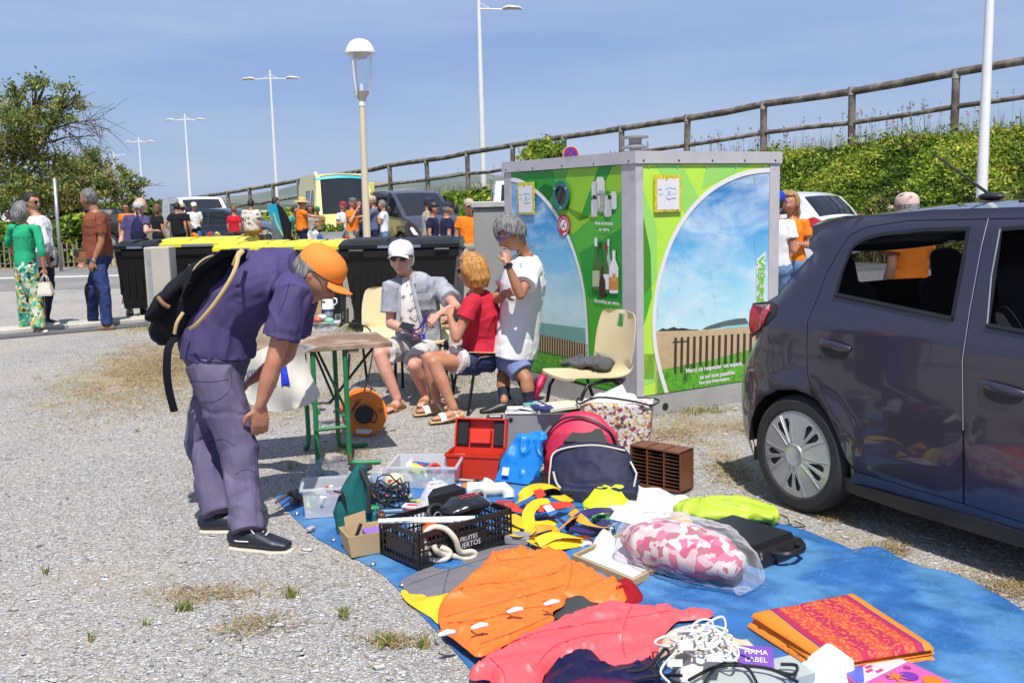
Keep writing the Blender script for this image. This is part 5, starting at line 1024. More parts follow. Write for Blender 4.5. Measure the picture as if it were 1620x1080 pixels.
def person(label,J,s=1.0,female=False,skin=None,shirt=None,sleeve=.55,hem=-.10,pants=None,plen=1.0,loose=1.0,shoes=None,hair=(None,None),hat=None,glasses=None,fat=(1,1),belly=0,vox=.007,wr=.006,group=None,curl=(.5,.5),thumbs=(1,-1),backs=None,
           collar=False,name='person',sshirt=.016,eyes=True,sandals=None,socks=None,hatdir=None,sloose=1.0,hemflare=0,hscale=1.06):
    J={k: V(v) for k,v in J.items()};skin =skin or SK
    base=V((J['pel'].x,J['pel'].y,0));t=thing(name,label,'person',base,0,group);L_={k: (v if k in ('lat','lath','face','up','toeR','toeL') else v-base) for k,v in J.items()}
    lat=L_['lat'].normalized();lath=L_.get('lath',lat).normalized();pel,neck=L_['pel'],L_['neck'];ctl=L_.get('mid',(pel+neck)/2)
    fem=.9 if female else 1.0;sw=.178*s*fem;
    sh={k: L_.get('sh'+k,neck+(pel-neck).normalized()*.055*s+lat*(sw if k=='L' else -sw)) for k in 'LR'}
    hp={k: pel+lath*(.088*s if k=='L' else -.088*s)+(pel-ctl).normalized()*.02*s for k in 'LR'}
    def torso(mb,infl=0,t0=-.2,t1=1.1,sc=1.0,flare=0):
        pts,rr,lt=[],[],[]
        for tt,w,d in TOR:
            if tt<t0-.001 or tt>t1: continue
            p=bez(pel,ctl,neck,max(0,tt))+(pel-ctl).normalized()*(-min(0,tt))*(neck-pel).length;l=(lath*(1-max(0,min(1,tt)))+lat*max(0,min(1,tt))).normalized()
            fw=(ctl-pel).cross(l);bl=belly*gs(tt-.22,.25);w2=w*s*fat[0]*(fem if tt>.3 else 1)*sc+infl+(flare*(.5-tt) if tt<.5 else 0);d2=d*s*fat[1]*(1+bl)*sc+infl
            if female and .55<tt<.8: d2 *=1.10
            pts.append(p);rr.append((w2,d2));lt.append(l)
        if t0>-.19 and t0 not in [q[0] for q in TOR]: pass
        mb.tube(pts,rr,22,lat=lt)
    # ---- body, one continuous surface
    b=MB().mat(skin);torso(b,sc=.92)
    face=L_['face'].normalized();up=L_.get('up',V((0,0,1)));hl=up.cross(face)*-1;hl=face.cross(up);hl=-hl if False else hl # person's right
    hx=hl;head=L_['head'];HMx=basis(hx,face,head) @ Matrix.Scale(hscale,4);hv,hf=head_pts(s*1.0 if not female else s*1.02,female);b.X=HMx;b.add(hv,hf)
    for sg in (-1,1): b.tube([(sg*.070*s,-.006*s,-.028*s),(sg*.080*s,-.012*s,0),(sg*.078*s,-.010*s,.022*s)],[(.010*s,.008*s),(.018*s,.007*s),(.014*s,.006*s)],8,lat=(0,1,0),cap='round')
    b.X=Matrix.Identity(4)
    nb=HMx @ V((0,-.030*s,-.055*s));b.tube([neck-(neck-pel).normalized()*.05*s,neck+(nb-neck)*.35,nb,HMx @ V((0,-.02*s,-.02*s))],[(.062*s*fem,.06*s*fem),(.056*s*fem,.057*s*fem),(.054*s*fem,.056*s*fem),(.05*s,.05*s)],14,lat=lat)
    for k in 'LR':
        e,w=L_['el'+k],L_['wr'+k];a=sh[k];am=fem*s*(fat[0]*.5+.5);sl_=.84 if sleeve>.4 else .95
        b.tube([a,a*.6+e*.4,a*.25+e*.75,e],[.050*am*sl_,.048*am,.041*am,.039*am],12,cap='round')
        fm=e*.7+w*.3;b.tube([e,fm,e*.3+w*.7,w],[.039*am,.0415*am,.032*am,(.028*am,.022*am)],12,cap='round',lat=(backs or {}).get(k+'l'))
        d=(w-e).normalized();dd=L_.get('hd'+k);
        if dd is not None: d=(dd-w).normalized()
        bn=(backs or {}).get(k,V((0,0,1)) if abs(d.z)<.6 else (lat if k=='L' else -lat));ci=curl[0 if k=='R' else 1]
        hand(b,w+d*.01,d,bn,ci,s*(.93 if female else 1.0),thumbs[0 if k=='R' else 1])
        kn,an=L_['kn'+k],L_['an'+k];h=hp[k];cs=.88 if plen>.9 else 1.0
        b.tube([h,h*.5+kn*.5,h*.12+kn*.88,kn],[.080*s*.92,.072*s*(.92 if plen>.4 else 1),.056*s*cs,.053*s*cs],14,cap='round')
        b.tube([kn,kn*.85+an*.15,kn*.62+an*.38,kn*.25+an*.75,an],[.053*s*cs,.054*s*cs,.056*s*cs,.040*s*cs,.036*s],14,cap='round')
        td=L_['toe'+k];td=V((td.x,td.y,td.z if abs(td.z)>.001 else 0)).normalized();gz=an-V((0,0,.062*s));b.tube([gz-td*.045*s+V((0,0,.01)),gz+td*.02*s+V((0,0,.012)),gz+td*.10*s-V((0,0,.0)),gz+td*.165*s-V((0,0,.006))],[(.030*s,.036*s),(.036*s,.040*s),(.041*s,.022*s),(.036*s,.014*s)],12,lat=td.cross(V((0,0,1))),cap='round')
        if sandals:
            q=MB().mat(sandals[1]);lt=td.cross(V((0,0,1)));z0=gz-V((0,0,.028*s))
            q.tube([z0-td*.075*s+V((0,0,.012+sandals[2]*.5)),z0-td*.02*s+V((0,0,.008+sandals[2]*.45)),z0+td*.10*s+V((0,0,-.002)),z0+td*.195*s+V((0,0,-.004))],[(.036*s,.014+sandals[2]*.5),(.036*s,.012+sandals[2]*.4),(.048*s,.011),(.038*s,.009)],14,lat=lt);so_=q.build('sandal',t,smooth=40)
            q=MB().mat(sandals[0]);q.tube([gz+td*.085*s+lt*.046*s-V((0,0,.02)),gz+td*.095*s+lt*.03*s+V((0,0,.022)),gz+td*.10*s+V((0,0,.029)),gz+td*.095*s-lt*.03*s+V((0,0,.022)),gz+td*.085*s-lt*.046*s-V((0,0,.02))],[(.022,.004)]*5,8,lat=td)
            q.tube([gz-td*.03*s+lt*.036*s-V((0,0,.02)),gz-td*.0*s+lt*.034*s+V((0,0,.035)),gz+td*.035*s+V((0,0,.058)),gz-td*.0*s-lt*.034*s+V((0,0,.035)),gz-td*.03*s-lt*.036*s-V((0,0,.02))],[(.006,.003)]*5,6,lat=td)
            q.tube([gz+lt*.036*s+V((0,0,.03)),gz-td*.05*s+V((0,0,.035)),gz-lt*.036*s+V((0,0,.03))],[(.008,.003)]*3,6);q.build('strap',so_,smooth=50)
        elif shoes:
            q=MB().mat(shoes);lt=td.cross(V((0,0,1)));q.tube([gz-td*.062*s+V((0,0,.012)),gz-td*.01*s+V((0,0,.018)),gz+td*.06*s+V((0,0,.012)),gz+td*.13*s-V((0,0,.002)),gz+td*.185*s-V((0,0,.008))],[(.036*s,.042*s),(.044*s,.05*s),(.047*s,.040*s),(.050*s,.028*s),(.038*s,.018*s)],14,lat=lt,cap='round')
            me=remesh(q,vox,1,None,'shoe');so_=link('shoe',me,t)
            q=MB().mat(M('sole',(.50,.45,.36,1),.7));q.tube([gz-td*.080*s-V((0,0,.034)),gz-td*.03*s-V((0,0,.036)),gz+td*.06*s-V((0,0,.036)),gz+td*.13*s-V((0,0,.036)),gz+td*.205*s-V((0,0,.033))],[(.030*s,.010),(.045*s,.013),(.050*s,.012),(.054*s,.012),(.034*s,.010)],14,lat=lt,cap='round');q.build('sole',so_,smooth=40)
    me=remesh(b,vox,1,lambda P,Nn: P+Nn*(.0012*fbm(P,22,5)*(1 if vox<.01 else 0))[:,None],'body');link('body',me,t)
    # ---- clothes
    def wrinkle(amp,sc=1.0,sd=1,stretch=(9,9,5)):
        def f(P,Nn):
            q=fbm(P,tuple(a*sc*.7 for a in stretch),sd,2);W_=P+.03*np.stack([fbm(P,5,sd+1),fbm(P,5,sd+2),fbm(P,5,sd+3)],1);r_=crease(W_,tuple(a*sc*.8 for a in stretch),sd+40,.22)-.7*crease(W_,tuple(a*sc*.7 for a in stretch[::-1]),sd+60,.15);return P+Nn*(amp*(q*1.0+r_*1.1))[:,None]
        return f
    if socks:
        for k in 'LR':
            kn,an=L_['kn'+k],L_['an'+k];q=MB().mat(socks[0]);f=socks[1];q.tube([an*(1-f)+kn*f,an*.7+kn*.3 if f>.3 else an*.9+kn*.1,an-V((0,0,.03))],[.054*s if f>.3 else .043*s,.044*s,.042*s],14);link('sock',remesh(q,vox,1),t)
    if shirt:
        q=MB().mat(shirt);torso(q,sshirt*s,hem,1.0,flare=hemflare)
        for k in 'LR':
            a,e,w=sh[k],L_['el'+k],L_['wr'+k];inn=neck*.5+a*.5-(neck-pel).normalized()*.03*s;am=fem*s*(fat[0]*.5+.5)*sloose
            if sleeve <=1: end=a+(e-a)*sleeve;q.tube([inn,a+(a-inn)*.08,a*.5+end*.5,end],[.062*am,.066*am,.064*am,.070*am],16)
            else: end=e+(w-e)*(sleeve-1);q.tube([inn,a,a*.5+e*.5,e,end],[.060*am,.064*am,.058*am,.054*am,.048*am],16)
        if collar: q.tube([neck-(neck-pel).normalized()*.02,neck+(neck-pel).normalized()*.035],[(.074*s,.072*s),(.066*s,.064*s)],18,lat=lat)
        link('shirt',remesh(q,vox,2,wrinkle(wr),'shirt'),t)
    if pants:
        q=MB().mat(pants);pts,rr,lt=[],[],[]
        ax=(ctl-pel).normalized()
        for tt,w,d in ((-.16,.13,.10),(-.08,.165,.115),(0,.176,.124),(.12,.168,.118)): pts.append(pel+ax*tt*(neck-pel).length);rr.append(((w*s*fat[0]+.012),(d*s*fat[1]*(1+belly*.5*(tt>-.05))+.012)));lt.append(lath)
        q.tube(pts,rr,20,lat=lt)
        for k in 'LR':
            h,kn,an=hp[k],L_['kn'+k],L_['an'+k];z=loose
            if plen <=1 and plen<.99: end=h+(kn-h)*min(1,plen/.55) if plen <=.55 else kn+(an-kn)*((plen-.55)/.45)
            if plen <=.55: q.tube([h,h*.6+end*.4,end],[.094*s*z,.088*s*z,.092*s*z],16)
            else:
                end=kn+(an-kn)*((plen-.55)/.45);q.tube([h,h*.5+kn*.5,kn,kn*.4+end*.6,end],[.095*s*z,.085*s*z,.070*s*z,.062*s*z,.060*s*z],16)
        link('shorts' if plen<.8 else 'trousers',remesh(q,vox,2,wrinkle(wr*.9,1.0,9,(8,8,5)),'trousers'),t)
    # ---- hair, hat, glasses
    hm,hs=hair
    if hm:
        q=MB().mat(hm);q.X=HMx;v_,f_=head_pts(s*(1.0 if not female else 1.02),female,infl={'bob': .026,'long': .022,'fringe': .020,'sides': .010}.get(hs,.013),mask=hair_mask(hs),noise=.004,n=40,m=30);q.add(v_,f_)
        if hs=='long': q.tube([(0,-.06*s,.0),(0,-.085*s,-.12*s),(0,-.08*s,-.19*s)],[(.075*s,.05*s),(.082*s,.04*s),(.06*s,.02*s)],16,lat=(1,0,0),cap='round')
        if hs=='bob': q.tube([(0,-.035*s,.03),(0,-.045*s,-.055*s),(0,-.04*s,-.115*s)],[(.09*s,.085*s),(.098*s,.088*s),(.072*s,.062*s)],20,lat=(1,0,0))
        link('hair',remesh(q,min(vox,.006),1,(lambda P,Nn: P+Nn*(.003*fbm(P,(70,70,18),8))[:,None]) if vox<.01 else None,'hair'),t)
    if hat:
        hc,kind=hat[0],hat[1];q=MB().mat(hc);q.X=HMx;K=20;prof=[(.101,.028),(.104,.05),(.101,.08),(.088,.108),(.06,.128),(.025,.137),(.001,.138)]
        if kind in ('cap','back'):
            vs=[(r_*.86*s*cos(2*pi*j/K),(r_*1.05*sin(2*pi*j/K)-.002)*s,z*s+.012*s*sin(2*pi*j/K)*(z<.06)) for r_,z in prof for j in range(K)];q.add(vs,[(i*K+j,i*K+(j+1)%K,(i+1)*K+(j+1)%K,(i+1)*K+j) for i in range(len(prof)-1) for j in range(K)]+[tuple(range(K))[::-1]])
            sg=1 if kind=='cap' else -1
            bp=[(.072*cos(a)*s,sg*(.082+.088*sin(a)**.8)*s,(.030+.012*sin(a)-.016*abs(cos(a))**2)*s) for a in [pi*i/14 for i in range(15)]];bi=[(p[0]*.95,sg*.07*s,.038*s-.010*abs(p[0]/.072)**2*s) for p in bp];m=len(bp)
            q.add(bp+bi+[(p[0],p[1],p[2]-.005) for p in bp+bi],[(i,i+1,m+i+1,m+i) for i in range(m-1)]+[(2*m+i,3*m+i,3*m+i+1,2*m+i+1) for i in range(m-1)]+[(i,2*m+i,2*m+i+1,i+1) for i in range(m-1)])
            q.ball((0,0,.139*s),(.007,.007,.004),8,5);q.build('cap',t,smooth=50)
        else:
            w=hat[2] if len(hat)>2 else .17;P=[(.001,.135),(.05,.132),(.082,.115),(.092,.07),(.095,.045),(w*.8,.030),(w,.014),(w*.98,.008),(w*.78,.022),(.085,.036)];vs=[(r_*s*.98*cos(2*pi*j/28),r_*s*1.08*sin(2*pi*j/28),z*s+.006*sin(4*pi*j/28)*(r_>.1)) for r_,z in P for j in range(28)]
            q.add(vs,[(i*28+j,i*28+(j+1)%28,(i+1)*28+(j+1)%28,(i+1)*28+j) for i in range(len(P)-1) for j in range(28)]);q.build('sun_hat',t,smooth=50)
    if glasses:
        q=MB().mat(glasses[0]);q.X=HMx
        for sg in (-1,1):
            pts=[(sg*(.034+.026*cos(a))*s,(.100-.010*max(0,cos(a))-.003)*s,(.012+.019*sin(a))*s) for a in [2*pi*i/14 for i in range(14)]]
            if glasses[1]=='dark': q.add(pts+[(p[0],p[1]-.005,p[2]) for p in pts],[tuple(range(14)),tuple(range(27,13,-1))]+[(i,(i+1)%14,14+(i+1)%14,14+i) for i in range(14)])
            else: q.tube(pts,.0028,5,closed=True)
            q.tube([(sg*.060*s,.090*s,.022*s),(sg*.078*s,.05*s,.022*s),(sg*.084*s,-.01*s,.018*s)],.0032,5)
        q.tube([(-.010*s,.101*s,.02*s),(0,.105*s,.022*s),(.010*s,.101*s,.02*s)],.003,5);q.build('glasses',t,smooth=40)
    elif eyes and vox<.01:
        for sg in (-1,1):
            q=MB().mat(M('eye_white',(.62,.58,.54,1),.2));q.X=HMx;q.ball((sg*.031*s,.081*s,.010*s),.0125*s,12,8);o=q.build('eye',t,smooth=60);q=MB().mat(M('iris',(.05,.035,.02,1),.15));q.X=HMx;q.ball((sg*.031*s,.0885*s,.010*s),.0062*s,10,6);q.build('iris',o,smooth=60)
    if vox<.01:
        q=MB().mat(hm or HGREY);q.X=HMx
        for sg in (-1,1): q.tube([(sg*.014*s,.099*s,.029*s),(sg*.032*s,.098*s,.036*s),(sg*.050*s,.084*s,.031*s)],[.003,.0038,.002],5)
        q.build('eyebrow',t)
        q=MB().mat(M('lips',(.42,.15,.11,1),.45));q.X=HMx;q.tube([(-.022*s,.0885*s,-.064*s),(-.008*s,.098*s,-.0625*s),(.008*s,.098*s,-.0625*s),(.022*s,.0885*s,-.064*s)],[.002,.0042,.0042,.002],6);q.build('lips',t,smooth=60)
    return t,L_,base,HMx
def child(t,mb,name,smooth=50): return mb.build(name,t,smooth=smooth)
def watch(t,L_,k,m=BLK,face=None):
    w,e=L_['wr'+k],L_['el'+k];d=(w-e).normalized();p=w-d*.012;q=MB().mat(m);q.tube([p-d*.011,p+d*.011],[.034,.034],14);q.mat(face or STEELW).ball(tuple(p+V((0,-.03,.012))),(.014,.008,.014),10,6);q.build('watch',t,smooth=40)
H=lambda x,y,Y: A(x,y,Y)
# ---------------------------------------------------------------- stooping shopper (near)
YN=4.62
PUR=cloth_m('purple_tee',(.072,.056,.150,1),var=.08);LAV=cloth_m('lavender_trousers',(.105,.088,.155,1),(.145,.124,.200,1),c2s=4,c2t=.55,vs=9,var=.14);NAVYL=M('navy_leather',(.012,.016,.03,1),.45,bump=.001,bs=60)
J=dict(pel=H(345,560,YN+.16),mid=H(335,455,YN+.16),neck=H(470,432,YN+.14),head=H(499,437,YN+.13),face=V((.72,-.08,-.62)),up=V((.62,0,.78)),lat=V((.05,1,.0)),lath=V((.12,1,0)),
         shR=H(463,465,YN-.06),elR=H(432,578,YN-.10),wrR=H(412,642,YN-.08),hdR=H(411,690,YN-.05),shL=H(480,462,YN+.36),elL=H(455,560,YN+.46),wrL=H(400,600,YN+.42),
         knR=H(377,712,YN-.02),knL=H(323,700,YN+.26),toeR=V((.96,-.25,0)),toeL=V((.98,.02,0)))
J['anR']=G(393,866)+V((0,0,.10));J['anL']=G(347,838)+V((0,0,.10));
t,L_,base,HM=person('older man in purple T-shirt and orange cap, stooping with a hand on his knee',J,1.06,skin=SK,shirt=PUR,sleeve=.62,hem=-.03,pants=LAV,plen=1.03,loose=1.2,shoes=NAVYL,hair=(HGREY,'short'),hat=(M('cap_orange',(.85,.24,.025,1),.7,var=.06,bump=.001,bs=200),'cap'),
    fat=(1.0,1.05),belly=.12,vox=.0065,wr=.010,curl=(.35,.5),sshirt=.032,sloose=1.22,glasses=(M('wire_glasses',(.25,.24,.22,1),.3,metal=.7),'wire'),backs=dict(R=V((.3,-1,.2))),thumbs=(1,-1))
b=MB().mat(cloth_m('dark_sock',(.02,.022,.03,1)));
for k in 'LR': b=MB().mat(MC['cloth_dark_sock']);b.tube([L_['an'+k]+V((0,0,-.03)),L_['an'+k]+V((-.01,0,.05))],[.044,.046],14);child(t,b,'sock')
b=MB().mat(M('lace_white',(.7,.68,.62,1),.8));td=V((.96,-.25,0)).normalized();g0=L_['anR']-V((0,0,.066));lt=td.cross(V((0,0,1)))
for q in (.05,.075,.1): b.tube([g0+td*q+lt*.02+V((0,0,.052-q*.15)),g0+td*(q+.006)+V((0,0,.062-q*.15)),g0+td*q-lt*.02+V((0,0,.052-q*.15))],.0032,5)
b.tube([g0-td*.075+lt*.02+V((0,0,.01)),g0-td*.03+lt*.048+V((0,0,.012)),g0+td*.03+lt*.050+V((0,0,.014))],.003,5);b.tube([g0+td*.055+V((0,0,.06)),g0+td*.03+lt*.03+V((0,0,.07)),g0+td*.06+lt*.045+V((0,0,.05))],.003,5);child(t,b,'laces')
# back pocket and side seams of the trousers
SMM=cloth_m('lavender_seam',(.065,.055,.105,1));tr_=next(o_ for o_ in kids(t) if o_.name.startswith('trousers'));sh_=next(o_ for o_ in kids(t) if o_.name.startswith('shirt'))
seam(tr_,SMM,[[(292,592),(306,628),(336,636),(362,618),(366,592)],[(392,602),(398,660),(404,740),(405,825)],[(330,700),(352,694),(372,706)],[(372,750),(390,742),(404,748)],[(300,600),(330,604),(362,600)]],.0016,'seam',-9)
seam(sh_,cloth_m('purple_seam',(.03,.022,.08,1)),[[(432,538),(452,548),(478,553)],[(440,500),(452,470),(458,445)],[(300,560),(340,568),(390,572)]],.0016,'seam',-9)
# ---- his rucksack
BP=M('rucksack_black',(.008,.009,.014,1),.85,spec=.2,var=.2,vs=10,bump=.004,bs=45);TAN=M('webbing_tan',(.50,.36,.17,1),.8,bump=.001,bs=150)
rt=thing('rucksack','worn black rucksack with tan piping slung on the stooping man\'s back','rucksack',H(310,480,YN+.05));rb=V(rt.location)
Q=lambda x,y,Y: H(x,y,Y)-rb
b=MB().mat(BP);lt=V((0,1,0))
b.tube([Q(262,522,YN+.1),Q(272,508,YN+.1),Q(298,476,YN+.1),Q(328,446,YN+.1),Q(352,424,YN+.1),Q(362,416,YN+.1)],[(.09,.075),(.13,.115),(.15,.120),(.15,.110),(.13,.085),(.09,.05)],20,lat=lt,cap='round')
me=remesh(b,.008,2,lambda P,Nn: P+Nn*(.012*fbm(P,9,3)+.006*(1-2*np.abs(fbm(P,(14,8,14),7))))[:,None],'pack');link('pack',me,rt)
b=MB().mat(BP);b.tube([Q(247,496,YN-.0),Q(262,478,YN-.01),Q(282,456,YN-.0)],[(.10,.035),(.12,.05),(.10,.035)],16,lat=lt,cap='round');b.build('front_pocket',rt,smooth=60)
b=MB().mat(BP);b.tube([Q(292,470,YN-.06),Q(312,432,YN-.05),Q(345,408,YN-.02),Q(366,402,YN+.05),Q(372,418,YN+.06)],[(.05,.012),(.09,.016),(.12,.016),(.11,.014),(.06,.01)],14,lat=lt);b.build('lid',rt,smooth=60)
for nm,m,pts,r_ in (('piping',TAN,[Q(299,447,YN-.12),Q(308,424,YN-.12),Q(326,408,YN-.10),Q(350,402,YN-.08)],.004),('pocket_zip',M('leather_brown',(.22,.10,.05,1),.6),[Q(250,470,YN-.13),Q(258,480,YN-.14),Q(268,486,YN-.13)],.010),
                       ('strap',TAN,[Q(378,398,YN-.13),Q(374,420,YN-.17),Q(362,446,YN-.19),Q(338,482,YN-.19),Q(312,512,YN-.17),Q(300,520,YN-.13)],(.005,.009)),('strap',TAN,[Q(384,396,YN-.10),Q(377,404,YN-.14),Q(370,420,YN-.12)],(.005,.012)),('side_strap',TAN,[Q(290,494,YN-.12),Q(280,510,YN-.13),Q(276,528,YN-.12)],(.004,.008)),
                       ('loose_strap',M('webbing_black',(.010,.009,.016,1),.9,spec=.1),[Q(276,534,YN-.06),Q(266,552,YN-.12),Q(264,590,YN-.14),Q(268,620,YN-.13),Q(276,651,YN-.12)],(.005,.02))):
    b=MB().mat(m);b.tube([V(p) for p in smooth_loop([tuple(p) for p in pts],4,False)],[r_]*(4*(len(pts)-1)+1) if not isinstance(r_,tuple) else [(r_[1],r_[0])]*(4*(len(pts)-1)+1),8,lat=(.75,0,-.65) if nm !='loose_strap' else (1,0,0));b.build(nm,rt,smooth=50)
# ---------------------------------------------------------------- seated man in the white cap
YM=7.75;GSH=cloth_m('grey_shirt',(.30,.31,.36,1),(.36,.37,.42,1),c2s=10,vs=5,var=.1);SHR=cloth_m('stone_shorts',(.52,.50,.48,1))
J=dict(pel=H(662,545,7.95),mid=H(668,490,7.95),neck=H(646,438,7.82),head=H(635,410,7.76),face=V((-.12,-1,-.02)),up=V((0,.05,1)),lat=V((1,.22,-.06)),lath=V((.95,.1,0)),
         shR=H(620,455,7.74),elR=H(618,512,7.72),wrR=H(641,521,7.45),hdR=H(654,526,7.40),shL=H(694,452,7.95),elL=H(722,472+14,7.62),wrL=H(694,497,7.42),hdL=H(678,512,7.40),
         knR=H(600,560,7.42),knL=H(655,578,7.42),toeR=V((-.45,-.9,0)),toeL=V((-.12,-1,0)))
J['anR']=G(629,648)+V((0,0,.09));J['anL']=G(673,640)+V((0,0,.09))
t,L_,base,HM=person('seated man in a white cap, sunglasses and open grey shirt fiddling with a purple cord',J,.98,skin=SKP,shirt=GSH,sleeve=.68,hem=-.10,pants=SHR,plen=.46,loose=1.1,hair=(HWHITE,'short'),hat=(M('cap_white',(.78,.77,.76,1),.8,var=.04,bump=.001,bs=200),'cap'),glasses=(SHADE,'dark'),
    hscale=1.12,fat=(1.02,1.05),belly=.1,vox=.007,wr=.008,sandals=(M('leather_tan',(.36,.15,.06,1),.55),M('sandal_sole',(.10,.06,.04,1),.8),0),curl=(.8,.9),collar=False,sshirt=.020,sloose=1.2,backs=dict(R=V((0,-.5,.8)),L=V((0,-.5,.8))),thumbs=(-1,1))
# open shirt front over a printed tee
c_,n_=L_['neck'],(L_['pel']-L_['neck']).normalized();TEE=cloth_m('printed_tee',(.62,.58,.56,1),(.16,.13,.12,1),c2s=26,c2t=.60)
b=MB().mat(TEE);b.tube([c_+V((-.02,-.055,-.01)),c_+V((-.012,-.098,-.10)),c_+V((.0,-.118,-.22)),c_+V((.015,-.125,-.33)),c_+V((.02,-.13,-.42))],[(.03,.03),(.055,.045),(.07,.045),(.08,.045),(.09,.045)],16,lat=(1,.1,0));child(t,b,'undershirt')
b=MB().mat(GSH)
for s_ in (-1,1):
    b.tube([c_+V((s_*.05,-.02,.035)),c_+V((s_*.052-.01,-.085,.0)),c_+V((s_*.066-.01,-.118,-.05))],[(.02,.006),(.028,.006),(.012,.005)],8,lat=(s_*.7,-.3,.4));b.tube([c_+V((s_*.052-.015,-.105,-.03)),c_+V((s_*.062,-.142,-.15)),c_+V((s_*.085+.01,-.158,-.30)),c_+V((s_*.11+.02,-.155,-.44))],[(.016,.006)]*4,8,lat=(1,-.2,0))
child(t,b,'shirt_front')
b=MB().mat(GSH);b.hull([c_+V((.12+x,-.118+x*.25-y_,z)) for x in (-.045,.05) for z in (-.17,-.125) for y_ in (0,.014)]);child(t,b,'pocket_flap')
pc=thing('cord','purple and blue lanyard cord looped in the seated man\'s hands','cord',H(668,512,7.38));pb_=V(pc.location);b=MB().mat(M('cord_purple',(.07,.03,.24,1),.5));r_=random.Random(3)
for k in range(4): b.tube(smooth_loop([tuple(H(x+r_.gauss(0,2),y+r_.gauss(0,2),7.36+r_.gauss(0,.01))-pb_) for x,y in ((650,520),(657,530),(668,527),(674,514),(672,505),(676,498),(670,512),(660,522))],4),.0035,5,closed=True)
b.build('loops',pc,smooth=True);b=MB().mat(M('cord_blue',(.01,.04,.5,1),.4));a0=H(670,532,7.36)-pb_;b.box(a0.x-.012,a0.x+.012,a0.y-.008,a0.y+.008,a0.z-.025,a0.z+.02,.003);b.build('toggle',pc)
ph=thing('phone','dark phone lying in the seated man\'s right hand','phone',H(648,519,7.37));b=MB().mat(GLS);b.X=Euler((R(35),R(10),R(-20))).to_matrix().to_4x4();b.box(-.075,.035,-.033,.033,.012,.021,.003);b.build('case',ph)
# ---------------------------------------------------------------- seated woman in red
RED=cloth_m('red_tee',(.52,.022,.045,1),var=.07);DEN=cloth_m('denim',(.03,.045,.11,1),(.04,.06,.14,1),c2s=20)
J=dict(pel=H(760,566,7.38),mid=H(768,520,7.38),neck=H(754,463,7.30),head=H(747,430,7.26),face=V((-.92,.30,-.06)),up=V((0,0,1)),lat=V((-.30,-1,0)),lath=V((-.35,-.9,0)),
         shL=H(745,481,7.12),elL=H(722,535,7.06),wrL=H(712,500,7.10),hdL=H(713,480,7.2),shR=H(768,478,7.48),elR=H(738,535,7.50),wrR=H(716,512,7.38),
         knL=H(686,573,6.98),knR=H(678,566,7.18),toeL=V((-.92,-.35,0)),toeR=V((-.92,-.35,0)))
J['anL']=G(718,668)+V((0,0,.105));J['anR']=G(692,656)+V((0,0,.105))
t,L_,base,HM=person('seated woman with a blond bob, red T-shirt and denim shorts, turned away',J,.93,True,skin=SK,shirt=RED,sleeve=.42,hem=-.06,pants=DEN,plen=.25,loose=1.12,hair=(HBLOND,'bob'),glasses=(SHADE,'dark'),fat=(1.08,1.12),belly=.12,hscale=1.08,vox=.0065,wr=.007,curl=(.8,.8),sloose=1.15,
    sandals=(M('sandal_white',(.72,.69,.64,1),.6),M('cork_wedge',(.48,.30,.15,1),.85,var=.2,vs=60),.035),sshirt=.012)
PAT=cloth_m('flower_lining',(.62,.58,.58,1),(.35,.08,.12,1),c2s=45,c2t=.6);b=MB().mat(PAT);pl_=L_['pel'];
for k in 'LR':
    h=pl_+(-V((.30,1,0)).normalized() if k=='R' else V((-.30,-1,0)).normalized())*.08;kn=L_['kn'+k];b.tube([h*.62+kn*.38,h*.45+kn*.55],[.095,.096],18)
child(t,b,'turned_up_lining');
# ---------------------------------------------------------------- standing woman in white
WHC=cloth_m('white_tunic',(.76,.75,.78,1),var=.03);BLS=cloth_m('blue_shorts',(.16,.19,.36,1),(.19,.22,.40,1),c2s=15)
J=dict(pel=H(815,560,7.35),mid=H(826,480,7.35),neck=H(831,405,7.32),head=H(808,369,7.22),face=V((-.82,-.42,-.55)),up=V((-.25,-.1,.95)),lat=V((-.35,-.93,.0)),lath=V((-.35,-.93,0)),
         shL=H(842,425,7.13),elL=H(823,467,6.93),wrL=H(803,418,6.92),hdL=H(799,380,7.0),shR=H(826,421,7.50),elR=H(778,478,7.38),wrR=H(800,464,7.12),hdR=H(820,458,6.98),
         knR=H(798,625,7.40),knL=H(836,628,7.22),toeL=V((-.9,-.4,0)),toeR=V((-.95,-.2,0)))
J['anR']=G(798,651)+V((0,0,.08));J['anL']=G(838,655)+V((0,0,.08));J['knR']=J['anR']*.48+J['pel']*.52+V((-.05,.06,0));J['knL']=J['anL']*.48+J['pel']*.52+V((.03,-.08,0))
t,L_,base,HM=person('grey-haired woman in white tunic and blue shorts standing with hand to mouth',J,.93,True,skin=SKD,shirt=WHC,sleeve=.62,hem=-.03,pants=BLS,plen=.38,loose=1.08,hair=(HGREY,'fringe'),glasses=(M('frame_blue',(.05,.05,.35,1),.3),'wire'),fat=(1.12,1.15),belly=.1,vox=.0065,wr=.0045,
    hscale=1.15,sshirt=.030,sloose=1.35,hemflare=.015,socks=(M('sock_black',(.012,.013,.03,1),.8,col2=(.02,.04,.30,1),c2s=14,c2t=.72),.5),shoes=BLK,curl=(.7,.9),backs=dict(L=V((.3,-1,0)),R=V((0,-1,.3))),thumbs=(1,-1))
watch(t,L_,'L',BLK,SHADE)
b=MB().mat(M('beads',(.3,.28,.26,1),.4,metal=.4));w=L_['wrR'];e=L_['elR'];d=(w-e).normalized();b.tube([w-d*.03,w-d*.022],[.032,.032],12);b.tube([w-d*.012,w-d*.004],[.031,.031],12);child(t,b,'bracelet')
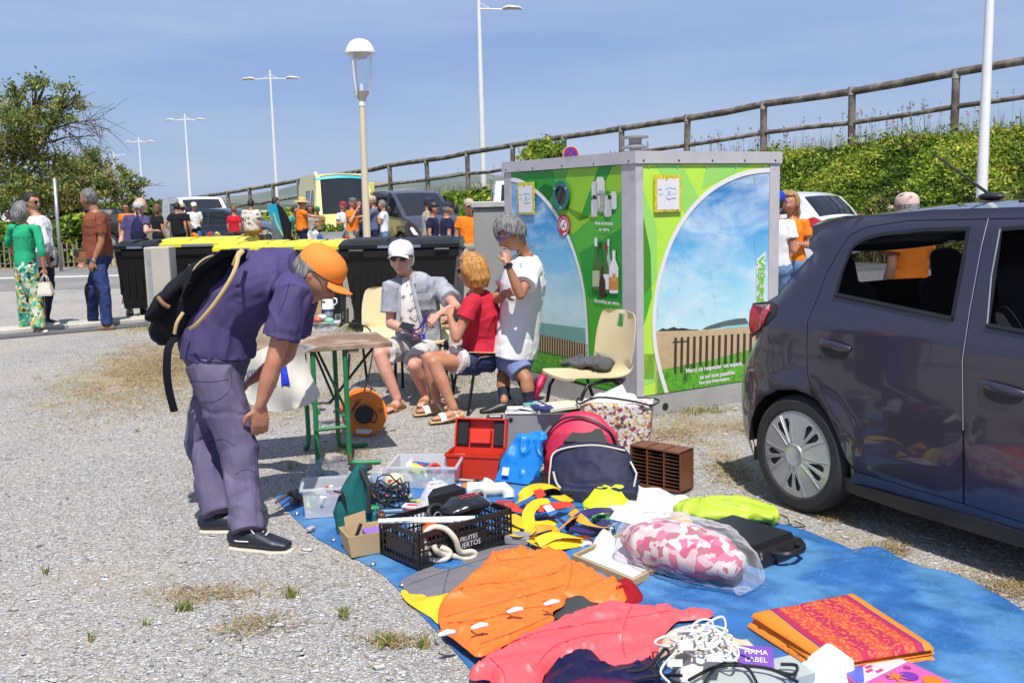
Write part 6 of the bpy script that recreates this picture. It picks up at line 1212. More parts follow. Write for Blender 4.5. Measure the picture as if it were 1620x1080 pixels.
b=MB().mat(M('gold',(.6,.38,.12,1),.3,metal=.9));c_=L_['neck'];b.tube(smooth_loop([tuple(c_+V(p)) for p in ((-.02,-.06,.05),(-.07,-.06,-.01),(-.09,-.03,-.06),(-.06,.03,-.0),(.02,.05,.06),(.055,-.01,.06))],4),.0028,5,closed=True);child(t,b,'necklace')
# ---------------------------------------------------------------- the three talking by the kerb
GRJ=cloth_m('green_jacket',(.02,.34,.16,1),var=.06);
def pattern_mat(name,cols,scale=30,thr=.5):
    m=bpy.data.materials.new(name);m.use_nodes=True;t=m.node_tree;b=t.nodes['Principled BSDF'];b.inputs['Roughness'].default_value=.85;N=t.nodes.new;L=t.links.new;co=N('ShaderNodeTexCoord').outputs['Object']
    wn=N('ShaderNodeTexNoise');wn.inputs['Scale'].default_value=scale*.5;L(co,wn.inputs[0]);wm=N('ShaderNodeMix');wm.data_type='RGBA';wm.blend_type='LINEAR_LIGHT';wm.inputs[0].default_value=1.1/scale;L(co,wm.inputs[6]);L(wn.outputs[1],wm.inputs[7])
    v=N('ShaderNodeTexVoronoi');v.inputs['Scale'].default_value=scale;L(wm.outputs[2],v.inputs[0]);s=N('ShaderNodeSeparateColor');L(v.outputs['Color'],s.inputs[0]);cr=N('ShaderNodeValToRGB');cr.color_ramp.interpolation='CONSTANT';el=cr.color_ramp.elements
    while len(el)<len(cols): el.new(.5)
    for i,(e,c) in enumerate(zip(el,cols)): e.position=i/len(cols);e.color =c
    L(s.outputs[0],cr.inputs[0]);L(cr.outputs[0],b.inputs['Base Color']);return m
FLOW=pattern_mat('patterned_trousers',[(.55,.58,.46,1),(.01,.20,.14,1),(.50,.34,.03,1),(.02,.35,.26,1),(.62,.62,.52,1),(.02,.04,.03,1),(.30,.42,.18,1)],24)
D=12.7
J=dict(pel=H(40,418,D),neck=H(38,355,D),head=H(34,336,D-.02),face=V((.80,.55,-.02)),lat=V((-.62,.78,0)),lath=V((-.5,.86,0)),shL=H(18,361,D+.15),elL=H(12,385,D+.2),wrL=H(24,404,D+.35),shR=H(58,361,D-.12),elR=H(66,398,D-.18),wrR=H(70,424,D-.15),
         knR=H(58,470,D-.03),knL=H(40,470,D+.08),toeR=V((.95,.1,0)),toeL=V((.85,.3,0)))
J['anR']=G(62,529)+V((0,0,.08));J['anL']=G(42,526)+V((0,0,.08))
t,L_,base,HM=person('woman in a cropped green jacket and flowery wide trousers by the kerb',J,.93,True,skin=SK,shirt=GRJ,sleeve=1.25,hem=-.02,pants=FLOW,plen=1.0,loose=1.5,hair=(HGREY,'bob'),glasses=(M('frame_orange',(.5,.2,.03,1),.4),'wire'),fat=(1.05,1.05),vox=.011,wr=.006,
    sandals=(M('sandal_white',(.7,.7,.7,1)),M('sole_tan',(.5,.3,.2,1),.8),0),curl=(1.0,.6))
hb_=thing('handbag','cream leather handbag hanging from the hand of the woman in green','handbag',H(72,455,D-.15));b=MB().mat(M('bag_cream',(.62,.57,.46,1),.5,bump=.001,bs=40));b.hull([(x*q,y*q,z) for x in (-.085,.085) for y in (-.045,.045) for z,q in ((-.10,1),(-.07,1.1),(.07,.72))]);b.build('bag_body',hb_)
b=MB().mat(M('bag_cream2',(.62,.57,.46,1),.5));[b.tube([(-.045,y,.06),(-.03,y*.7,.13),(0,y*.3,.165),(.03,y*.7,.13),(.045,y,.06)],.006,6) for y in (-.03,.03)];b.build('handle',hb_,smooth=True)
D=13.3;WS=cloth_m('white_shirt',(.68,.67,.70,1),var=.04)
J=dict(pel=H(66,412,D),neck=H(58,342,D),head=H(50,321,D),face=V((.97,-.22,-.03)),lat=V((.25,.95,0)),shR=H(62,352,D-.17),elR=H(72,384,D-.2),wrR=H(76,410,D-.1),shL=H(64,350,D+.17),elL=H(74,384,D+.22),wrL=H(78,408,D+.2),knR=H(66,462,D-.08),knL=H(70,462,D+.12),toeR=V((1,.1,0)),toeL=V((1,.1,0)))
J['anR']=G(66,517)+V((0,0,.08));J['anL']=G(72,512)+V((0,0,.08));J['knR']=(J['anR']+J['pel'])*.5;J['knL']=(J['anL']+J['pel'])*.5+V((.03,.1,0))
person('smiling man in an untucked white shirt and sunglasses facing the man in brown',J,1.0,skin=SK,shirt=WS,sleeve=1.5,hem=-.14,hemflare=.05,pants=cloth_m('dark_trousers',(.03,.035,.07,1)),plen=1.0,hair=(HDARK,'short'),glasses=(SHADE,'dark'),vox=.011,wr=.008,shoes=BLK,belly=.15,fat=(1.05,1.1))
D=13.0;BRT=cloth_m('brown_tee',(.20,.065,.035,1),var=.06);JEA=cloth_m('work_jeans',(.022,.035,.115,1),(.035,.055,.16,1),c2s=9)
J=dict(pel=H(156,408,D),mid=H(152,372,D),neck=H(151,336,D),head=H(140,315,D),face=V((-.97,.18,.0)),lat=V((-.1,-1,0)),shL=H(160,346,D-.18),elL=H(160,384,D-.20),wrL=H(148,413,D-.22),hdL=H(141,430,D-.22),shR=H(154,346,D+.18),elR=H(146,380,D+.25),wrR=H(134,408,D+.2),toeL=V((-1,-.12,0)),toeR=V((-1,-.05,0)),knL=H(165,460,D-.1),knR=H(146,460,D+.1))
J['anL']=G(170,522)+V((0,0,.08));J['anR']=G(148,517)+V((0,0,.08))
t,L_,base,HM=person('man in a brown T-shirt and blue work trousers with a belt pouch',J,1.03,skin=SKD,shirt=BRT,sleeve=.62,hem=-.06,pants=JEA,plen=1.0,loose=1.12,hair=(hairm('pepper',(.06,.06,.06,1),(.18,.18,.18,1)),'short'),vox=.010,wr=.007,shoes=M('suede_brown',(.17,.10,.06,1),.8,var=.2),fat=(1.05,1.15),belly=.28,curl=(.5,.6))
watch(t,L_,'L',STEELW)
b=MB().mat(M('pouch_leather',(.22,.09,.03,1),.55,var=.25,vs=20));p=L_['pel']+V((-.15,-.12,.03));b.hull([p+V((x,y,z)) for x in (-.07,.07) for y in (-.05,.05) for z in (-.075,.06)]+[p+V((x*1.1,-.06,-.02)) for x in (-.07,.07)]);b.mat(BLK).hull([p+V((x-.06,y-.05,z+.04)) for x in (-.03,.03) for y in (-.02,.02) for z in (-.03,.03)]);child(t,b,'belt_pouch')
KP=cloth_m('knee_pad',(.012,.013,.018,1));
for k in 'LR': b=MB().mat(KP);kn,an=L_['kn'+k],L_['an'+k];b.tube([kn*1.12-an*.12+V((-.03,-.012,0)),kn+V((-.03,-.012,0)),kn*.6+an*.4+V((-.02,-.012,0))],[(.060,.062),(.066,.068),(.055,.058)],14,cap='round');child(t,b,'knee_pad')
# ---------------------------------------------------------------- the crowd
def stand(label,px,ytop,Y,az,shirt,pants,arms=('down','down'),plen=1.0,lean=0,stride=.10,vox=.02,female=False,group=None,sleeve=.55,h=None,z0=0,fdir=None,X=None,**kw):
    p=A(px,ytop,Y);h=h or max(1.5,min(1.86,p.z-z0));s=h/1.755;f=V((sin(R(az)),cos(R(az)),0));r_=V((f.y,-f.x,0));o=V((p.x,Y,z0));Z=V((0,0,1))
    J=dict(pel=o+Z*.93*s,neck=o+Z*1.46*s+f*(lean*.5+.0),head=o+Z*1.635*s+f*(lean*.75+.03),face=fdir or (f+Z*-.08),lat=-r_,toeL=f-r_*.15,toeR=f+r_*.15);J['mid']=(J['pel']+J['neck'])/2-f*lean*.15
    for k,sg,am in (('L',-1,arms[0]),('R',1,arms[1])):
        sh=J['neck']-Z*.055*s+r_*sg*.178*s*(.9 if female else 1);J['sh'+k]=sh
        if am=='down': e=sh+r_*sg*.05-Z*.28*s-f*.03;w=e+f*.07-Z*.24*s
        elif am=='bent': e=sh+r_*sg*.05-Z*.27*s-f*.02;w=e+f*.20*s-r_*sg*.06+Z*.04
        elif am=='face': e=sh+r_*sg*.02-Z*.24*s+f*.10;w=J['head']-Z*.14*s+f*.13
        elif am=='hip': e=sh+r_*sg*.15-Z*.24*s-f*.06;w=e-r_*sg*.10-Z*.18*s+f*.08
        elif am=='reach': e=sh+f*.22*s-Z*.12*s;w=e+f*.24*s-Z*.02
        else: e=sh+r_*sg*.02-Z*.26*s+f*.06;w=J['neck']+f*.20-Z*.22*s-r_*sg*.06
        J['el'+k]=e;J['wr'+k]=w
        hip=J['pel']+r_*sg*.088*s;an=o+r_*sg*.10*s+f*stride*sg+Z*.085;J['an'+k]=an;J['kn'+k]=hip*.48+an*.52+f*.035
    return person(label,J,s,female,shirt=shirt,sleeve=sleeve,pants=pants,plen=plen,vox=vox,wr=.006,group=group,eyes=False,**kw)
C=cloth_m;NAV,ORG,BLT,WHT2,KHA,DNM=C('navy',(.018,.02,.06,1)),C('orange_tee',(.80,.20,.015,1),var=.05),C('black_tee',(.012,.012,.015,1)),C('white_tee',(.70,.70,.72,1),var=.04),C('khaki',(.40,.36,.28,1)),C('denim_light',(.10,.18,.34,1),(.16,.25,.42,1),c2s=12)
CAPN,CAPB,CAPW=M('cap_navy',(.015,.017,.04,1),.8),M('cap_beige',(.42,.35,.24,1),.8),M('cap_pale',(.70,.69,.68,1),.8);SHB=M('shoe_brown',(.16,.09,.05,1),.8)
GC='shoppers browsing the market'
# man walking away past the bins
D=16.6
J=dict(pel=H(212,396,D),neck=H(218,341,D),head=H(222,325,D),face=V((.75,.65,0)),lat=V((-.85,.5,0)),shL=H(201,346,D+.08),elL=H(193,374,D+.05),wrL=H(189,395,D-.05),hdL=H(187,408,D-.1),shR=H(231,347,D-.1),elR=H(231,366,D-.3),wrR=H(243,365,D-.1),hdR=H(250,364,D),knL=H(207,434,D-.05),knR=H(222,432,D+.2),toeL=V((-.45,0,-.95)),toeR=V((.8,.6,0)))
J['anL']=H(199,464,D-.05);J['anR']=G(226,478)+V((0,0,.08))
t,L_,base,HM=person('balding man in a purple T-shirt and dark shorts walking away past the bins',J,1.0,skin=SKP,shirt=PUR,sleeve=.6,hem=-.1,pants=BLT,plen=.5,loose=1.1,hair=(HWHITE,'sides'),vox=.013,wr=.007,shoes=SHB,fat=(1.1,1.15),belly=.2)
q=thing('small_rucksack','small navy rucksack hanging from the walking man\'s right shoulder','rucksack',H(217,362,D-.2));b=MB().mat(NAV);b.tube([(0,0,-.17),(0,0,-.1),(0,0,.06),(0,.0,.15)],[(.13,.07),(.15,.09),(.12,.07),(.06,.03)],14,lat=(.85,-.5,0),cap='round');b.build('pack',q,smooth=60);b=MB().mat(BLK);b.tube([(.02,0,.15),(.0,.03,.28),(-.02,.1,.33)],.014,6);b.tube([(.1,0,-.12),(.12,.05,.1),(.06,.08,.3)],.01,6);b.build('strap',q)
K=dict(group=GC)
stand('bearded man in an orange top and sunglasses standing in front of the black car',199,322,29,175,ORG,BLT,hair=(HDARK,'short'),glasses=(SHADE,'dark'),**K)
stand('woman in a black top with a white bag strap, left of the man in black',247,324,25,30,BLT,BLT,('bent','down'),female=True,hair=(HBROWN,'bob'),**K)
stand('man in a black T-shirt seen from behind before the white van',279,321,27.5,5,BLT,C('dark_shorts',(.02,.025,.035,1)),('hip','down'),plen=.7,hair=(HDARK,'short'),belly=.1,fat=(1.1,1.1),shoes=BLK,**K)
stand('person in a beige cap half hidden behind the man in black',287,323,29,10,BLT,BLT,hair=(HDARK,'short'),hat=(CAPB,'cap'),**K)
stand('seller in a white cap and black waistcoat beside the white van door',306,321,32,150,WHT2,BLT,('bent','bent'),hat=(CAPW,'cap'),hair=(HDARK,'short'),sleeve=.7,**K)
stand('short-haired woman in a red top seen from behind',369,325,28.5,12,C('red_top',(.55,.015,.03,1)),C('leggings',(.04,.03,.05,1),(.2,.12,.1,1),c2s=20),('down','down'),female=True,hair=(HRED,'short'),fat=(1.15,1.1),h=1.58,**K)
FLO=C('floral_shirt',(.62,.60,.50,1),(.20,.13,.08,1),c2s=14,c2t=.58)
stand('stocky man in a floral shirt and mustard shorts seen from behind',396,316,27,8,FLO,C('mustard',(.48,.30,.05,1)),plen=.62,hair=(HDARK,'short'),fat=(1.2,1.2),belly=.2,sloose=1.3,shoes=BLK,**K)
stand('man in white T-shirt and pale shorts carrying a blue and black bag',434,313,27.5,60,WHT2,C('pale_shorts',(.58,.57,.58,1)),('down','bent'),plen=.6,hair=(HDARK,'short'),shoes=BLK,**K)
q=thing('sports_bag','long turquoise and black bag held by the man in the white T-shirt','bag',A(441,352,27.1));b=MB().mat(BLT);b.hull([V((x,y,z)) for x,z in ((-.02,.5),(.12,.38),(.32,-.02),(.30,-.38),(.12,-.42),(-.06,-.05)) for y in (-.09,.09)]);b.mat(M('turquoise',(.0,.30,.48,1),.5)).hull([V((x,y,z)) for x,z in ((-.26,.46),(-.02,.52),(-.05,-.02),(.14,-.42),(-.02,-.2),(-.2,.2)) for y in (-.10,.10)]);b.mat(M('bag_yellow',(.7,.55,.05,1),.5)).tube([(-.1,-.11,.25),(-.02,-.11,-.05),(.12,-.11,-.36)],.016,5);b.build('bag',q)
stand('stooping person in a green T-shirt behind the turquoise bag',456,327,28.2,100,C('green_tee',(.10,.36,.26,1)),BLT,('reach','down'),lean=.22,hair=(HDARK,'short'),**K)
stand('man in an orange T-shirt and wide straw hat reaching towards the bicycle',476,316,25.5,78,ORG,NAV,('reach','reach'),hair=(HBROWN,'short'),hat=(M('straw',(.55,.38,.15,1),.8,var=.25,vs=40),'wide',.21),fat=(1.12,1.12),belly=.1,h=1.74,**K)

stand('woman with sunglasses and a pale skirt behind the straw-hatted man',492,325,27.5,200,C('grey_top',(.38,.33,.30,1)),C('cream_skirt',(.62,.60,.56,1)),('bent','down'),plen=.6,loose=1.5,female=True,hair=(HBROWN,'bob'),glasses=(SHADE,'dark'),**K)
stand('person in a green cap bending in front of the yellow van',502,331,30,170,C('khaki_top',(.3,.2,.1,1)),BLT,('bent','bent'),lean=.15,hair=(HDARK,'short'),hat=(M('cap_green',(.02,.22,.09,1),.8),'cap'),h=1.5,**K)
stand('man in a white top and red cap looking down beside the yellow van',541,320,26.5,120,WHT2,C('grey_trousers',(.42,.42,.44,1)),('down','bent'),hair=(HGREY,'short'),hat=(M('cap_red',(.3,.02,.03,1),.8),'cap'),**K)
stand('man in an orange T-shirt and grey cap with a hand at his chin',556,314,24.5,120,ORG,KHA,('bent','face'),plen=.62,hair=(HGREY,'short'),hat=(M('cap_grey',(.10,.10,.10,1),.8),'cap'),fat=(1.05,1.05),shoes=SHB,**K)
stand('dark-haired man in navy just left of the lamp post',566,316,27,150,NAV,NAV,('bent','bent'),hair=(HDARK,'short'),**K)
stand('man in a blue shirt and beige cap to the right of the lamp post',590,311,24.5,250,C('blue_shirt',(.10,.12,.22,1)),NAV,('reach','bent'),plen=.62,hair=(HGREY,'short'),hat=(CAPB,'cap'),shoes=SHB,belly=.15,**K)
stand('grey-haired man in white T-shirt and denim shorts leaning by the dark van',606,317,24.5,265,WHT2,DNM,('face','hip'),plen=.48,hair=(HGREY,'short'),shoes=SHB,**K)
stand('man in a beige shirt and black cap in front of the dark van',676,313,20.5,80,C('beige_shirt',(.36,.33,.29,1)),C('beige_trousers',(.34,.32,.28,1)),hair=(HDARK,'short'),hat=(CAPN,'cap'),fat=(1.1,1.1),**K)
stand('man in a navy T-shirt and wide black cap, left of the navy pair',683,321,18.3,95,NAV,NAV,('cross','down'),hair=(HDARK,'short'),hat=(BLK,'cap'),vox=.014,**K)
stand('man in a navy T-shirt and navy peaked cap, right of the navy pair',706,321,17.6,70,NAV,NAV,('cross','down'),hair=(HGREY,'short'),hat=(CAPN,'cap'),fat=(1.08,1.08),vox=.014,**K)
stand('man in an orange T-shirt, beige cap and sunglasses beside the grey cabinet',741,316,16.5,165,ORG,KHA,hair=(HGREY,'short'),hat=(CAPB,'cap'),glasses=(SHADE,'dark'),vox=.014,**K)
stand('distant person in a white cap standing on the ramp above the yellow van',499,273,46,150,WHT2,BLT,h=1.72,z0=A(499,273,46).z-1.72,hat=(CAPW,'cap'),hair=(HDARK,'short'))
stand('woman with long blond hair in an orange T-shirt right of the container',1253,305,10.4,215,ORG,DNM,('bent','bent'),female=True,hair=(hairm('blond_dark',(.38,.22,.09,1),(.26,.15,.06,1)),'long'),vox=.010)
stand('person in a white T-shirt and blue cap partly hidden by the container edge',1226,304,9.7,40,WHT2,DNM,('bent','bent'),hair=(HDARK,'short'),hat=(M('cap_blue',(.01,.03,.4,1),.8),'cap'),vox=.010,fat=(1.1,1.1))
stand('man in orange T-shirt and pink cap beyond the dark hatchback',1440,311,7.7,335,ORG,KHA,('down','bent'),lean=.0,hair=(HGREY,'short'),hat=(M('cap_pink',(.60,.42,.38,1),.85,var=.2,vs=30,col2=(.22,.12,.12,1),c2s=22,c2t=.58),'cap'),fat=(1.2,1.2),vox=.010,h=1.52)
stand('far woman in black walking beyond the hedge, behind the man in brown',131,330,31,200,BLT,BLT,female=True,hair=(HDARK,'long'),h=1.55,**K)
stand('far man in a white top beyond the hedge at the left edge',10,326,30,120,WHT2,BLT,hair=(HWHITE,'short'),h=1.6,**K)
stand('tanned person in a black vest beyond the hedge, behind the man in the white shirt',62,322,31,160,BLT,BLT,sleeve=.15,hair=(HDARK,'short'),h=1.65,**K)
# market furniture among them
def trestle(label,x0,x1,ypx,Y,top,z=.74,d=.7,group='market trestle tables'):
    a=A(x0,ypx,Y);c=A(x1,ypx,Y);w=c.x-a.x;t=thing('trestle_table',label,'table',((a.x+c.x)/2,Y,0),0,group);b=MB().mat(top);b.box(-w/2,w/2,-d/2,d/2,z-.03,z,.005);b.build('table_top',t)
    for sx in (-1,1):
        for sy in (-1,1): b=MB().mat(MC['galv']);b.tube([(sx*w*.42,sy*d*.35,z-.03),(sx*w*.38,-sy*d*.35,0)],.014,6);b.build('leg',t)
    return t,z
CN_={'b': 'boxy','c': 'bottle-shaped','t': 'rolled'}
def clutter(label,xy0,xy1,Y,z,n,seed,size=.12):
    r_=random.Random(seed);pal=[('orange',ORG),('black',BLT),('white',WHT2),('blue',C('stall_blue',(.03,.12,.4,1))),('red',C('stall_red',(.5,.03,.03,1))),('green',C('stall_green',(.05,.25,.08,1))),('beige',KHA),('grey',M('stall_grey',(.3,.3,.3,1),.5)),('yellow',C('stall_yellow',(.6,.45,.05,1)))]
    a,c=A(xy0,360,Y),A(xy1,360,Y);combos=[(p_,k_) for p_ in pal for k_ in 'bct'];r_.shuffle(combos)
    for i in range(n):
        x=a.x+(c.x-a.x)*(i+.5)/n;s=r_.uniform(.6,1.3)*size;(cn,mc_),k=combos[i];b=MB().mat(mc_)
        b.X=Matrix.Rotation(r_.uniform(0,pi),4,'Z')
        if k=='b': b.hull([(sx*s*.7,sy*s*.5,zz) for sx in (-1,1) for sy in (-1,1) for zz in (0,s*.7)]+[(0,0,s*.8)])
        elif k=='c': b.lathe([(s*.4,0),(s*.5,s*.5),(s*.3,s*1.0),(s*.2,s*1.15)],12)
        else: b.tube([(-s,0,s*.2),(0,0,s*.45),(s,0,s*.2)],[s*.3,s*.4,s*.2],8,cap='round')
        o=b.build('stall_item',None,smooth=40);o.location=(x,Y+r_.uniform(-.2,.2),z+.003);tag(o,'small %s %s item %s' %(cn,CN_[k],label.replace('small odds and ends ','')),'bric-a-brac',label)
trestle('folding table with a yellow cloth edge in front of the white van',304,345,352,28.5,C('yellow_cloth',(.6,.5,.06,1)));clutter('small odds and ends on the table before the white van',306,342,28.5,.74,7,5)
trestle('white folding table in front of the yellow van',506,552,352,23.6,WHT2);clutter('small odds and ends on the table before the yellow van',508,548,23.6,.74,7,6)
trestle('folding table of bric-a-brac between the red top and the floral shirt',375,425,355,30.5,KHA);clutter('small odds and ends on the table behind the floral shirt',376,424,30.5,.74,8,7)
clutter('small odds and ends standing on the ground behind the bins',255,460,24,0,24,9,.3)
t=thing('basket','grey plastic crate of green stems on the table by the bicycle','basket',(A(526,352,23.5).x,23.5,.745));b=MB().mat(M('crate_grey',(.30,.30,.31,1),.6));b.hull([(sx*q,sy*q*.6,z) for sx in (-1,1) for sy in (-1,1) for z,q in ((0,.24),(.18,.28))]);b.build('crate',t)
leaves('stems',[(random.Random(i).uniform(-.24,.24),random.Random(i+99).uniform(-.12,.12),random.Random(i+7).uniform(.18,.34)) for i in range(160)],.05,LG,t,seed=2,aspect=3)
# bicycle
bc=thing('bicycle','red and black mountain bike parked in front of the stalls','bicycle',(A(527,380,22.5).x,22.5,0),R(8))
for x in (-.40,.40):
    b=MB().mat(TYRE);b.tube([(x+.27*cos(a),0,.30+.27*sin(a)) for a in [2*pi*i/28 for i in range(28)]],.028,6,closed=True);o=b.build('wheel',bc,smooth=50);b=MB().mat(MC['galv']);[b.tube([(x,0,.30),(x+.25*cos(a),0,.30+.25*sin(a))],.003,3) for a in [2*pi*i/14 for i in range(14)]];b.build('spokes',o)
b=MB().mat(M('bike_red',(.5,.02,.02,1),.3,coat=.5))
for p,q in (((-.40,0,.30),(-.05,0,.28)),((-.05,0,.28),(-.16,0,.70)),((-.16,0,.66),(.24,0,.70)),((-.05,0,.28),(.26,0,.62)),((-.40,0,.30),(-.15,0,.62)),((.40,0,.30),(.22,0,.78))): b.tube([p,q],.02,6)
b.build('frame',bc);b=MB().mat(BLK);b.tube([(.22,-.28,.86),(.22,0,.82),(.22,.28,.86)],.014,6);b.build('handlebar',bc);b=MB().mat(BLK);b.tube([(-.28,0,.78),(-.1,0,.78)],[(.07,.025),(.03,.02)],8);b.build('saddle',bc)
# ================================================================ FURNITURE BY THE STALL
def TH(name,label,cat,px,py,z=0,rz=0,group=None): p=G(px,py,z);return thing(name,label,cat,(p.x,p.y,z),R(rz),group)
PLC=M('chair_cream',(.66,.55,.32,1),.42,var=.05,vs=4,bump=.0004,bs=200);TUBE=M('chair_tube',(.015,.015,.017,1),.35,metal=.3)
def chair(label,x,y,rz,group='cream plastic chairs around the stall'):
    """seat faces +Y locally"""
    t=thing('plastic_chair',label,'chair',(x,y,0),rz,group);b=MB().mat(PLC)
    prof=[(.225,.435),(.215,.452),(.12,.445),(-.05,.43),(-.15,.435),(-.195,.47),(-.215,.55),(-.235,.68),(-.26,.81),(-.268,.835)];wid=[.19,.205,.215,.21,.20,.205,.215,.215,.185,.11]
    pts=smooth_loop([(a,c,w) for (a,c),w in zip(prof,wid)],3,False);n=12;vs=[];fs=[]
    for side in (0,1):
        for a,c,w in pts:
            for j in range(n+1):
                f=-1+2*j/n;dish=.018*f*f*(1 if c<.5 else -0) ;vs.append((f*w,a+(.03*f*f if c>.5 else 0)-side*(.006 if c>.5 else 0),c+dish-side*(.006 if c <=.5 else 0)))
    m=n+1;K=len(pts)
    slot=[(K-6,9),(K-6,10),(K-7,9),(K-7,10)]
    for side in (0,1):
        o=side*K*m
        for i in range(K-1):
            for j in range(n):
                if i in (K-6,K-5) and j in (5,6): continue
                q=(o+i*m+j,o+i*m+j+1,o+(i+1)*m+j+1,o+(i+1)*m+j);fs.append(q if not side else q[::-1])
    for i in range(K-1):
        for j,r_ in ((0,1),(n,0)): a,c=i*m+j,(i+1)*m+j;fs.append((a,c,c+K*m,a+K*m))
    for j in range(n):
        for i in (0,K-1): a=i*m+j;fs.append((a,a+1,a+1+K*m,a+K*m))
    b.add(vs,fs);b.build('seat_shell',t,smooth=60)
    for s in (-1,1):
        b=MB().mat(TUBE);b.tube([(s*.215,.24,0),(s*.20,.17,.36),(s*.195,.13,.415),(s*.19,0,.425),(s*.19,-.13,.42)],.0115,8);b.build('front_leg',t,smooth=60)
        b=MB().mat(TUBE);b.tube([(s*.215,-.25,0),(s*.19,-.10,.40),(s*.185,-.06,.42)],.0115,8);b.build('rear_leg',t,smooth=60)
    b=MB().mat(TUBE);b.tube([(-.2,.13,.41),(.2,.13,.41)],.009,6);b.tube([(-.19,-.1,.405),(.19,-.1,.405)],.009,6);b.build('cross_bar',t,smooth=60);return t
p=A(598,500,8.35);chair('empty cream plastic chair left of the seated man, behind the table end',p.x,p.y,R(168))
p=A(668,540,8.0);chair('cream plastic chair under the seated man in the white cap',p.x,p.y+.05,R(178))
p=A(766,575,7.42);chair('cream plastic chair under the woman in red',p.x+.03,p.y+.0,R(110))
p=G(917,592,.45);chair('cream plastic chair with a grey cloth on it against the glass container',p.x+.06,p.y+.05,R(118));CHX=p
# ---- beer-garden table
tb=thing('folding_table','worn wooden trestle table with a green painted folding steel frame','table',(0,0,0));TZ=.735
c1,c2,c3=G(500,549,TZ),G(621,541,TZ),G(556,509,TZ);ux=(c2-c1).normalized();uy=V((-ux.y,ux.x,0));tb.location=(c1.x,c1.y,0);tb.rotation_euler=(0,0,atan2(ux.y,ux.x));TLn=(c2-c1).length;TLx=-.75
TW=M('table_wood',(.22,.13,.075,1),.6,var=.3,vs=7,bump=.002,bs=30,col2=(.36,.26,.18,1),c2s=4,c2t=.52);TG=M('frame_green',(.015,.19,.06,1),.45,var=.15,vs=9,col2=(.16,.07,.03,1),c2s=11,c2t=.66);TD=M('frame_dark_green',(.012,.05,.022,1),.5)
b=MB().mat(TW);[b.box(TLx,TLn,y*.135,y*.135+.133,TZ-.028,TZ-.0,.003) for y in range(4)];b.box(TLx+.2,TLx+.26,.01,.52,TZ-.055,TZ-.0285);b.box(TLn-.26,TLn-.2,.01,.52,TZ-.055,TZ-.0285);b.build('table_top',tb)
for xL in (-.02,-.68):
    for y in (.03,.50):
        b=MB().mat(TG);b.tube(smooth_loop([(xL,y,TZ-.03),(xL,y,.34),(xL,y,.07),(xL-.02 if y>.2 else xL-.0,y+(.02 if y>.2 else -.02),.022),(xL,y+(.06 if y>.2 else -.20),.014)],4,False),.015,8);b.build('leg',tb,smooth=60)
for xL in (.0,-.66):
    b=MB().mat(TG);b.tube([(xL,.03,.34),(xL,.50,.34)],.012,6);b.build('cross_bar',tb)
b=MB().mat(TG);b.tube([(-.02,.03,.27),(.36,.03,.27)],.012,6)
for y in (.04,.49):
    b=MB().mat(TG);b.tube(smooth_loop([(TLn-.28,y,TZ-.03),(TLn-.28,y,.3),(TLn-.28,y,.06),(TLn-.25,y,.018),(TLn-.10,y-.03,.014)],4,False),.015,8);b.build('leg',tb,smooth=60)
b=MB().mat(TG);b.tube([(TLn-.28,.04,.27),(TLn-.28,.49,.27)],.012,6);b.tube([(-.02,.03,.24),(TLn-.28,.04,.24)],.012,6);b.build('cross_bar',tb)
b=MB().mat(TD);b.tube([(.02,.1,TZ-.04),(TLn-.28,.1,.33)],.009,6);b.tube([(TLn-.05,.3,TZ-.05),(.1,.3,.34)],.009,6);b.tube([(.02,.45,TZ-.04),(TLn-.3,.45,.33)],.009,6);b.build('brace',tb)
def on_table(px,py): p=G(px,py,TZ);return (p.x,p.y,TZ+.001)
# things on the table
CUPM=M('cup_white',(.74,.74,.75,1),.35)
t=thing('drinks_can','blue and silver drinks can standing under the upturned white mug','can',on_table(520,510));b=MB().mat(M('can_silver',(.45,.46,.5,1),.3,metal=.5,col2=(.05,.06,.35,1),c2s=25));b.lathe([(.028,0),(.033,.006),(.033,.085),(.028,.095)],20);b.build('can',t,smooth=40)
t=thing('mug','white enamel mug balanced upside down on the drinks can','mug',V(on_table(520,510))+V((0,0,.096)));b=MB().mat(CUPM);b.lathe([(.044,0),(.042,.01),(.036,.085),(.033,.09),(.001,.09)],24);b.build('cup',t,smooth=40);b=MB().mat(CUPM);b.tube([(.037,-.0,.075),(.064,-.01,.068),(.066,-.01,.04),(.042,0,.022)],.006,6);b.build('handle',t,smooth=60)
t=thing('paper_cup','small white cup by the stooping man\'s chin','cup',on_table(493,508));b=MB().mat(CUPM);b.lathe([(.025,0),(.034,.085),(.032,.086),(.024,.01)],20);b.build('cup',t,smooth=40)
t=thing('biscuit_tray','clear tray of cakes with white and green packs on the wooden table','food tray',on_table(510,520));b=MB().mat(glassy('tray_clear',(.9,.92,.94,1),.15));b.hull([(sx*q,sy*q*.7,z) for sx in (-1,1) for sy in (-1,1) for z,q in ((0,.095),(.045,.115))]);b.build('tray',t)
for i,(x,y,c) in enumerate(((-.05,0,(.25,.06,.03,1)),(.02,.03,(.65,.65,.62,1)),(.055,-.03,(.2,.5,.3,1)),(-.02,-.04,(.5,.12,.05,1)),(0,.0,(.7,.7,.7,1)))): b=MB().mat(M('snack%d' %i,c,.5));b.ball((x,y,.035+.01*i),(.033,.028,.022),10,6);b.build('snack',t,smooth=True)
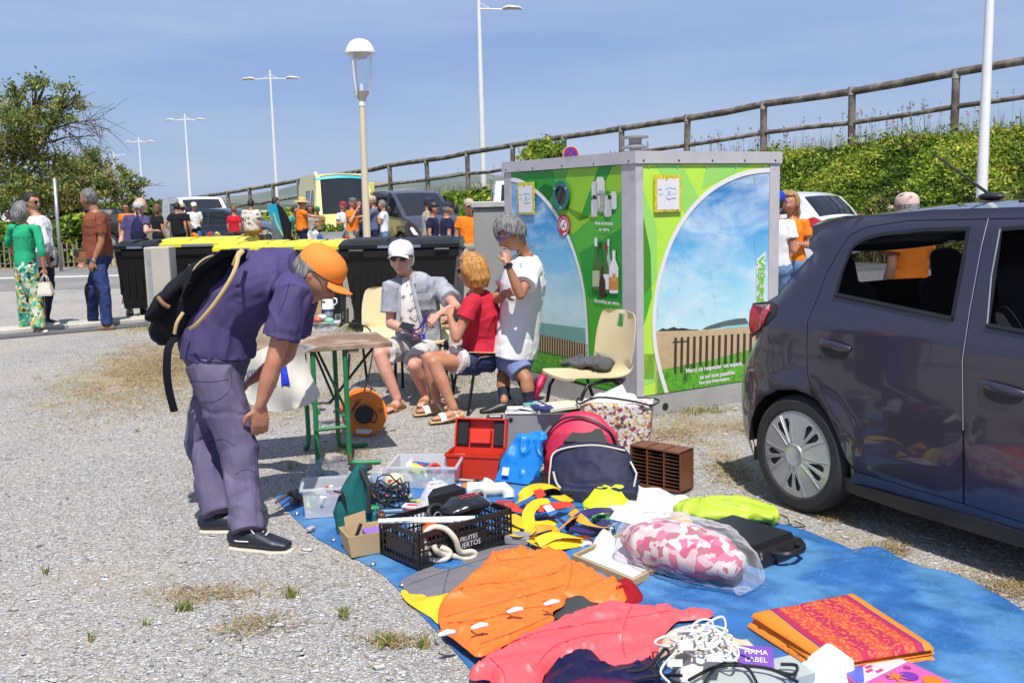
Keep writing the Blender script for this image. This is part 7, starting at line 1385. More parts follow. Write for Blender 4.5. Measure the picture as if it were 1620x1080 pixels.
t=thing('table_cable','black cable trailing across the table and down to the orange reel','cable',on_table(545,516));o=V(t.location);b=MB().mat(BLK);b.tube(smooth_loop([tuple(V(on_table(*q))-o+V((0,0,.006))) for q in ((498,519),(520,515),(545,512),(566,514))]+[tuple(A(585,522,7.0)-o),tuple(A(590,548,6.72)-o),tuple(A(585,585,6.62)-o),tuple(A(576,620,6.58)-o),tuple(A(576,640,6.58)-o)],6,False),.0055,6);b.build('cable',t,smooth=True)
t=thing('cardboard_sheet','brown cardboard panel propped behind the mug','cardboard',on_table(494,505));b=MB().mat(M('cardboard',(.42,.27,.13,1),.85,var=.1));b.box(-.06,.05,.1,.11,0,.18);b.build('sheet',t)
# ---- cloth bag hanging from the table with printed letters
FAB=M('canvas_white',(.66,.63,.56,1),.75,var=.05,bump=.001,bs=160);t=thing('canvas_banner','white canvas hanging from the table end with a big blue letter','banner',A(450,590,5.9))
o=V(t.location);ol=[(500,548),(440,543),(392,566),(383,600),(388,632),(425,650),(465,648),(505,628),(494,598),(482,560)];b=MB().mat(FAB)
fy=lambda x,y: 5.45-(x-450)*.0016+.03*sin(x*.11+y*.02)+.02*sin(x*.05-y*.06)
b.slab([(x,-y) for x,y in smooth_loop(ol,4)],lambda u,v,t_: tuple(A(u,-v,fy(u,-v))-o+V((0,t_,0))),0,.004,(),12);b.build('cloth',t,smooth=True)
b=MB().mat(M('banner_blue',(.01,.03,.55,1),.6));W_=lambda x,y: tuple(A(x,y,fy(x,y)-.006)-o);nP=lambda L_: b.sheet([(x,-y) for x,y in L_],lambda u,v: W_(u,-v),(),8)
nP([(443,572),(452,572),(459,609),(445,611)]);nP([(431,585),(438,583),(437,611),(426,612)]);nP([(431,574),(443,572),(445,582),(431,586)]);b.mat(M('banner_violet',(.16,.15,.42,1),.6))
b.text('igno',24,lambda u,v: W_(384+u*.8,600-v-u*.2),align='LEFT');b.build('letters',t)
# ---- orange cable reel
t=thing('cable_reel','orange extension cable reel with black hub standing under the table','cable reel',(0,0,0));c=A(578,643,6.62);rr_=.152;t.location=(c.x,c.y,0);RO=M('reel_orange',(.80,.21,.02,1),.45,var=.06);ax=V((.12,-1,.10));cc=V((0,0,rr_+.003))
for nm,dy in (('front_disc',-.05),('rear_disc',.07)): b=MB().mat(RO);b.lathe([(.02,0),(rr_*.96,0),(rr_,.006),(rr_*.96,.012),(.05,.012)],48,cc+V((-.03 if dy>0 else .0,dy,0)),ax);b.build(nm,t,smooth=30)
b=MB().mat(BLK);b.lathe([(.06,0),(.063,.03),(.058,.038),(.03,.040),(.001,.036)],28,cc+V((0,-.062,0)),ax);b.tube([cc+V((-.03,.07,0)),cc+V((0,-.05,0))],.09,24);b.build('hub',t,smooth=30)
b=MB().mat(BLK);b.tube(smooth_loop([tuple(cc+V(q)) for q in ((0,-.11,.03),(.04,-.12,.06),(.09,-.11,.0),(.07,-.11,-.05),(.03,-.12,-.02))],5,False),.005,6);b.build('cable_tail',t,smooth=60);b=MB().mat(BLK);n_=ax.normalized();ex=n_.cross(V((0,0,1))).normalized()*-1;ez=ex.cross(n_)*-1
ez=V((0,0,1))-n_*n_.z;ez.normalize();ex=V((1,.12,0)).normalized()
F_=lambda u,v: tuple(cc+V((0,-.0645,0))+ex*u+ez*v)
b.text('VF',.045,lambda u,v: F_(-.045+u*.9+v*.4,.07+v),align='CENTER');b.text('VF',.045,lambda u,v: F_(.095+v*.8+u*.3,.02+u*.8-v*.2));b.text('40m',.034,lambda u,v: F_(-.105-v*.9+u*.2,-.05+u*.9));b.build('markings',t)
b=MB().mat(PLATE);b.sheet([(-.06,-.125),(.03,-.135),(.05,-.108),(-.055,-.098)],F_);b.build('label',t)
b=MB().mat(BLK);b.tube([cc+V((-.08,.1,0)),cc+V((-.09,.1,.13)),cc+V((.0,.11,.165)),cc+V((.06,.1,.12))],.008,6);b.build('carry_frame',t)
# grey cloth on the right-hand chair and a pink bag behind the woman in white
GCL=C('grey_rag',(.09,.092,.10,1),var=.1)
t=thing('grey_cloth','crumpled grey cloth thrown over the empty chair by the container','cloth',(CHX.x,CHX.y,.45));o=V(t.location);b=MB().mat(GCL)
b.tube([G(893,575,.47)-o,G(915,572,.48)-o,G(940,574,.48)-o,G(962,575,.49)-o],[(.06,.025),(.10,.035),(.07,.03),(.06,.03)],14,cap='round');b.tube([A(955,572,7.0)-o,A(972,580,6.93)-o,A(980,598,6.9)-o,A(982,612,6.9)-o],[(.05,.03),(.055,.03),(.05,.02),(.03,.015)],12,cap='round')
b.tube([G(955,574,.48)-o,A(958,573,6.97)-o,A(966,576,6.95)-o],[(.05,.03)]*3,12,cap='round');link('rag',remesh(b,.007,2,lambda P,Nn: P+Nn*(.022*(crease(P+.02*fbm(P,9,1)[:,None],(13,13,13),3,.3)-.35)+.012*fbm(P,11,5))[:,None]),t)
t=thing('pink_bag','bright pink bag behind the bare legs of the woman in white','bag',A(855,600,7.65));b=MB().mat(M('bag_pink',(.50,.015,.08,1),.5));b.tube([(-.05,0,-.12),(-.02,0,-.04),(.02,0,.02)],[(.08,.04),(.09,.05),(.05,.03)],12,cap='round');link('bag_body',remesh(b,.012,1,lambda P,Nn: P+Nn*(.012*fbm(P,14,3))[:,None]),t)

# ================================================================ THE TARPAULIN AND THE GOODS
def flat_cloth(name,label,cat,outl,mat,z0=.012,h=.03,edge=.05,amp=.01,ang=20,fr=(4,16),step=.018,seed=1,group=None,th=.0,n=4,zz=None,mats=None,top=None):
    """a laid garment: the outline on the ground (photograph pixels), puffed up by h with long creases along ang"""
    zc=z0+h*.4 if zz is None else zz;P2=[tuple(G(x,y,zc))[:2] for x,y in (smooth_loop(outl,n) if n else outl)];cx,cy=np.mean([p[0] for p in P2]),np.mean([p[1] for p in P2]);poly=[(x-cx,y-cy) for x,y in P2]
    vs,fs=tri(poly,(),step);A_=np.array(vs);d=dist_poly(A_,poly);a=R(ang);U=A_[:,0]*cos(a)+A_[:,1]*sin(a);Vv=-A_[:,0]*sin(a)+A_[:,1]*cos(a);W3=np.stack([U+.03*fbm(np.stack([A_[:,0],A_[:,1],A_[:,0]*0],1),5,seed+5),Vv+.05*fbm(np.stack([A_[:,0],A_[:,1],A_[:,0]*0],1),4,seed+9),U*0+seed],1)
    rdg=1.1*crease(W3,(fr[0]*.55,fr[1]*.6,1),seed,.22)+.7*crease(W3,(fr[0]*1.3,fr[1]*1.3,1),seed+7,.14)+.22*crease(W3,(fr[1]*1.6,fr[0]*2.2,1),seed+17,.11)-.6;f2=fbm(W3,(fr[0]*.6,fr[1]*.45,1),seed+3,2);e=1-np.exp(-d/edge);z=z0+.002+h*e*(1+1.1*f2)+amp*(rdg+.3)*np.clip(d/edge,0,1);z=np.maximum(z,z0+.002)
    t=link(name,None);o=MB();o.mats=[mat];o.mat(mat);o.add([(x,y,q) for (x,y),q in zip(vs,z)],fs);vb=[(x,y,z0) for x,y in vs];o.add(vb,[f[::-1] for f in fs])
    k=len(poly);nv=len(vs);
    zt=[float(z0+.002)]*k;o.add([(*p,z0) for p in poly]+[(*p,q) for p,q in zip(poly,zt)],[(i,(i+1)%k,k+(i+1)%k,k+i) for i in range(k)])
    COL.objects.unlink(t);bpy.data.objects.remove(t);return o,(cx,cy),lambda x,y: float(z0+h)
def laid(name,label,cat,outl,mat,group=None,**k):
    o,c,_=flat_cloth(name,label,cat,outl,mat,**k);me=o.mesh(name,True);q=link(name,me);q.location=(c[0],c[1],0);tag(q,label,cat,group);return q
TARP=M('tarp_blue',(.026,.125,.34,1),.5,var=.2,vs=9,bump=.0015,bs=60,col2=(.075,.21,.42,1),c2s=2.2,c2t=.54,spec=.5,det=10,bump2=(5,.014))
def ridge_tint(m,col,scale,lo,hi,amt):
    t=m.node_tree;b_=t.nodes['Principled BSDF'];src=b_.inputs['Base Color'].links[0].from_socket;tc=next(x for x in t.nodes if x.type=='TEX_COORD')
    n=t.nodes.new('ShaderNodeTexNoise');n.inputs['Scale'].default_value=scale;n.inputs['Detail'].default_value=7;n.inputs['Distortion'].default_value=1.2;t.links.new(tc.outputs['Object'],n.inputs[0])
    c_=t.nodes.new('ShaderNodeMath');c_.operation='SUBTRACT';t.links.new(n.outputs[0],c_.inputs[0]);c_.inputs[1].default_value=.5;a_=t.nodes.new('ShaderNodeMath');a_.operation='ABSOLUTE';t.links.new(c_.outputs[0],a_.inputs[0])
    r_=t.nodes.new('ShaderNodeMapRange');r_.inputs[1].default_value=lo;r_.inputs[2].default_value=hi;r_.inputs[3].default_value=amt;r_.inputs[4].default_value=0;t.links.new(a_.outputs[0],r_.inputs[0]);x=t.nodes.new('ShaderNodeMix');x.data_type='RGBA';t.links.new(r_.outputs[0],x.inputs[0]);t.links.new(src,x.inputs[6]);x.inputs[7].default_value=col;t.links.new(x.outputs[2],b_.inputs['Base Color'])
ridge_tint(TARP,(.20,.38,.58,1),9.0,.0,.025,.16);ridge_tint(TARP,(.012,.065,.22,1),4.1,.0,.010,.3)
TP_OUT=[(437,783),(455,808),(500,850),(560,882),(610,912),(660,965),(720,1030),(775,1100),(1000,1260),(1790,1150),(1620,966),(1505,905),(1421,881),(1351,869),(1270,838),(1120,795),(1000,770),(780,738),(640,745),(480,774)]
def off_tarp(P):
    T_=[tuple(G(*q))[:2] for q in TP_OUT];c=np.zeros(len(P),bool);x,y=P[:,0],P[:,1];j=len(T_)-1
    for i in range(len(T_)):
        (xi,yi),(xj,yj)=T_[i],T_[j];c ^=((yi>y) !=(yj>y)) & (x<(xj-xi)*(y-yi)/(yj-yi+1e-12)+xi);j=i
    return ~c
tarp=laid('tarpaulin','long creased blue tarpaulin spread on the gravel under the goods','tarpaulin',[(437,783),(455,808),(500,850),(560,882),(610,912),(660,965),(720,1030),(775,1100),(820,1200),(1000,1260),(1500,1250),(1790,1150),(1700,1030),(1620,966),(1560,929),(1505,905),(1461,897),(1421,881),(1389,864),(1351,869),(1326,859),(1270,838),(1200,818),(1120,795),(1000,770),(900,752),(780,738),(640,745),(540,760),(480,774)],
    TARP,z0=.003,h=.006,edge=.02,amp=.014,ang=-38,fr=(1.8,7),step=.04,seed=3,n=2,zz=.004)
OJ=M('jacket_orange',(.83,.17,.02,1),.5,var=.05,vs=4,bump2=(7,.012));PJ=M('jacket_coral',(.80,.10,.11,1),.45,var=.05,vs=4,bump2=(6,.014));GJ=C('grey_jacket',(.17,.16,.18,1));YJ=M('oilskin_yellow',(.75,.50,.02,1),.4)
laid('yellow_oilskin','yellow oilskin peeping out under the grey jacket at the tarpaulin edge','jacket',[(637,930),(639,944),(655,957),(681,973),(700,985),(760,980),(740,930),(680,925)],YJ,h=.02,amp=.012,seed=5)
gj=laid('grey_jacket','dark grey jacket laid flat beneath the orange smock','jacket',[(634,919),(665,901),(716,882),(774,866),(815,860),(850,870),(830,930),(760,960),(690,953),(668,948),(649,937)],GJ,z0=.016,h=.012,amp=.008,ang=35,fr=(4,12),seed=6,zz=.02)
laid('grey_trousers','dark grey trousers under the sleeve of the orange smock','trousers',[(870,962),(893,944),(930,938),(975,948),(950,975),(900,990),(875,985)],C('grey_trousers_dark',(.05,.055,.06,1)),z0=.012,h=.03,amp=.012,seed=8)
laid('red_top_garment','crumpled dark red garment between the orange smock and the tarpaulin','clothing',[(970,922),(990,914),(1012,926),(1018,942),(1000,952),(965,950),(955,935)],C('dark_red',(.30,.008,.015,1)),z0=.012,h=.055,edge=.03,amp=.02,fr=(9,22),seed=9)
oj=laid('orange_smock','bright orange sailing smock with white toggles spread over the clothes','jacket',[(694,955),(703,938),(726,918),(761,889),(780,870),(803,866),(829,863),(845,869),(889,866),(903,878),(928,892),(957,905),(986,921),(992,936),(983,946),(941,945),(915,938),(896,938),(892,950),(874,960),(873,978),(813,1004),(761,1030),(739,1019),(716,1001),(700,991),(693,970)],
    OJ,z0=.045,h=.020,edge=.016,amp=.018,ang=38,fr=(4,15),seed=12,n=3,zz=.065,step=.0105)
cj=laid('coral_jacket','coral pink jacket spread out in the front of the tarpaulin','jacket',[(744,1050),(774,1033),(813,1004),(845,987),(877,975),(899,960),(935,950),(960,945),(989,950),(1021,957),(1063,958),(1095,956),(1128,959),(1121,968),(1085,972),(1069,975),(1047,1000),(1037,1028),(1005,1044),(967,1048),(941,1032),(893,1038),(861,1057),(851,1085),(793,1090),(774,1065),(746,1065)],
    PJ,z0=.032,h=.020,edge=.016,amp=.020,ang=28,fr=(3.6,15),seed=14,n=3,zz=.055,step=.0105)
laid('navy_gilet','padded navy and dark red gilet at the bottom edge of the goods','jacket',[(850,1085),(862,1058),(893,1040),(941,1034),(966,1050),(1005,1046),(1030,1034),(1045,1060),(1050,1100),(960,1130),(860,1120)],C('navy_nylon',(.012,.010,.05,1),(.30,.01,.03,1),c2s=2.2,c2t=.62,rough=.45,det=0),z0=.012,h=.06,edge=.04,amp=.02,fr=(5,12),seed=15)
OJD,PJD=M('orange_seam',(.62,.10,.01,1),.6),M('coral_seam',(.55,.05,.06,1),.6)
seam(oj,OJD,[[(700,940),(750,925),(820,918),(880,905),(896,892)],[(703,975),(740,965),(800,950),(860,935),(892,925)],[(781,872),(790,885),(812,884),(845,880)],[(896,870),(905,890),(902,915),(896,934)],[(705,985),(760,980),(830,962),(872,958)],[(760,1018),(820,996),(868,975)],[(975,924),(978,934),(974,944)]])
seam(cj,PJD,[[(800,1020),(850,1000),(930,985),(1000,975),(1060,965)],[(775,1040),(795,1060),(800,1080)],[(1000,958),(990,980),(985,1010),(990,1040)],[(1085,958),(1090,966)],[(850,1050),(880,1020),(930,1005),(980,1000)]])
seam(gj,M('grey_seam',(.09,.085,.10,1),.8),[[(645,925),(680,912),(730,895),(780,880)],[(700,945),(705,920),(712,895)]])
tg_=thing('toggles','four white toggles along the hem of the orange smock','toggles',G(790,980,.1));
for x,y in ((759,990),(815,965),(873,953),(707,1001)):
    b=MB().mat(CUPM);c=G(x,y,.115)-V(tg_.location);b.tube([c+V((-.022,-.010,0)),c+V((0,0,.003)),c+V((.022,.010,0))],[.008,.011,.008],8,cap='round');o=b.build('toggle',tg_,smooth=60);b=MB().mat(OJ);b.tube([c+V((-.01,.01,-.01)),c+V((-.004,.0,.012)),c+V((-.03,.03,-.005))],.004,5);b.build('loop',o)
for x,y in ((470,816),(528,858),(590,896),(636,930)):
    b=MB().mat(STEELW);c=G(x,y);b.tube([(.012*cos(a),.012*sin(a),0) for a in [2*pi*i/12 for i in range(12)]],.003,5,closed=True);q_=b.build('eyelet',tarp,smooth=60);q_.location=c-V(tarp.location)+V((0,0,.018))
# ---- folded orange patterned cloth
def band_mat():
    m=bpy.data.materials.new('sari_print');m.use_nodes=True;t=m.node_tree;b=t.nodes['Principled BSDF'];b.inputs['Roughness'].default_value=.8;N=t.nodes.new;L=t.links.new;co=N('ShaderNodeTexCoord').outputs['Object'];sp=N('ShaderNodeSeparateXYZ');L(co,sp.inputs[0])
    r_=N('ShaderNodeMapRange');r_.inputs[1].default_value=-.21;r_.inputs[2].default_value=.21;L(sp.outputs[1],r_.inputs[0]);cr=N('ShaderNodeValToRGB');cr.color_ramp.interpolation='CONSTANT';el=cr.color_ramp.elements
    O,Mg,Pu,Mo=(.80,.22,.015,1),(.42,.015,.06,1),(.16,.03,.16,1),(.50,.06,.04,1);st=[(0,O),(.09,Pu),(.11,Mg),(.18,Mo),(.34,Mg),(.46,Mo),(.60,Mg),(.72,Mo),(.82,Mg),(.87,Pu),(.89,O)]
    while len(el)<len(st): el.new(.5)
    for e,(p,c) in zip(el,st): e.position=p;e.color =c
    L(r_.outputs[0],cr.inputs[0]);v=N('ShaderNodeTexVoronoi');v.inputs['Scale'].default_value=60;L(co,v.inputs[0]);n=N('ShaderNodeTexNoise');n.inputs['Scale'].default_value=75;n.inputs['Detail'].default_value=2;L(co,n.inputs[0])
    g=N('ShaderNodeMath');g.operation='GREATER_THAN';L(n.outputs[0],g.inputs[0]);g.inputs[1].default_value=.56;inb=N('ShaderNodeMath');inb.operation='COMPARE';L(sp.outputs[1],inb.inputs[0]);inb.inputs[1].default_value=-.0;inb.inputs[2].default_value=.14
    k=N('ShaderNodeMath');k.operation='MULTIPLY';L(g.outputs[0],k.inputs[0]);L(inb.outputs[0],k.inputs[1]);k2=N('ShaderNodeMath');k2.operation='MULTIPLY';L(k.outputs[0],k2.inputs[0]);k2.inputs[1].default_value=.55
    x=N('ShaderNodeMix');x.data_type='RGBA';L(k2.outputs[0],x.inputs[0]);L(cr.outputs[0],x.inputs[6]);x.inputs[7].default_value=(.75,.26,.03,1);L(x.outputs[2],b.inputs['Base Color']);return m
SARI=band_mat();SO=M('sari_orange',(.80,.22,.015,1),.8,var=.05,col2=(.14,.03,.12,1),c2s=55,c2t=.68)
ta=G(1335,983,.09);t=thing('folded_cloth','thick folded orange and magenta patterned cloth lying alone on the tarpaulin','cloth',(ta.x,ta.y,0));q1,q2,q3,q4=[G(x,y,.09) for x,y in ((1184,957),(1350,927),(1484,1010),(1315,1038))];ang=atan2((q3-q2).y,(q3-q2).x);t.rotation_euler=(0,0,ang);rot=Matrix.Rotation(-ang,3,'Z')
base_=[tuple((rot @ (q-V((ta.x,ta.y,q.z))))[:2]) for q in (q1,q2,q3,q4)]
# the print runs across the cloth in bands parallel to its short sides
for k in range(3):
    z0=.014+k*.021;sc=1.0-.012*k;b=MB().mat(SARI if k==2 else SO);rb_=random.Random(k);pts=[(x*sc+rb_.gauss(0,.006),y*sc+rb_.gauss(0,.006)) for x,y in base_]
    sub=[tuple(V(pts[i]).lerp(V(pts[(i+1)%4]),f)) for i in range(4) for f in (0,.12,.3,.5,.7,.88)];vs,fs=tri(sub,(),.02);Aa=np.array(vs);d=dist_poly(Aa,sub);hh=.021*np.sqrt(np.clip(1-(1-np.clip(d/.02,0,1))**2,0,1))+.004*fbm(np.stack([Aa[:,0],Aa[:,1],Aa[:,0]*0+k],1),6,k)*np.clip(d/.03,0,1)
    b.add([(x,y,z0+float(q)) for (x,y),q in zip(vs,hh)],fs);b.add([(x,y,z0-.002) for x,y in vs],[f[::-1] for f in fs]);m=len(sub);b.add([(*p,z0-.002) for p in sub]+[(*p,z0+.001) for p in sub],[(i,(i+1)%m,m+(i+1)%m,m+i) for i in range(m)]);b.build('top_layer' if k==2 else 'fold',t,smooth=60)
# ---- quilt in a clear plastic bag
CLR=glassy('clear_plastic',(.93,.93,.95,1),.07,.12);QP=pattern_mat('quilt_print',[(.62,.50,.48,1),(.50,.05,.14,1),(.60,.12,.22,1),(.66,.58,.55,1),(.40,.10,.12,1),(.64,.40,.40,1)],30)
p0,p1=G(1000,850,.1),G(1165,895,.1);t=thing('wrapped_quilt','pink patterned quilt rolled inside a crinkled clear plastic bag','quilt',((p0.x+p1.x)/2,(p0.y+p1.y)/2,.012));o=V(t.location);dq=(p1-p0).normalized();lq=(p1-p0).length
b=MB().mat(QP);b.tube([dq*(-.47*lq)+V((0,0,.09)),dq*(-.3*lq)+V((0,0,.10)),V((0,0,.105)),dq*(.3*lq)+V((0,0,.10)),dq*(.44*lq)+V((0,0,.09))],[(.07,.06),(.14,.095),(.15,.10),(.13,.09),(.09,.06)],20,lat=V((-dq.y,dq.x,0)),cap='round');link('quilt',remesh(b,.009,2,lambda P,Nn: P+Nn*(.008*fbm(P,10,2))[:,None]),t)
b=MB().mat(CLR);b.tube([dq*(-.54*lq)+V((0,0,.04)),dq*(-.42*lq)+V((0,0,.10)),dq*(-.1*lq)+V((0,0,.115)),dq*(.3*lq)+V((0,0,.11)),dq*(.52*lq)+V((0,0,.08)),dq*(.62*lq)+V((0,0,.03))],[(.08,.03),(.15,.095),(.175,.115),(.165,.11),(.12,.08),(.10,.02)],26,lat=V((-dq.y,dq.x,0)),cap='round');link('plastic_cover',remesh(b,.010,1,lambda P,Nn: P+Nn*(.012*(1-2*np.abs(fbm(P,(14,14,14),6,3))))[:,None]),t)
# ---- black document bag, lime cushion, hi-vis
t=TH('laptop_bag','black zipped document bag with buckles on the right of the goods','bag',1178,872,0,-52);NB=M('nylon_black',(.012,.012,.014,1),.42,bump=.001,bs=120)
b=MB().mat(NB);b.X=Euler((0,0,0)).to_matrix().to_4x4();b.hull([(sx*q,sy*q*.72,z) for sx in (-.21,.21) for sy in (-.21,.21) for z,q in ((.014,1),(.05,1.03),(.085,.93))]);link('bag_body',remesh(b,.008,3,lambda P,Nn: P+Nn*(.006*fbm(P,8,2))[:,None]),t)
b=MB().mat(NB);b.hull([(x*q,y*q,z) for x in (-.17,.17) for y in (-.15,.12) for z,q in ((.085,1),(.105,.94))]);b.tube(smooth_loop([(.21,-.08,.07),(.27,-.05,.075),(.27,.05,.075),(.21,.08,.07)],5,False),.011,6);b.build('front_pocket',t,smooth=40)
b=MB().mat(BLK);[b.box(x-.02,x+.02,-.178,-.165,.04,.08,.003) for x in (-.1,.1)];b.build('buckle',t)
t=TH('lime_cushion','lime green nylon pouch with a black drawcord behind the document bag','pouch',1150,826,0,-18);b=MB().mat(M('nylon_lime',(.42,.55,.04,1),.5));b.tube([(-.22,0,.05),(-.12,0,.06),(.06,0,.065),(.2,0,.05)],[(.07,.03),(.12,.048),(.13,.055),(.08,.04)],18,lat=(0,1,0),cap='round');link('pouch',remesh(b,.008,2,lambda P,Nn: P+Nn*(.022*crease(P,(7,12,10),6,.25)-.012+.01*fbm(P,7,2))[:,None]),t)
b=MB().mat(BLK);b.tube(smooth_loop([(.2,.02,.06),(.27,.06,.03),(.3,-.03,.016),(.36,-.02,.016),(.31,.05,.016)],5,False),.003,5);b.build('drawcord',t)
laid('amber_pouch','amber fabric pouch tucked between the lime pouch and the white plastic','pouch',[(1055,812),(1075,800),(1105,793),(1130,795),(1110,812),(1080,824)],M('amber',(.62,.33,.03,1),.6),z0=.012,h=.05,edge=.03,amp=.008,seed=21)
laid('white_plastic_sheet','folded sheet of pale translucent plastic beside the yellow vest','plastic sheet',[(948,806),(962,780),(990,768),(1040,775),(1100,790),(1098,800),(1060,815),(1010,822),(980,818)],M('plastic_pale',(.66,.72,.62,1),.35),z0=.012,h=.05,edge=.04,amp=.016,seed=22,ang=10)
laid('high_vis_vest','fluorescent yellow vest heaped in front of the navy bag','vest',[(922,782),(932,772),(960,768),(990,771),(1005,780),(990,795),(955,800),(930,802)],M('fluo',(.72,.92,.02,1),.6),z0=.02,h=.09,edge=.05,amp=.022,fr=(8,20),seed=23,zz=.06)
# ---- white folder in cardboard
pb=[G(905,884,.02),G(985,846,.02),G(1072,888,.02),G(1002,925,.02)];c=sum(pb,V())/4;t=thing('picture_board','white sheet lying in a shallow open cardboard tray','board',(c.x,c.y,0));P4=[tuple((q-c)[:2]) for q in pb]
b=MB().mat(M('cardboard_edge',(.42,.30,.16,1),.85,var=.12));b.slab(P4,lambda u,v,z: (u,v,z),.013,.022);ins=inset(P4,.025)
b.slab(P4,lambda u,v,z: (u,v,z),.022,.040,[inset(P4,.012)]);b.build('tray',t)
b=MB().mat(M('sheet_white',(.70,.70,.73,1),.45,var=.03));b.slab(inset(P4,.03),lambda u,v,z: (u,v,z+.006*sin(u*9)*sin(v*7)),.026,.034,(),.03);b.build('sheet',t,smooth=40)
# ---- black fruit crate
cA,cB,cC=G(665,908),G(600,882),G(810,862);ex_=(cC-cA);lx=ex_.length;ex_.normalize();ey_=V((-ex_.y,ex_.x,0));ly=.30;t=thing('black_crate','black plastic fruit crate lettered in white, full of oddments and rope','crate',cA,atan2(ex_.y,ex_.x));CK=M('crate_black',(.014,.014,.015,1),.4,var=.1);hC=.175
b=MB().mat(CK);b.box(0,lx,0,ly,.012,.02)
def lattice(b,P0,dx,L_,H_,nrm,solid=None):
    for z0,z1 in ((.012,.03),(H_-.025,H_),(.06,.068),(.09,.098),(.12,.128)): 
        a=P0+V((0,0,z0));b.hull([a+dx*u+nrm*w+V((0,0,z)) for u in (0,L_) for w in (0,.007) for z in (0,z1-z0)])
    n=int(L_/.022)
    for i in range(n+1): 
        w_=.004 if i%4 else .009;a=P0+dx*(L_*i/n-w_/2);b.hull([a+dx*u+nrm*w+V((0,0,z)) for u in (0,w_) for w in (.001,.006) for z in (.013,H_-.005)])
    if solid: b.hull([P0+dx*u+nrm*w+V((0,0,z)) for u in solid for w in (-.002,.006) for z in (.055,.115)])
X_,Y_=V((1,0,0)),V((0,1,0));lattice(b,V((0,0,0)),X_,lx,hC,Y_,(.16,.36));lattice(b,V((0,ly-.007,0)),X_,lx,hC,Y_);lattice(b,V((0,0,0)),Y_,ly,hC,X_,(.05,.25));lattice(b,V((lx-.007,0,0)),Y_,ly,hC,X_)
b.build('crate_body',t);b=MB().mat(WH);b.text('FRUITES',.030,lambda u,v: (.262+u*.9,-.0035,.088+v));b.text('HUERTOS',.034,lambda u,v: (.255+u*.95,-.0035,.058+v));b.build('lettering',t)
CM_=Matrix.Translation(cA) @ Matrix.Rotation(atan2(ex_.y,ex_.x),4,'Z');CW_=lambda x,y,z: CM_ @ V((x,y,z))
def incrate(name,label,cat,x,y,z): return thing(name,label,cat,CW_(x,y,z),atan2(ex_.y,ex_.x))
t=incrate('white_tube','bundle of white plastic tubes poking out of the left of the black crate','tubes',.08,.15,.1);b=MB().mat(CUPM);[b.tube([(-.13+k*.028,.08-k*.02,.09),(.14+k*.03,-.10-k*.012,.07)],.011,10) for k in range(4)];b.build('tubes',t,smooth=40)
t=incrate('black_pouch','shiny black vinyl pouch with red stitching on top of the crate','pouch',.36,.13,.16);b=MB().mat(M('vinyl_black',(.012,.012,.014,1),.22,coat=.4));b.tube([(-.12,0,.03),(-.05,.0,.045),(.06,0,.04),(.11,0,.02)],[(.06,.02),(.09,.035),(.09,.03),(.05,.015)],16,lat=(0,1,0),cap='round');link('pouch',remesh(b,.006,2,lambda P,Nn: P+Nn*(.005*fbm(P,15,2))[:,None]),t);b=MB().mat(M('stitch_red',(.45,.02,.03,1),.6));b.tube([(-.06,-.03,.083),(0,-.035,.087),(.06,-.035,.08)],.002,4);b.tube([(-.05,.0,.085),(.06,.0,.08)],.002,4);b.build('stitching',t)
t=incrate('open_case','open black moulded case standing at the back of the crate','case',.33,.235,.15);b=MB().mat(CK);b.hull([(x,y+abs(z)*.2,z) for x in (-.10,.10) for y in (-.02,.0) for z in (0,.085)]+[(x*.6,.03,.11) for x in (-.1,.1)]);b.box(-.11,.12,-.09,-.0,-.02,.0);b.build('case',t)
t=incrate('headphones','black clamp with chrome rings lying in the crate','clamp',.22,.17,.15);b=MB().mat(BLK);b.tube([(.045*cos(a),.02*sin(a),.03+.03*sin(a)) for a in [2*pi*i/16 for i in range(16)]],.012,8,closed=True);b.build('ring',t,smooth=60);b=MB().mat(STEELW);[b.tube([(x+.02*cos(a),-.03,.02+.024*sin(a)) for a in [2*pi*i/14 for i in range(14)]],.004,6,closed=True) for x in (-.02,.03)];b.build('rings',t)
RP=M('rope_cream',(.60,.55,.44,1),.9,bump=.004,bs=110);t=thing('rope','thick cream rope coiled against the front of the black crate','rope',G(705,892));o=V(t.location);cp_=lambda x,y,Y: tuple(A(x,y,Y)-o);b=MB().mat(RP)
yb_=4.12;b.tube(smooth_loop([cp_(x,y,Yq) for x,y,Yq in ((672,896,yb_),(668,880,yb_),(680,868,yb_),(700,866,4.1),(712,874,4.1),(704,884,4.08),(684,884,4.08),(674,866,4.06),(672,846,4.07),(684,834,4.09),(704,836,4.10),(720,852,4.10),(728,872,4.12),(745,872,4.15),(752,876,4.16),(742,884,4.14),(722,880,4.12),(700,876,4.08),(690,870,4.05),(686,862,4.05))],6,False),.0125,9);b.build('coil',t,smooth=60)
t=thing('orange_strap','orange plastic hook strap hanging over the crate\'s near corner','strap',A(676,840,4.12));o=V(t.location);b=MB().mat(OJ);b.hull([A(x,y,4.16+dy)-o for x,y in ((668,836),(676,825),(690,828),(682,842),(670,850)) for dy in (0,.03)]);b.tube(smooth_loop([tuple(A(x,y,4.13)-o) for x,y in ((670,846),(662,856),(660,866),(668,870),(678,868))],4,False),.005,6);b.build('strap',t)
t=thing('carrier_bag','upright crumpled clear carrier bag behind the black crate','plastic bag',A(690,838,4.52));o=V(t.location);WPB=M('bag_plastic_white',(.72,.70,.74,1),.35,alpha=.62,bump=.004,bs=30);b=MB().mat(WPB)
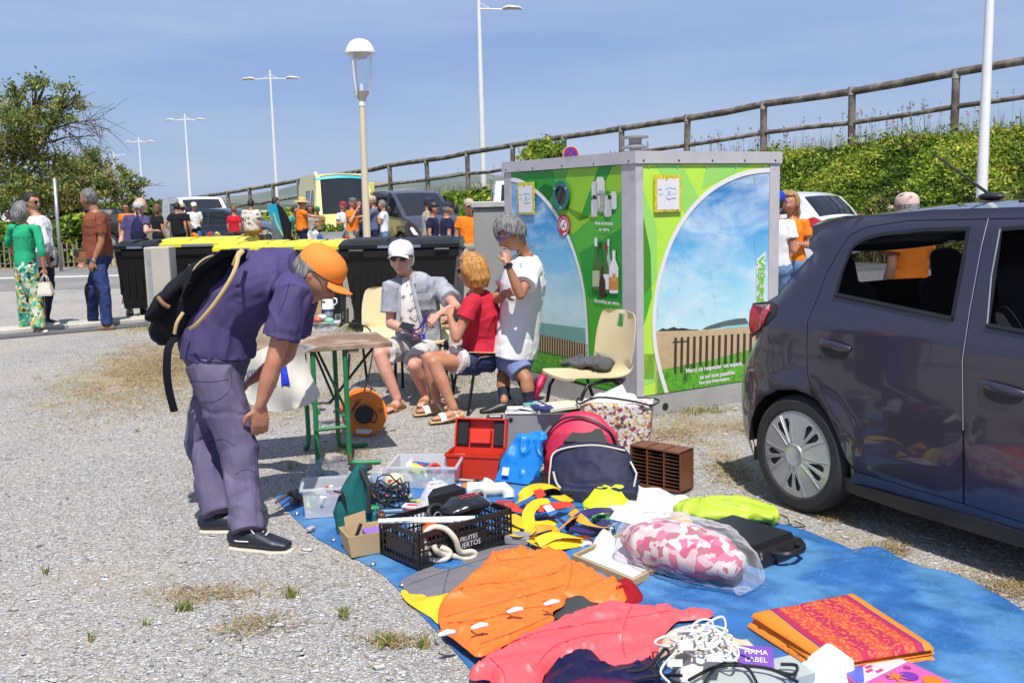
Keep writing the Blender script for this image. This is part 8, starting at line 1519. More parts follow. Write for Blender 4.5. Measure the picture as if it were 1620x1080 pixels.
b.tube([A(686,838,4.50)-o,A(690,815,4.50)-o,A(692,790,4.52)-o,A(694,774,4.53)-o],[(.115,.05),(.095,.055),(.075,.045),(.06,.025)],22,lat=(1,.1,0),cap='round');b.tube([A(676,776,4.53)-o,A(680,765,4.54)-o,A(695,762,4.55)-o,A(706,768,4.56)-o,A(708,780,4.56)-o],[(.03,.006)]*5,8,lat=(0,1,0));b.tube([A(706,790,4.54)-o,A(716,775,4.56)-o,A(728,768,4.6)-o],[(.03,.012),(.03,.01),(.008,.004)],8)
link('bag',remesh(b,.006,1,lambda P,Nn: P+Nn*(.010*(1-2*np.abs(fbm(P,(16,16,10),6,3))))[:,None]),t)
t=TH('carton_tray','small kraft card tray holding a brown card and a purple packet','carton',577,874,0,22);KR=M('kraft',(.48,.34,.18,1),.85,var=.08);b=MB().mat(KR);q=[(-.075,-.07),(.085,-.06),(.08,.07),(-.08,.06)];b.slab(q,lambda u,v,z: (u*(1+z*2.2),v*(1+z*2.2),z+.012),0,.1,[inset(q,.004)]);b.slab(q,lambda u,v,z: (u,v,z+.012),0,.004);b.build('tray',t)
b=MB().mat(KR);b.hull([(-.07,.03,.03),(.03,.06,.03),(-.075,.05,.16),(.03,.085,.17),(-.07,.035,.03),(-.073,.056,.16)]);b.build('card',t);b=MB().mat(M('packet_purple',(.30,.14,.52,1),.5));b.hull([(x,y,z) for x in (-.0,.085) for y in (-.05,.03) for z in (.08,.105)]);b.mat(WH).hull([(x,-.052,z) for x in (.01,.075) for z in (.084,.092)]+[(x,-.049,.088) for x in (.01,.075)]);b.build('packet',t);b=MB().mat(BLK);b.tube([(-.06,-.03,.05),(-.02,-.04,.15)],.008,6);b.build('pen',t)
# ---- clear boxes
PBX=M('box_clear',(.70,.73,.78,1),.25,alpha=.42,var=0)
def clear_box(label,px,py,rz,w,d,h,items,seed,lip=.012):
    t=TH('storage_box',label,'storage box',px,py,0,rz);b=MB().mat(PBX);q=[(-w/2,-d/2),(w/2,-d/2),(w/2,d/2),(-w/2,d/2)];ff=lambda u,v,z: (u*(1+z*.5),v*(1+z*.5),z+.012)
    b.slab(q,ff,0,h,[inset(q,.003)]);b.slab(q,lambda u,v,z: (u,v,z+.012),0,.003);b.slab([(x*(1+h*.5),y*(1+h*.5)) for x,y in inset(q,-lip)],lambda u,v,z: (u,v,z+h+.012),-.008,.002,[[(x*(1+h*.5),y*(1+h*.5)) for x,y in q]]);b.build('box',t)
    r_=random.Random(seed)
    for i,(c,k) in enumerate(items):
        b=MB().mat(M('oddment_%d' %(abs(hash(str(c)))%99999 if False else int(c[0]*997+c[1]*991*3+c[2]*983*7)),c,.45));b.X=Matrix.Translation((r_.uniform(-.33,.33)*w,r_.uniform(-.3,.3)*d,.02+h*r_.uniform(.1,.6))) @ Euler((r_.uniform(-.5,.5),r_.uniform(-.5,.5),r_.uniform(0,6))).to_matrix().to_4x4()
        if k=='b': b.box(-.05,.05,-.03,.03,-.02,.03,.004)
        elif k=='c': b.lathe([(.022,-.05),(.025,-.045),(.025,.03),(.012,.045),(.012,.06)],14)
        elif k=='r': b.tube([(.035*cos(a),.035*sin(a),0) for a in [2*pi*i/16 for i in range(16)]],.012,8,closed=True)
        else: b.tube([(-.08,0,0),(0,.02,.02),(.07,-.01,0)],.009,7,cap='round')
        b.build('oddment',t,smooth=40)
    return t
Rc,Gc,Yc,Wc,Bc,Kc,Sc_=(.5,.03,.02,1),(.01,.25,.14,1),(.75,.8,.03,1),(.7,.7,.68,1),(.03,.15,.45,1),(.02,.02,.02,1),(.3,.3,.32,1)
clear_box('clear plastic box with green and yellow oddments by the teal bag',520,812,8,.22,.19,.15,[(Gc,'b'),(Yc,'r'),(Kc,'t'),(Rc,'c'),(Wc,'b'),(Yc,'t'),(Gc,'t'),(Kc,'b'),(Sc_,'t'),((.4,.1,.3,1),'b'),(Wc,'c'),(Gc,'b')],3)
clear_box('larger clear plastic box of tapes and tools in front of the red toolbox',676,768,-6,.34,.25,.13,[(Rc,'r'),(Wc,'c'),(Kc,'r'),(Bc,'b'),(Wc,'r'),(Sc_,'t'),(Rc,'b'),(Gc,'c'),(Sc_,'b'),(Yc,'b'),(Kc,'t'),(Wc,'b'),(Rc,'t'),(Sc_,'r')],5)
# ---- teal bag, flask, cables and small things
t=TH('teal_bag','dark teal fabric bag with black straps standing by the clear box','bag',566,838,0,15);b=MB().mat(C('teal',(.01,.10,.10,1)));b.tube([(.0,-.02,.02),(-.02,0,.1),(.0,.02,.2),(.03,.03,.29)],[(.10,.035),(.09,.05),(.06,.04),(.03,.02)],16,lat=(1,.2,0),cap='round');link('bag',remesh(b,.006,2,lambda P,Nn: P+Nn*(.008*(1-2*np.abs(fbm(P,(14,14,5),6,2))))[:,None]),t);b=MB().mat(BLK);b.tube([(.03,-.0,.30),(.06,-.03,.22),(.05,-.06,.1),(-.04,-.05,.08),(-.07,-.04,.2),(-.11,-.03,.21)],[(.013,.004)]*6,6,lat=(1,0,0));b.build('strap',t)
t=TH('vacuum_flask','black cylindrical container with a cream collar and wide lid','flask',573,797,0);b=MB().mat(BLK);b.lathe([(.05,.012),(.055,.02),(.055,.15),(.045,.155)],24);b.mat(CUPM).lathe([(.056,.12),(.058,.125),(.058,.155),(.03,.16)],24);b.build('body',t,smooth=30);b=MB().mat(BLK);b.lathe([(.03,.16),(.035,.175),(.062,.19),(.062,.20),(.001,.205)],24);b.build('lid',t,smooth=30)
t=TH('cable_heap','tangled heap of thin black cable behind the teal bag','cable',612,802,0);b=MB().mat(BLK);r_=random.Random(8)
for k in range(13): rx_,ry_=r_.uniform(.06,.14),r_.uniform(.03,.08);c0=(r_.gauss(0,.03),r_.gauss(0,.02));b.tube([(c0[0]+rx_*cos(a),c0[1]+ry_*sin(a),.02+.008*k*r_.random()+.012*sin(a*2+k)+.004*k) for a in [2*pi*i/20 for i in range(20)]],.0042,5,closed=True)
b.build('coils',t)
t=TH('round_buoy','round cream float with a red and white label','float',625,780,0);b=MB().mat(M('float_cream',(.62,.55,.40,1),.4));b.ball((0,0,.062),(.058,.05,.052),20,12);b.build('float',t,smooth=True);b=MB().mat(Rm :=M('label_red',(.5,.03,.03,1),.5));b.sheet([(-.03,.005),(.03,.0),(.028,.018),(-.028,.022)],lambda u,v: (u,-.052+u*u*6+v*v*9,.068+v));b.mat(BLK).sheet([(-.02,-.025),(.02,-.028),(.022,-.004),(-.02,-.002)],lambda u,v: (u,-.052+u*u*6+v*v*9,.068+v));b.build('label',t)
def packet(label,px,py,rz,w,d,h,col,col2=None,z=0,cat='box',tilt=0,name='carton'):
    t=TH(name,label,cat,px,py,z,rz);b=MB().mat(M('pk_'+label[:18],col,.5,var=.06));b.X=Euler((R(tilt),0,0)).to_matrix().to_4x4();b.box(-w/2,w/2,-d/2,d/2,.013,h,.002);b.build('carton',t)
    if col2: b=MB().mat(M('pk2_'+label[:18],col2,.5));b.X=Euler((R(tilt),0,0)).to_matrix().to_4x4();b.box(-w*.38,w*.30,-d/2-.001,-d/2+.01,h*.35,h*.8);b.box(-w*.3,w*.38,-d*.3,d*.2,h-.004,h+.0008);b.build('print',t)
    return t
packet('dark blue printed carton lying beside the cable heap',619,822,4,.15,.06,.05,(.02,.05,.12,1),(.25,.40,.50,1));packet('white and red printed carton leaning behind the carrier bag',655,815,-12,.11,.06,.055,(.66,.62,.62,1),(.55,.04,.06,1))
packet('small black and white device beside the aluminium case',783,678,-5,.11,.08,.09,(.02,.02,.02,1),(.6,.6,.6,1));packet('flat brown and black box tucked before the red toolbox',736,768,-20,.14,.07,.035,(.03,.03,.03,1),(.5,.4,.3,1))
def clearbag(label,px,py,w,h,rz,seed):
    t=TH('plastic_pouch',label,'plastic bag',px,py,0,rz);b=MB().mat(CLR2);b.tube([(0,.01,.02),(0,.0,h*.5),(.01,.02,h)],[(w,.03),(w*.9,.035),(w*.7,.008)],16,lat=(1,0,0),cap='round');link('pouch',remesh(b,.007,1,lambda P,Nn: P+Nn*(.010*(1-2*np.abs(fbm(P,(15,15,15),seed,2))))[:,None]),t)
CLR2=glassy('clear_poly',(.88,.88,.9,1),.16,.2)
clearbag('crumpled clear bag behind the box of green oddments',505,766,.07,.13,20,3);clearbag('clear bag of small parts leaning next to the crumpled one',535,765,.06,.14,-10,4);clearbag('clear bag between the flask and the larger box',603,777,.07,.12,5,5)
t=TH('hand_tools','rusty pliers and spanners lying at the tarpaulin\'s left corner','tools',470,800,0,0);r_=random.Random(2)
for k in range(7): b=MB().mat(M('tool_rust',(.12,.08,.06,1),.6,metal=.3,var=.3,vs=20));a=R(100+r_.uniform(-35,35));c=V((r_.uniform(-.07,.07),r_.uniform(-.05,.05),.02+.006*k));l=r_.uniform(.06,.1);d=V((cos(a),sin(a),.1));b.tube([c-d*l,c,c+d*l],[.006,.009,.013],6);b.build('tool',t)
# ---- red toolbox
t=TH('toolbox','open red plastic toolbox with its lid thrown back','toolbox',754,756,0,-14);RDP=M('toolbox_red',(.62,.035,.015,1),.38,var=.05);w,d,h=.30,.16,.145;b=MB().mat(RDP);q=[(-w/2,-d/2),(w/2,-d/2),(w/2,d/2),(-w/2,d/2)];ff=lambda u,v,z: (u*(.9+z),v*(.88+z),z+.012);b.slab(q,ff,0,h,[inset(q,.004)]);b.slab(q,ff,0,.004);b.slab([(x*1.06,y*1.08) for x,y in q],lambda u,v,z: (u,v,z+.012),h-.015,h,[[(x*.99,y*.98) for x,y in q]]);b.build('tub',t)
b=MB().mat(RDP);b.X=Matrix.Translation((0,d/2+.01,h+.012)) @ Euler((R(-18),0,0)).to_matrix().to_4x4();b.box(-w/2,w/2,.03,.04,0,.165);
for x in (-w/2,w/2-.008): b.box(x,x+.008,-.02,.03,0,.165)
b.box(-w/2,w/2,-.02,.03,.157,.165);b.box(-.06,.06,-.015,.03,.02,.10,.004);b.mat(CK).box(-w/2+.012,-.075,.0,.028,.012,.15,.003);b.box(.075,w/2-.012,.0,.028,.012,.15,.003);b.build('lid',t)
b=MB().mat(CUPM);b.hull([(x,y,.1+z) for x in (-.04,.05) for y in (-.03,.03) for z in (0,.02)]);b.build('white_rag',t)
# ---- blue bag, aluminium case and what lies on it
t=TH('blue_bag','bright blue plastic bag leaning against the navy holdall','bag',812,768,0,-25);b=MB().mat(M('bag_blue',(.01,.20,.62,1),.4));b.hull([(x*q+z*.25,y+z*.45,z) for z,q in ((.015,1.0),(.12,.95),(.25,.72)) for x in (-.12,.12) for y in (-.03,.025)]+[(.13,.13,.285),(.0,.12,.26)]);link('bag',remesh(b,.006,2,lambda P,Nn: P+Nn*(.020*crease(P,(10,10,7),6,.25)-.008+.008*fbm(P,9,3))[:,None]),t)
b=MB().mat(PLATE);b.hull([(x,-.047+z*.45,z) for x in (-.06,-.02) for z in (.06,.10)]+[(-.04,-.052+.08*.45,.08)]);b.build('tag',t)
AL=M('aluminium',(.52,.53,.56,1),.38,metal=.6,var=.04);t=TH('aluminium_case','upright silver aluminium equipment case','case',868,722,0,-4);b=MB().mat(AL);wA,dA,hA=.50,.16,.29;b.box(-wA/2,wA/2,-dA/2,dA/2,.012,hA,.006);b.build('shell',t)
b=MB().mat(M('alu_edge',(.62,.63,.65,1),.3,metal=.7));
for x in (-wA/2,wA/2): [b.tube([(x,y,.012),(x,y,hA)],.009,6) for y in (-dA/2,-.012,.012,dA/2)]
[b.tube([(-wA/2,y,hA),(wA/2,y,hA)],.009,6) for y in (-dA/2,dA/2)];b.mat(BLK).lathe([(.014,0),(.012,.006)],12,(-wA/2+.03,-dA/2,hA-.04),(0,-1,0));b.build('edging',t)
p=G(868,722);cx_,cy_=p.x,p.y
t=thing('folded_bag','cream and navy printed canvas bag lying on top of the aluminium case','bag',(cx_+.07,cy_+.02,hA+.002),R(-28));b=MB().mat(M('canvas_cream',(.62,.57,.44,1),.8,var=.05));b.hull([(x,y,z+.03*(x>0)) for x,y in ((-.20,-.02),(-.02,.20),(.24,.02),(.12,-.14),(-.05,-.18)) for z in (.0,.016)]);b.build('canvas',t);b=MB().mat(M('canvas_navy',(.02,.03,.13,1),.7));b.hull([(x,y,z) for x,y in ((-.21,-.03),(-.17,.04),(.04,-.125),(-.0,-.20),(-.10,-.15)) for z in (.012,.034)]);b.build('navy_flap',t)
b=MB().mat(WH);[b.hull([(x+q,y+r__,z) for q in (0,.028) for r__ in (0,.028) for z in (.034,.036)]) for x,y in ((-.16,-.04),(-.12,-.075),(-.08,-.11),(-.05,-.07))];b.build('print',t)
t=thing('calculator','grey pocket calculator propped on papers on the aluminium case','calculator',(cx_-.105,cy_-.01,hA+.006),R(8));b=MB().mat(M('calc_grey',(.10,.12,.12,1),.4));b.X=Euler((R(38),0,0)).to_matrix().to_4x4();b.box(-.042,.042,-.045,.05,.0,.012,.003);b.mat(M('calc_teal',(.05,.42,.38,1),.4)).box(-.035,.035,-.038,-.012,.0115,.0135);b.box(-.035,.035,.03,.042,.0115,.0135);b.mat(M('calc_lcd',(.28,.31,.27,1),.2)).box(-.033,.033,.0,.024,.0115,.0135);b.build('body',t)
t=thing('papers','loose white papers under the calculator','papers',(cx_-.13,cy_-.02,hA+.002));b=MB().mat(CUPM);b.add([(-.08,-.03,.03),(.09,-.06,.003),(.11,.05,.003),(-.05,.06,.008)],[(0,1,2,3)]);b.add([(-.06,-.05,.006),(.06,-.07,.005),(.08,.03,.005),(-.04,.05,.005)],[(0,1,2,3)]);b.build('sheets',t)
# ---- holdalls
NVB=C('navy_canvas',(.022,.024,.055,1),rough=.6);CRM=M('fuchsia_canvas',(.55,.02,.07,1),.6,var=.06);PIP=M('piping_cream',(.6,.58,.48,1),.6)
t=TH('red_holdall','crimson and black holdall standing behind the navy one','holdall',920,758,0,-14);b=MB().mat(CRM);b.tube([(0,0,.02),(0,0,.12),(0,.02,.26),(0,.04,.33)],[(.21,.09),(.22,.10),(.20,.08),(.13,.05)],26,lat=(1,0,0),cap='round');link('bag',remesh(b,.008,2,lambda P,Nn: P+Nn*(.008*fbm(P,7,3))[:,None]),t)
b=MB().mat(BLK);b.tube(smooth_loop([(-.20,-.06,.10),(-.19,-.05,.24),(-.10,-.02,.345),(.05,-.02,.355),(.18,-.03,.27),(.22,-.05,.12)],5,False),.0065,6);b.hull([(x,-.10,z) for x in (-.08,.17) for z in (.02,.24)]+[(x,-.03,.30) for x in (-.02,.12)]);b.tube([(-.23,-.02,.17),(-.235,-.04,.10)],[.02,.03],8);b.build('black_panel',t,smooth=40)
t=TH('navy_holdall','navy canvas holdall with cream piping slumped in front of the crimson one','holdall',938,785,0,-12);b=MB().mat(NVB);b.tube([(.02,-.02,.02),(.0,.0,.09),(-.01,.035,.19),(-.01,.05,.235)],[(.235,.10),(.232,.10),(.215,.07),(.19,.045)],26,lat=(1,0,0),cap='round');b.hull([(x,y,z) for x in (-.14,.24) for y in (-.17,-.05) for z in (.015,.085)]);link('bag',remesh(b,.008,3,lambda P,Nn: P+Nn*(.010*fbm(P,6,3)+.006*(1-2*np.abs(fbm(P,9,8))))[:,None]),t)
b=MB().mat(PIP);b.tube(smooth_loop([(-.22,-.08,.06),(-.215,-.06,.16),(-.19,.0,.24),(.0,.02,.272),(.17,.01,.25)],5,False),.0045,6);b.tube(smooth_loop([(-.19,-.11,.16),(-.17,-.125,.10),(-.13,-.13,.06)],5,False),.006,6);b.tube([(.22,-.09,.07),(.235,-.06,.15),(.20,-.02,.2)],.005,6);b.build('piping',t);b=MB().mat(BLK);[b.lathe([(.012,0),(.01,.006)],12,(x,-.176,.07),(0,-1,.2)) for x in (-.09,.17)];b.build('stud',t)
# black bits beside it
laid('black_liner','crumpled black plastic between the blue bag and the navy holdall','plastic bag',[(850,745),(872,740),(880,765),(868,782),(840,782),(832,770)],NB,z0=.012,h=.05,edge=.03,amp=.02,seed=31)
# ---- patterned shopper
SHP=pattern_mat('shopper_print',[(.64,.62,.60,1),(.58,.42,.12,1),(.10,.07,.07,1),(.66,.62,.62,1),(.45,.28,.22,1),(.62,.60,.58,1),(.30,.05,.08,1),(.66,.64,.62,1)],62)
t=TH('shopping_bag','tall shopping bag with a busy newspaper and food print, full of white paper','shopping bag',977,728,0,-12);b=MB().mat(SHP);b.hull([(x*q,y*q,z) for z,q in ((.012,.9),(.2,1.0),(.36,1.06)) for x in (-.20,.20) for y in (-.09,.09)]);link('bag',remesh(b,.010,2,lambda P,Nn: P+Nn*(.008*fbm(P,8,3))[:,None]),t)
b=MB().mat(WH);b.text('venu',.07,lambda u,v: (-.17+u,-.112,.27+v));b.build('lettering',t);b=MB().mat(BLK);b.tube(smooth_loop([(-.21,-.10,.36),(-.1,-.09,.40),(.1,-.09,.38),(.21,-.10,.36),(.21,.1,.36),(-.21,.1,.36)],4),.006,6,closed=True);b.build('rim',t);b=MB().mat(CUPM);b.hull([(-.15,-.05,.34),(.1,-.06,.35),(.0,.05,.38),(.05,-.03,.42),(.035,-.03,.47),(-.12,.06,.38)]);b.tube([(-.1,0,.36),(.08,0,.37)],[.05,.04],10,cap='round');b.build('paper',t)
# ---- pigeonhole rack
g1,g2,g3=G(997,768),G(1077,784),G(1093,784.5-14);dx_=(g2-g1);lR=dx_.length;dx_.normalize();t=thing('pigeonhole_rack','brown wooden rack with three columns of thin slots standing on its side','rack',g1,atan2(dx_.y,dx_.x));WB=M('rack_wood',(.17,.055,.022,1),.5,var=.15,vs=8,bump=.001,bs=60);hR=A(997,703,g1.y).z;dR=.13
b=MB().mat(WB);b.box(0,lR,dR-.006,dR,.012,hR);b.box(0,.008,0,dR,.012,hR);b.box(lR-.008,lR,0,dR,.012,hR);b.box(0,lR,0,dR,hR-.009,hR);b.box(0,lR,0,dR,.012,.021)
[b.box(lR*k/3-.004,lR*k/3+.004,.003,dR,.02,hR) for k in (1,2)];b.build('frame',t);b=MB().mat(M('rack_shelf',(.12,.042,.02,1),.5))
for k in range(1,10):
    for j in range(3): x0,x1=lR*j/3+.006,lR*(j+1)/3-.006;z=.02+(hR-.03)*k/10;b.add([(x0,.004,z+.004),((x0*2+x1)/3,.012,z),((x0+2*x1)/3,.012,z),(x1,.004,z+.004),(x1,dR,z),(x0,dR,z)]+[(x0,.004,z+.0),((x0*2+x1)/3,.012,z-.004),((x0+2*x1)/3,.012,z-.004),(x1,.004,z),(x1,dR,z-.004),(x0,dR,z-.004)],[(0,1,2,3,4,5),(11,10,9,8,7,6),(0,6,7,1),(1,7,8,2),(2,8,9,3)])
b.build('shelves',t)
# ---- webbing straps
SY,SR_,SP_,SO_=M('web_yellow',(.78,.50,.01,1),.55,bump=.0006,bs=200),M('web_red',(.60,.04,.02,1),.55),M('web_navy',(.03,.02,.11,1),.6),M('web_amber',(.70,.32,.02,1),.55)
st_=thing('sailing_harness','tangle of yellow, red and navy webbing straps in the middle of the goods','straps',G(880,815));o=V(st_.location);r_=random.Random(11)
def ribbon(m,pts,w=.022,name='strap'):
    b=MB().mat(m);P=[V(p) for p in smooth_loop([tuple(G(x,y,z)-o) for x,y,z in pts],6,False)];n=len(P);ph=r_.uniform(0,6);L_=[]
    for i in range(n): d=(P[min(n-1,i+1)]-P[max(0,i-1)]).normalized();s=d.cross(V((0,0,1))).normalized();a=.55*sin(ph+i*.16);L_.append(tuple(s*cos(a)+V((0,0,1))*sin(a)))
    b.tube([p+V((0,0,.012)) for p in P],[(w,.0022)]*n,6,lat=[V(l) for l in L_]);b.build(name,st_,smooth=50)
for m,pts in ((SY,[(812,805,.03),(825,790,.08),(840,778,.10),(862,772,.08),(882,775,.06),(900,788,.03),(893,792,.05),(875,790,.07)]),(SY,[(806,818,.03),(825,830,.06),(850,835,.05),(880,828,.06)]),(SY,[(812,836,.02),(815,850,.04),(835,852,.03),(838,838,.05),(836,815,.09),(850,800,.09),(870,798,.08)]),(SY,[(840,858,.03),(870,866,.04),(905,862,.03),(925,858,.02)]),
               (SR_,[(838,800,.07),(855,808,.08),(880,803,.07),(905,800,.06)]),(SR_,[(850,778,.11),(858,790,.10)]),(SP_,[(850,826,.05),(880,822,.08),(905,838,.06),(935,842,.04),(962,828,.02)]),(SP_,[(895,842,.03),(915,822,.08),(940,812,.08),(970,808,.03)]),(SO_,[(845,856,.03),(852,840,.08),(872,838,.06),(880,850,.04)]),(SO_,[(905,812,.08),(925,828,.08),(955,838,.04),(972,832,.02)]),
               (SO_,[(875,850,.05),(895,832,.09),(908,822,.08)]),(SY,[(905,808,.06),(925,806,.05),(935,812,.03)]),(SR_,[(900,858,.03),(920,852,.04),(938,858,.02)]),(SY,[(850,862,.05),(880,850,.07),(920,855,.04)]),(SR_,[(800,800,.02),(812,806,.05),(830,812,.03)])): ribbon(m,pts,.029 if m is SY else .023)
b=MB().mat(PLATE);b.hull([tuple(G(x,y,.095+z)-o) for x,y in ((858,800),(870,797),(878,806),(866,810)) for z in (0,.003)]);b.build('paper_label',st_)
t=TH('chrome_ball','small chrome ball beside the folded plastic','ball',967,850,0);b=MB().mat(M('chrome',(.7,.7,.72,1),.12,metal=1));b.ball((0,0,.037),.025,18,12);b.build('ball',t,smooth=True)
laid('crumpled_tissue','crumpled white tissue left of the quilt in its plastic bag','paper',[(935,858),(948,842),(962,838),(972,850),(985,862),(970,872),(945,870)],CUPM,z0=.012,h=.05,edge=.03,amp=.02,fr=(10,20),seed=33)
# ---- white pipe elbow, little bottle
t=TH('pipe_fitting','white plastic pipe fitting with an elbow and a side branch','pipe',770,790,0,-8);PV=M('pvc',(.64,.62,.55,1),.35);b=MB().mat(PV);b.tube([(-.10,-.01,.055),(-.03,0,.055),(.05,.0,.055)],[.042,.04,.038],18);b.tube([(.04,0,.055),(.09,.01,.06),(.115,.0,.04),(.118,-.01,.015)],[.038,.036,.034,.034],16);b.tube([(-.04,0,.06),(-.03,-.08,.045)],[.036,.036],16);b.tube([(-.035,-.06,.05),(-.03,-.085,.045)],[.043,.043],16);b.tube([(0,.02,.08),(.01,.02,.10)],[.03,.028],14);b.build('fitting',t,smooth=40);b=MB().mat(BLK);b.tube([(-.031,-.075,.046),(-.0295,-.0865,.0449)],[.030,.030],16);b.build('bore',t)
t=TH('glue_bottle','tiny white bottle with a red cap by the carrier bag','bottle',724,802,0);b=MB().mat(CUPM);b.lathe([(.013,.012),(.014,.05),(.006,.06)],14);b.build('bottle',t,smooth=40);b=MB().mat(MC['toolbox_red']);b.lathe([(.007,.06),(.005,.075)],10);b.build('cap',t)
# ---- front heap of cables and electronics
laid('cream_garment','cream knitted garment bundled beneath the white cables','clothing',[(1042,1015),(1050,990),(1075,978),(1110,978),(1150,990),(1185,1005),(1210,1025),(1180,1045),(1110,1050),(1060,1040)],C('cream_knit',(.60,.50,.36,1)),z0=.012,h=.09,edge=.06,amp=.022,fr=(6,14),seed=35,zz=.05)
t=thing('white_cables','tangled white cables and plugs on the cream bundle','cables',G(1110,1010,.1));o=V(t.location);b=MB().mat(CUPM);r_=random.Random(17)
for k in range(13):
    cx0,cy0=r_.gauss(1105,20),r_.gauss(1014,11);rx_,ry_=r_.uniform(12,34),r_.uniform(7,18);ph=r_.uniform(0,6);z0=.105+.003*k;b.tube(smooth_loop([tuple(G(cx0+rx_*cos(a),cy0+ry_*sin(a+.5*sin(ph)),z0+.012*sin(2*a+ph))-o) for a in [2*pi*i/9 for i in range(9)]],4),.0042,6,closed=True)
for L_ in ([(1100,1005),(1120,985),(1142,975),(1148,990),(1140,1010)],[(1085,1020),(1060,1040),(1045,1062),(1060,1080)],[(1130,1015),(1165,1022),(1195,1030)]): b.tube(smooth_loop([tuple(G(x,y,.115)-o) for x,y in L_],5,False),.0042,6)
b.build('cable',t,smooth=60);b=MB().mat(M('plug_ivory',(.62,.60,.52,1),.4));[b.hull([tuple(G(x+dx2,y+dy2,.11+z)-o) for dx2 in (-12,12) for dy2 in (-6,6) for z in (0,.035)]) for x,y in ((1085,1022),(1130,1040),(1068,1048))];b.build('plug',t)
laid('white_appliance','white plastic appliance body lying among the cables','appliance',[(1062,1062),(1085,1040),(1115,1030),(1170,1030),(1180,1045),(1150,1060),(1100,1075),(1070,1085)],M('abs_white',(.68,.68,.66,1),.3),z0=.03,h=.07,edge=.02,amp=.0,seed=36,zz=.06)
t=TH('label_pack','purple pack with white lettering at the edge of the white cables','pack',1196,1048,.06,-12);b=MB().mat(M('pack_purple',(.16,.05,.36,1),.4));b.X=Euler((R(30),0,0)).to_matrix().to_4x4();b.box(-.055,.055,-.03,.05,0,.02,.001);b.mat(WH).text('HAMA',.026,lambda u,v: (u,.018+v,.0212));b.text('LABEL',.026,lambda u,v: (u,-.010+v,.0212));b.build('pack',t)
pk=[G(1078,1078,.05),G(1250,1040,.05),G(1290,1068,.05),G(1110,1120,.05)];c=sum(pk,V())/4;t=thing('grey_unit','flat pale grey electronic unit under black cables at the bottom edge','device',(c.x,c.y,0));b=MB().mat(M('abs_grey',(.44,.48,.46,1),.4));b.slab([tuple((q-c)[:2]) for q in pk],lambda u,v,z: (u,v,z),.013,.06);b.build('casing',t)
t=thing('black_cables','black mains cables looping over the pale grey unit','cables',G(1160,1060,.08));o=V(t.location);b=MB().mat(BLK)
for L_ in ([(990,1062),(1020,1058),(1040,1040),(1052,1025),(1058,1035),(1040,1050),(1060,1075),(1100,1085)],[(1090,1075),(1130,1055),(1170,1052),(1220,1058),(1262,1078)],[(1110,1085),(1140,1050),(1180,1054),(1200,1085)],[(1235,1050),(1260,1052),(1255,1066),(1225,1060)],[(1000,1075),(1040,1068),(1080,1068)]): b.tube(smooth_loop([tuple(G(x,y,.085)-o) for x,y in L_],5,False),.0055,6)
b.build('cable',t,smooth=60)
t=TH('white_sack','crumpled white plastic sack peaking beside the pale grey unit','plastic bag',1305,1075,0,0);b=MB().mat(M('sack_white',(.70,.70,.70,1),.4));b.tube([(0,0,.01),(.01,0,.05),(-.02,.01,.10)],[(.12,.07),(.095,.035),(.055,.008)],16,lat=(1,0,0),cap='round');link('sack',remesh(b,.006,1,lambda P,Nn: P+Nn*(.030*crease(P,(11,11,8),6,.3)-.01)[:,None]),t)
pk=[G(1325,1058,.03),G(1398,1030,.03),G(1520,1088,.03),G(1420,1140,.03)];c=sum(pk,V())/4;P4=[tuple((q-c)[:2]) for q in pk];t=thing('spotted_package','pink and white package printed with coloured dots and stars at the bottom edge','package',(c.x,c.y,0));b=MB().mat(M('pack_pink',(.62,.12,.40,1),.35));b.slab(P4,lambda u,v,z: (u,v,z),.013,.036);b.build('package',t);b=MB()
lp=lambda a_,c_: V(P4[0]).lerp(V(P4[1]),a_).lerp(V(P4[3]).lerp(V(P4[2]),a_),c_);b.mat(M('pack_cream',(.62,.58,.58,1),.4)).sheet([tuple(lp(*q)) for q in ((0.02,.02),(.98,.02),(.98,.34),(.02,.38))],lambda u,v: (u,v,.0372))
for a_,c_,r0,col in ((.25,.55,.035,(.75,.20,.02,1)),(.7,.55,.03,(.18,.04,.35,1)),(.5,.7,.04,(.75,.20,.02,1)),(.85,.75,.03,(.75,.2,.02,1)),(.15,.8,.03,(.2,.05,.4,1)),(.5,.45,.014,(.2,.05,.4,1)),(.85,.42,.012,(.3,.05,.2,1))): b.mat(M('dot_%d' %int(a_*100+c_*1000),col,.4)).sheet(ell(lp(a_,c_),r0,r0),lambda u,v: (u,v,.0385))
for a_,c_ in ((.55,.48),(.35,.72)):
    cc_=lp(a_,c_);b.mat(MC['dot_575']).sheet([(cc_.x+(.04 if i%2 else .012)*cos(i*pi/6),cc_.y+(.04 if i%2 else .012)*sin(i*pi/6)) for i in range(12)],lambda u,v: (u,v,.0395))
b.mat(M('pack_blue',(.10,.14,.55,1),.4)).sheet([tuple(lp(*q)) for q in ((0.02,.03),(.5,.02),(.12,.36),(.02,.38))],lambda u,v: (u,v,.038));b.mat(M('pack_red',(.55,.06,.2,1),.4));[b.sheet([tuple(lp(x+q,y+w_)) for q,w_ in ((0,0),(.12,0),(.12,.04),(0,.04))],lambda u,v: (u,v,.039)) for x,y in ((.3,.1),(.36,.16),(.3,.22),(.42,.28))];b.build('print',t)
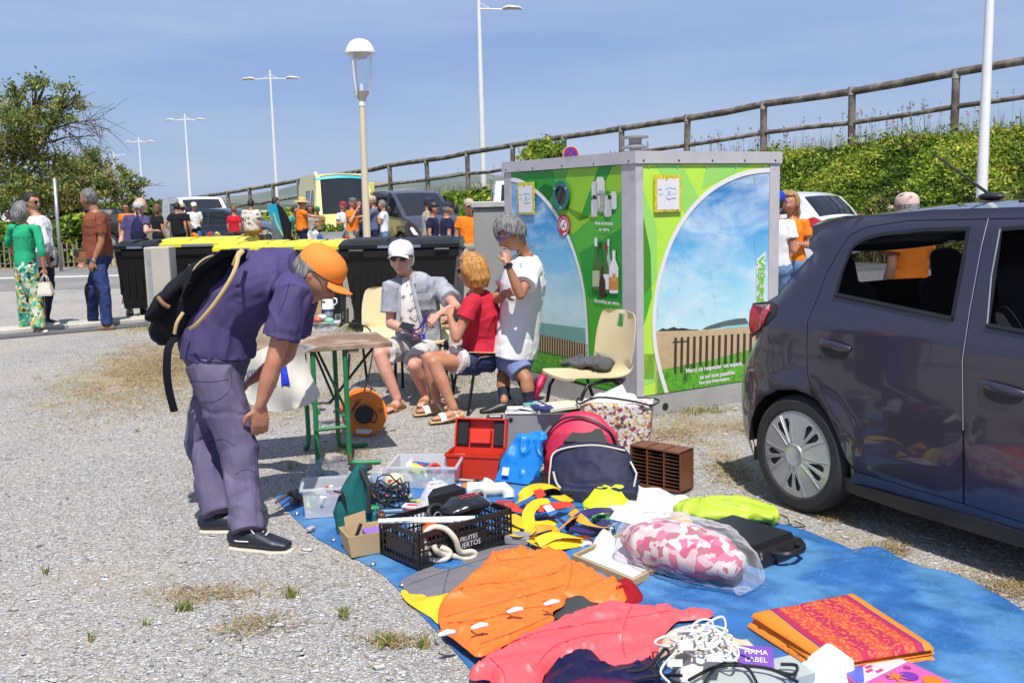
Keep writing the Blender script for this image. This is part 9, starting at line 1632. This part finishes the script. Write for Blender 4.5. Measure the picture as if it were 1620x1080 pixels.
ODD=[('red handled screwdriver lying left of the black crate','screwdriver',590,790,'t',(.55,.03,.02,1),.07),('grey roll of tape beside the larger clear box','tape',640,792,'r',(.35,.35,.36,1),.035),('orange roll of tape near the red toolbox','tape',742,775,'r',(.75,.22,.03,1),.03),
 ('yellow plastic torch in front of the clear boxes','torch',660,800,'t',(.72,.55,.03,1),.06),('small green box beside the cable heap','box',588,812,'b',(.04,.28,.12,1),.04),('tan leather wallet by the blue bag','wallet',790,779,'b',(.35,.18,.07,1),.045),('black radio by the pipe fitting','radio',735,812,'b',(.02,.02,.02,1),.055),
 ('white ceramic pot behind the carrier bag','pot',705,790,'c',(.68,.66,.62,1),.045),('blue drinking bottle lying behind the crate','bottle',765,812,'t',(.03,.12,.4,1),.06),('silver padlock at the left corner of the tarpaulin','padlock',492,842,'b',(.4,.4,.4,1),.022),('brass tap between the clear boxes','tap',596,772,'t',(.4,.26,.08,1),.035),
 ('dark red purse near the straps','purse',798,806,'b',(.3,.02,.03,1),.045),('black camera lens by the blue carton','lens',642,830,'c',(.02,.02,.02,1),.035),('cream candle stub by the kraft tray','candle',600,845,'c',(.62,.55,.40,1),.03),('green tangle of cord by the chrome ball','cord',950,828,'r',(.05,.25,.10,1),.035),
 ('grey notebook under the crate edge','notebook',820,862,'b',(.25,.25,.28,1),.06),('white mains adaptor by the crumpled tissue','adaptor',925,868,'b',(.66,.66,.64,1),.03),('brown glass jar beside the teal bag','jar',604,826,'c',(.15,.06,.02,1),.032),('pale blue cloth by the larger clear box','cloth',712,778,'t',(.3,.45,.6,1),.06),('pink soap dish in front of the toolbox','dish',760,775,'b',(.6,.2,.3,1),.03)]
for i,(lb,ct,x,y,k,c,sz) in enumerate(ODD):
    t=TH(ct,lb,ct,x,y,0,i*47%180);b=MB().mat(M('odd_'+ct+str(i),c,.45,var=.15,vs=20))
    if k=='b': b.box(-sz,sz,-sz*.65,sz*.65,.012,.012+sz*.7,sz*.12);b.mat(BLK).box(-sz*.5,sz*.4,-sz*.66,-sz*.60,.016+sz*.1,.012+sz*.4)
    elif k=='c': b.lathe([(sz*.5,.012),(sz*.6,.02),(sz*.6,sz*1.3),(sz*.4,sz*1.5),(sz*.4,sz*1.8),(.001,sz*1.8)],18)
    elif k=='r': b.tube([(sz*cos(a),sz*sin(a),.014+sz*.35) for a in [2*pi*j/20 for j in range(20)]],(sz*.3),8,closed=True)
    else: b.tube([(-sz,0,.025),(-sz*.2,.004,.027),(0,0,.026),(sz*1.2,0,.02)],[sz*.22,sz*.25,sz*.1,sz*.08],10,cap='round')
    b.build('body',t,smooth=40)
# ================================================================ LOOSE STONES, STRAW AND WEEDS
r=np.random.RandomState(77)
def in_view(n,y0,y1,xm=.56):
    Y=y0*(y1/y0)**r.rand(n);X=(r.rand(n)*2-1)*xm*Y;return X,Y
def stones(name,n,y0,y1,s0,s1,seed,mats):
    r=np.random.RandomState(seed);Y=y0*(y1/y0)**r.rand(n);X=(r.rand(n)*2-1)*.56*Y;k=(fbm(np.stack([X,Y,X*0],1),1.4,9)+r.rand(n)*.8>.1) & off_tarp(np.stack([X,Y],1));X,Y=X[k],Y[k];n=len(X)
    O=np.array([(1,0,0),(-1,0,0),(0,1,0),(0,-1,0),(0,0,1),(0,0,-.3),(.6,.6,.5),(-.6,.55,.5),(.6,-.6,.45),(-.6,-.6,.5)]);F=np.array([(0,6,8),(8,4,6),(6,4,7),(7,4,9),(9,4,8),(1,9,7),(2,7,6),(3,8,9),(0,2,6),(2,1,7),(1,3,9),(3,0,8)])
    a=r.rand(n)*2*pi;s=(s0+(s1-s0)*r.rand(n)**3)[:,None,None];ar=np.stack([np.ones(n),r.uniform(.5,.9,n),r.uniform(.25,.55,n)],1)[:,None,:];Vv=O[None]*(1+.22*r.normal(size=(n,10,1)))*ar;c,q=np.cos(a)[:,None],np.sin(a)[:,None];Vx=Vv[:,:,0]*c-Vv[:,:,1]*q;Vy=Vv[:,:,0]*q+Vv[:,:,1]*c
    Vv=np.stack([Vx,Vy,Vv[:,:,2]],2)*s+np.stack([X,Y,X*0],1)[:,None,:];me=bpy.data.meshes.new(name);me.vertices.add(10*n);me.vertices.foreach_set('co',Vv.ravel());f=(F[None]+np.arange(n)[:,None,None]*10).reshape(-1);me.loops.add(len(f));me.loops.foreach_set('vertex_index',f);me.polygons.add(len(f)//3);me.polygons.foreach_set('loop_start',np.arange(len(f)//3)*3);me.polygons.foreach_set('loop_total',np.full(len(f)//3,3))
    for m in mats: me.materials.append(m)
    me.polygons.foreach_set('material_index',np.repeat(r.choice(len(mats),n,p=[.5,.3,.12,.08]),12));me.update();me.validate();link(name,me,None,kind='stuff')
stones_big=1
SM=[M('stone_grey',(.50,.49,.49,1),.9,rand=.3,var=.05),M('stone_pale',(.57,.55,.53,1),.9,rand=.15,var=.05),M('stone_warm',(.50,.42,.34,1),.9,rand=.3,var=.05),M('stone_dark',(.24,.23,.23,1),.9,rand=.3,var=.05)]
stones('loose_gravel',70000,2.9,12,.004,.014,5,SM);stones('pebbles',1400,2.9,12,.010,.030,6,SM)
def patch(n,px,py,rx,ry,seed): r=np.random.RandomState(seed);p=G(px,py);q=G(px+rx,py);w=G(px,py-ry);a=r.normal(size=(n,2))*.5;return np.stack([p.x+a[:,0]*abs(q.x-p.x),p.y+a[:,1]*abs(w.y-p.y),np.zeros(n)],1)
PT=[patch(5200,330,560,110,28,51),patch(3600,250,590,90,30,52),patch(2500,400,640,120,30,57),patch(1500,230,640,120,40,58),patch(700,1060,690,60,14,53),patch(900,600,560,120,16,54),patch(600,1200,680,40,12,55),patch(400,1600,930,60,20,56),patch(2600,330,545,90,30,1),patch(2200,230,590,110,35,2),patch(1200,200,555,60,18,3),patch(1500,440,560,60,40,4),patch(1400,560,600,90,30,5),patch(1300,700,610,90,25,6),patch(900,1120,660,80,18,7),patch(700,1150,745,35,25,8),patch(500,1290,820,60,10,9),patch(500,1430,870,60,14,10),patch(500,540,720,50,16,11),patch(350,330,940,110,14,12),patch(250,620,1015,40,12,13),patch(300,400,990,60,20,14),patch(800,250,505,60,10,15),patch(800,640,520,110,10,16),patch(400,880,640,60,10,17)]
P=np.vstack(PT);k=(fbm(P,2.2,4)+.3>0) & off_tarp(P);blades('dry_grass',P[k],.02,STRAW,.0028,21,3.2,kind='stuff')
PG_=[patch(500,560,520,30,10,31),patch(600,700,590,60,20,32),patch(500,780,560,60,14,33),patch(160,1100,652,50,5,34),patch(60,1130,640,10,4,35),patch(200,240,520,40,8,36),patch(60,460,943,12,4,37),patch(70,290,965,14,4,38),patch(90,612,1018,14,6,39),patch(80,670,1022,12,6,40),patch(40,545,975,8,4,41),patch(250,500,500,40,6,42),patch(150,360,520,60,14,43),patch(150,575,680,60,8,44),patch(60,720,665,12,4,45)]+[patch(12,60+(i*157)%700,600+(i*83)%440,5,2,60+i) for i in range(13)]
PG_=np.vstack(PG_);blades('green_weeds',PG_[off_tarp(PG_)],.045,GRASS[:2]+[STRAW[0]],.003,22,.7,kind='stuff')
X,Y=in_view(2600,3.2,12);k=fbm(np.stack([X,Y,X*0],1),1.1,30)>-.05;P=np.stack([X,Y,X*0+.003],1)[k];P=P[off_tarp(P)]
a=r.rand(len(P))*2*pi;l=r.uniform(.01,.05,len(P));tw=MB();
for p,a_,l_ in zip(P,a,l): tw.mat(STRAW[int(a_*100)%3]);d=V((cos(a_),sin(a_),0))*l_;w_=V((-sin(a_),cos(a_),0))*.0011;p=V(p);bd_=w_*l_*120;tw.add([tuple(p-d-w_),tuple(p-d+w_),tuple(p+bd_+w_+V((0,0,.003))),tuple(p+bd_-w_+V((0,0,.003))),tuple(p+d+w_),tuple(p+d-w_)],[(0,1,2,3),(3,2,4,5)])
tw.build('straw_litter',kind='stuff')
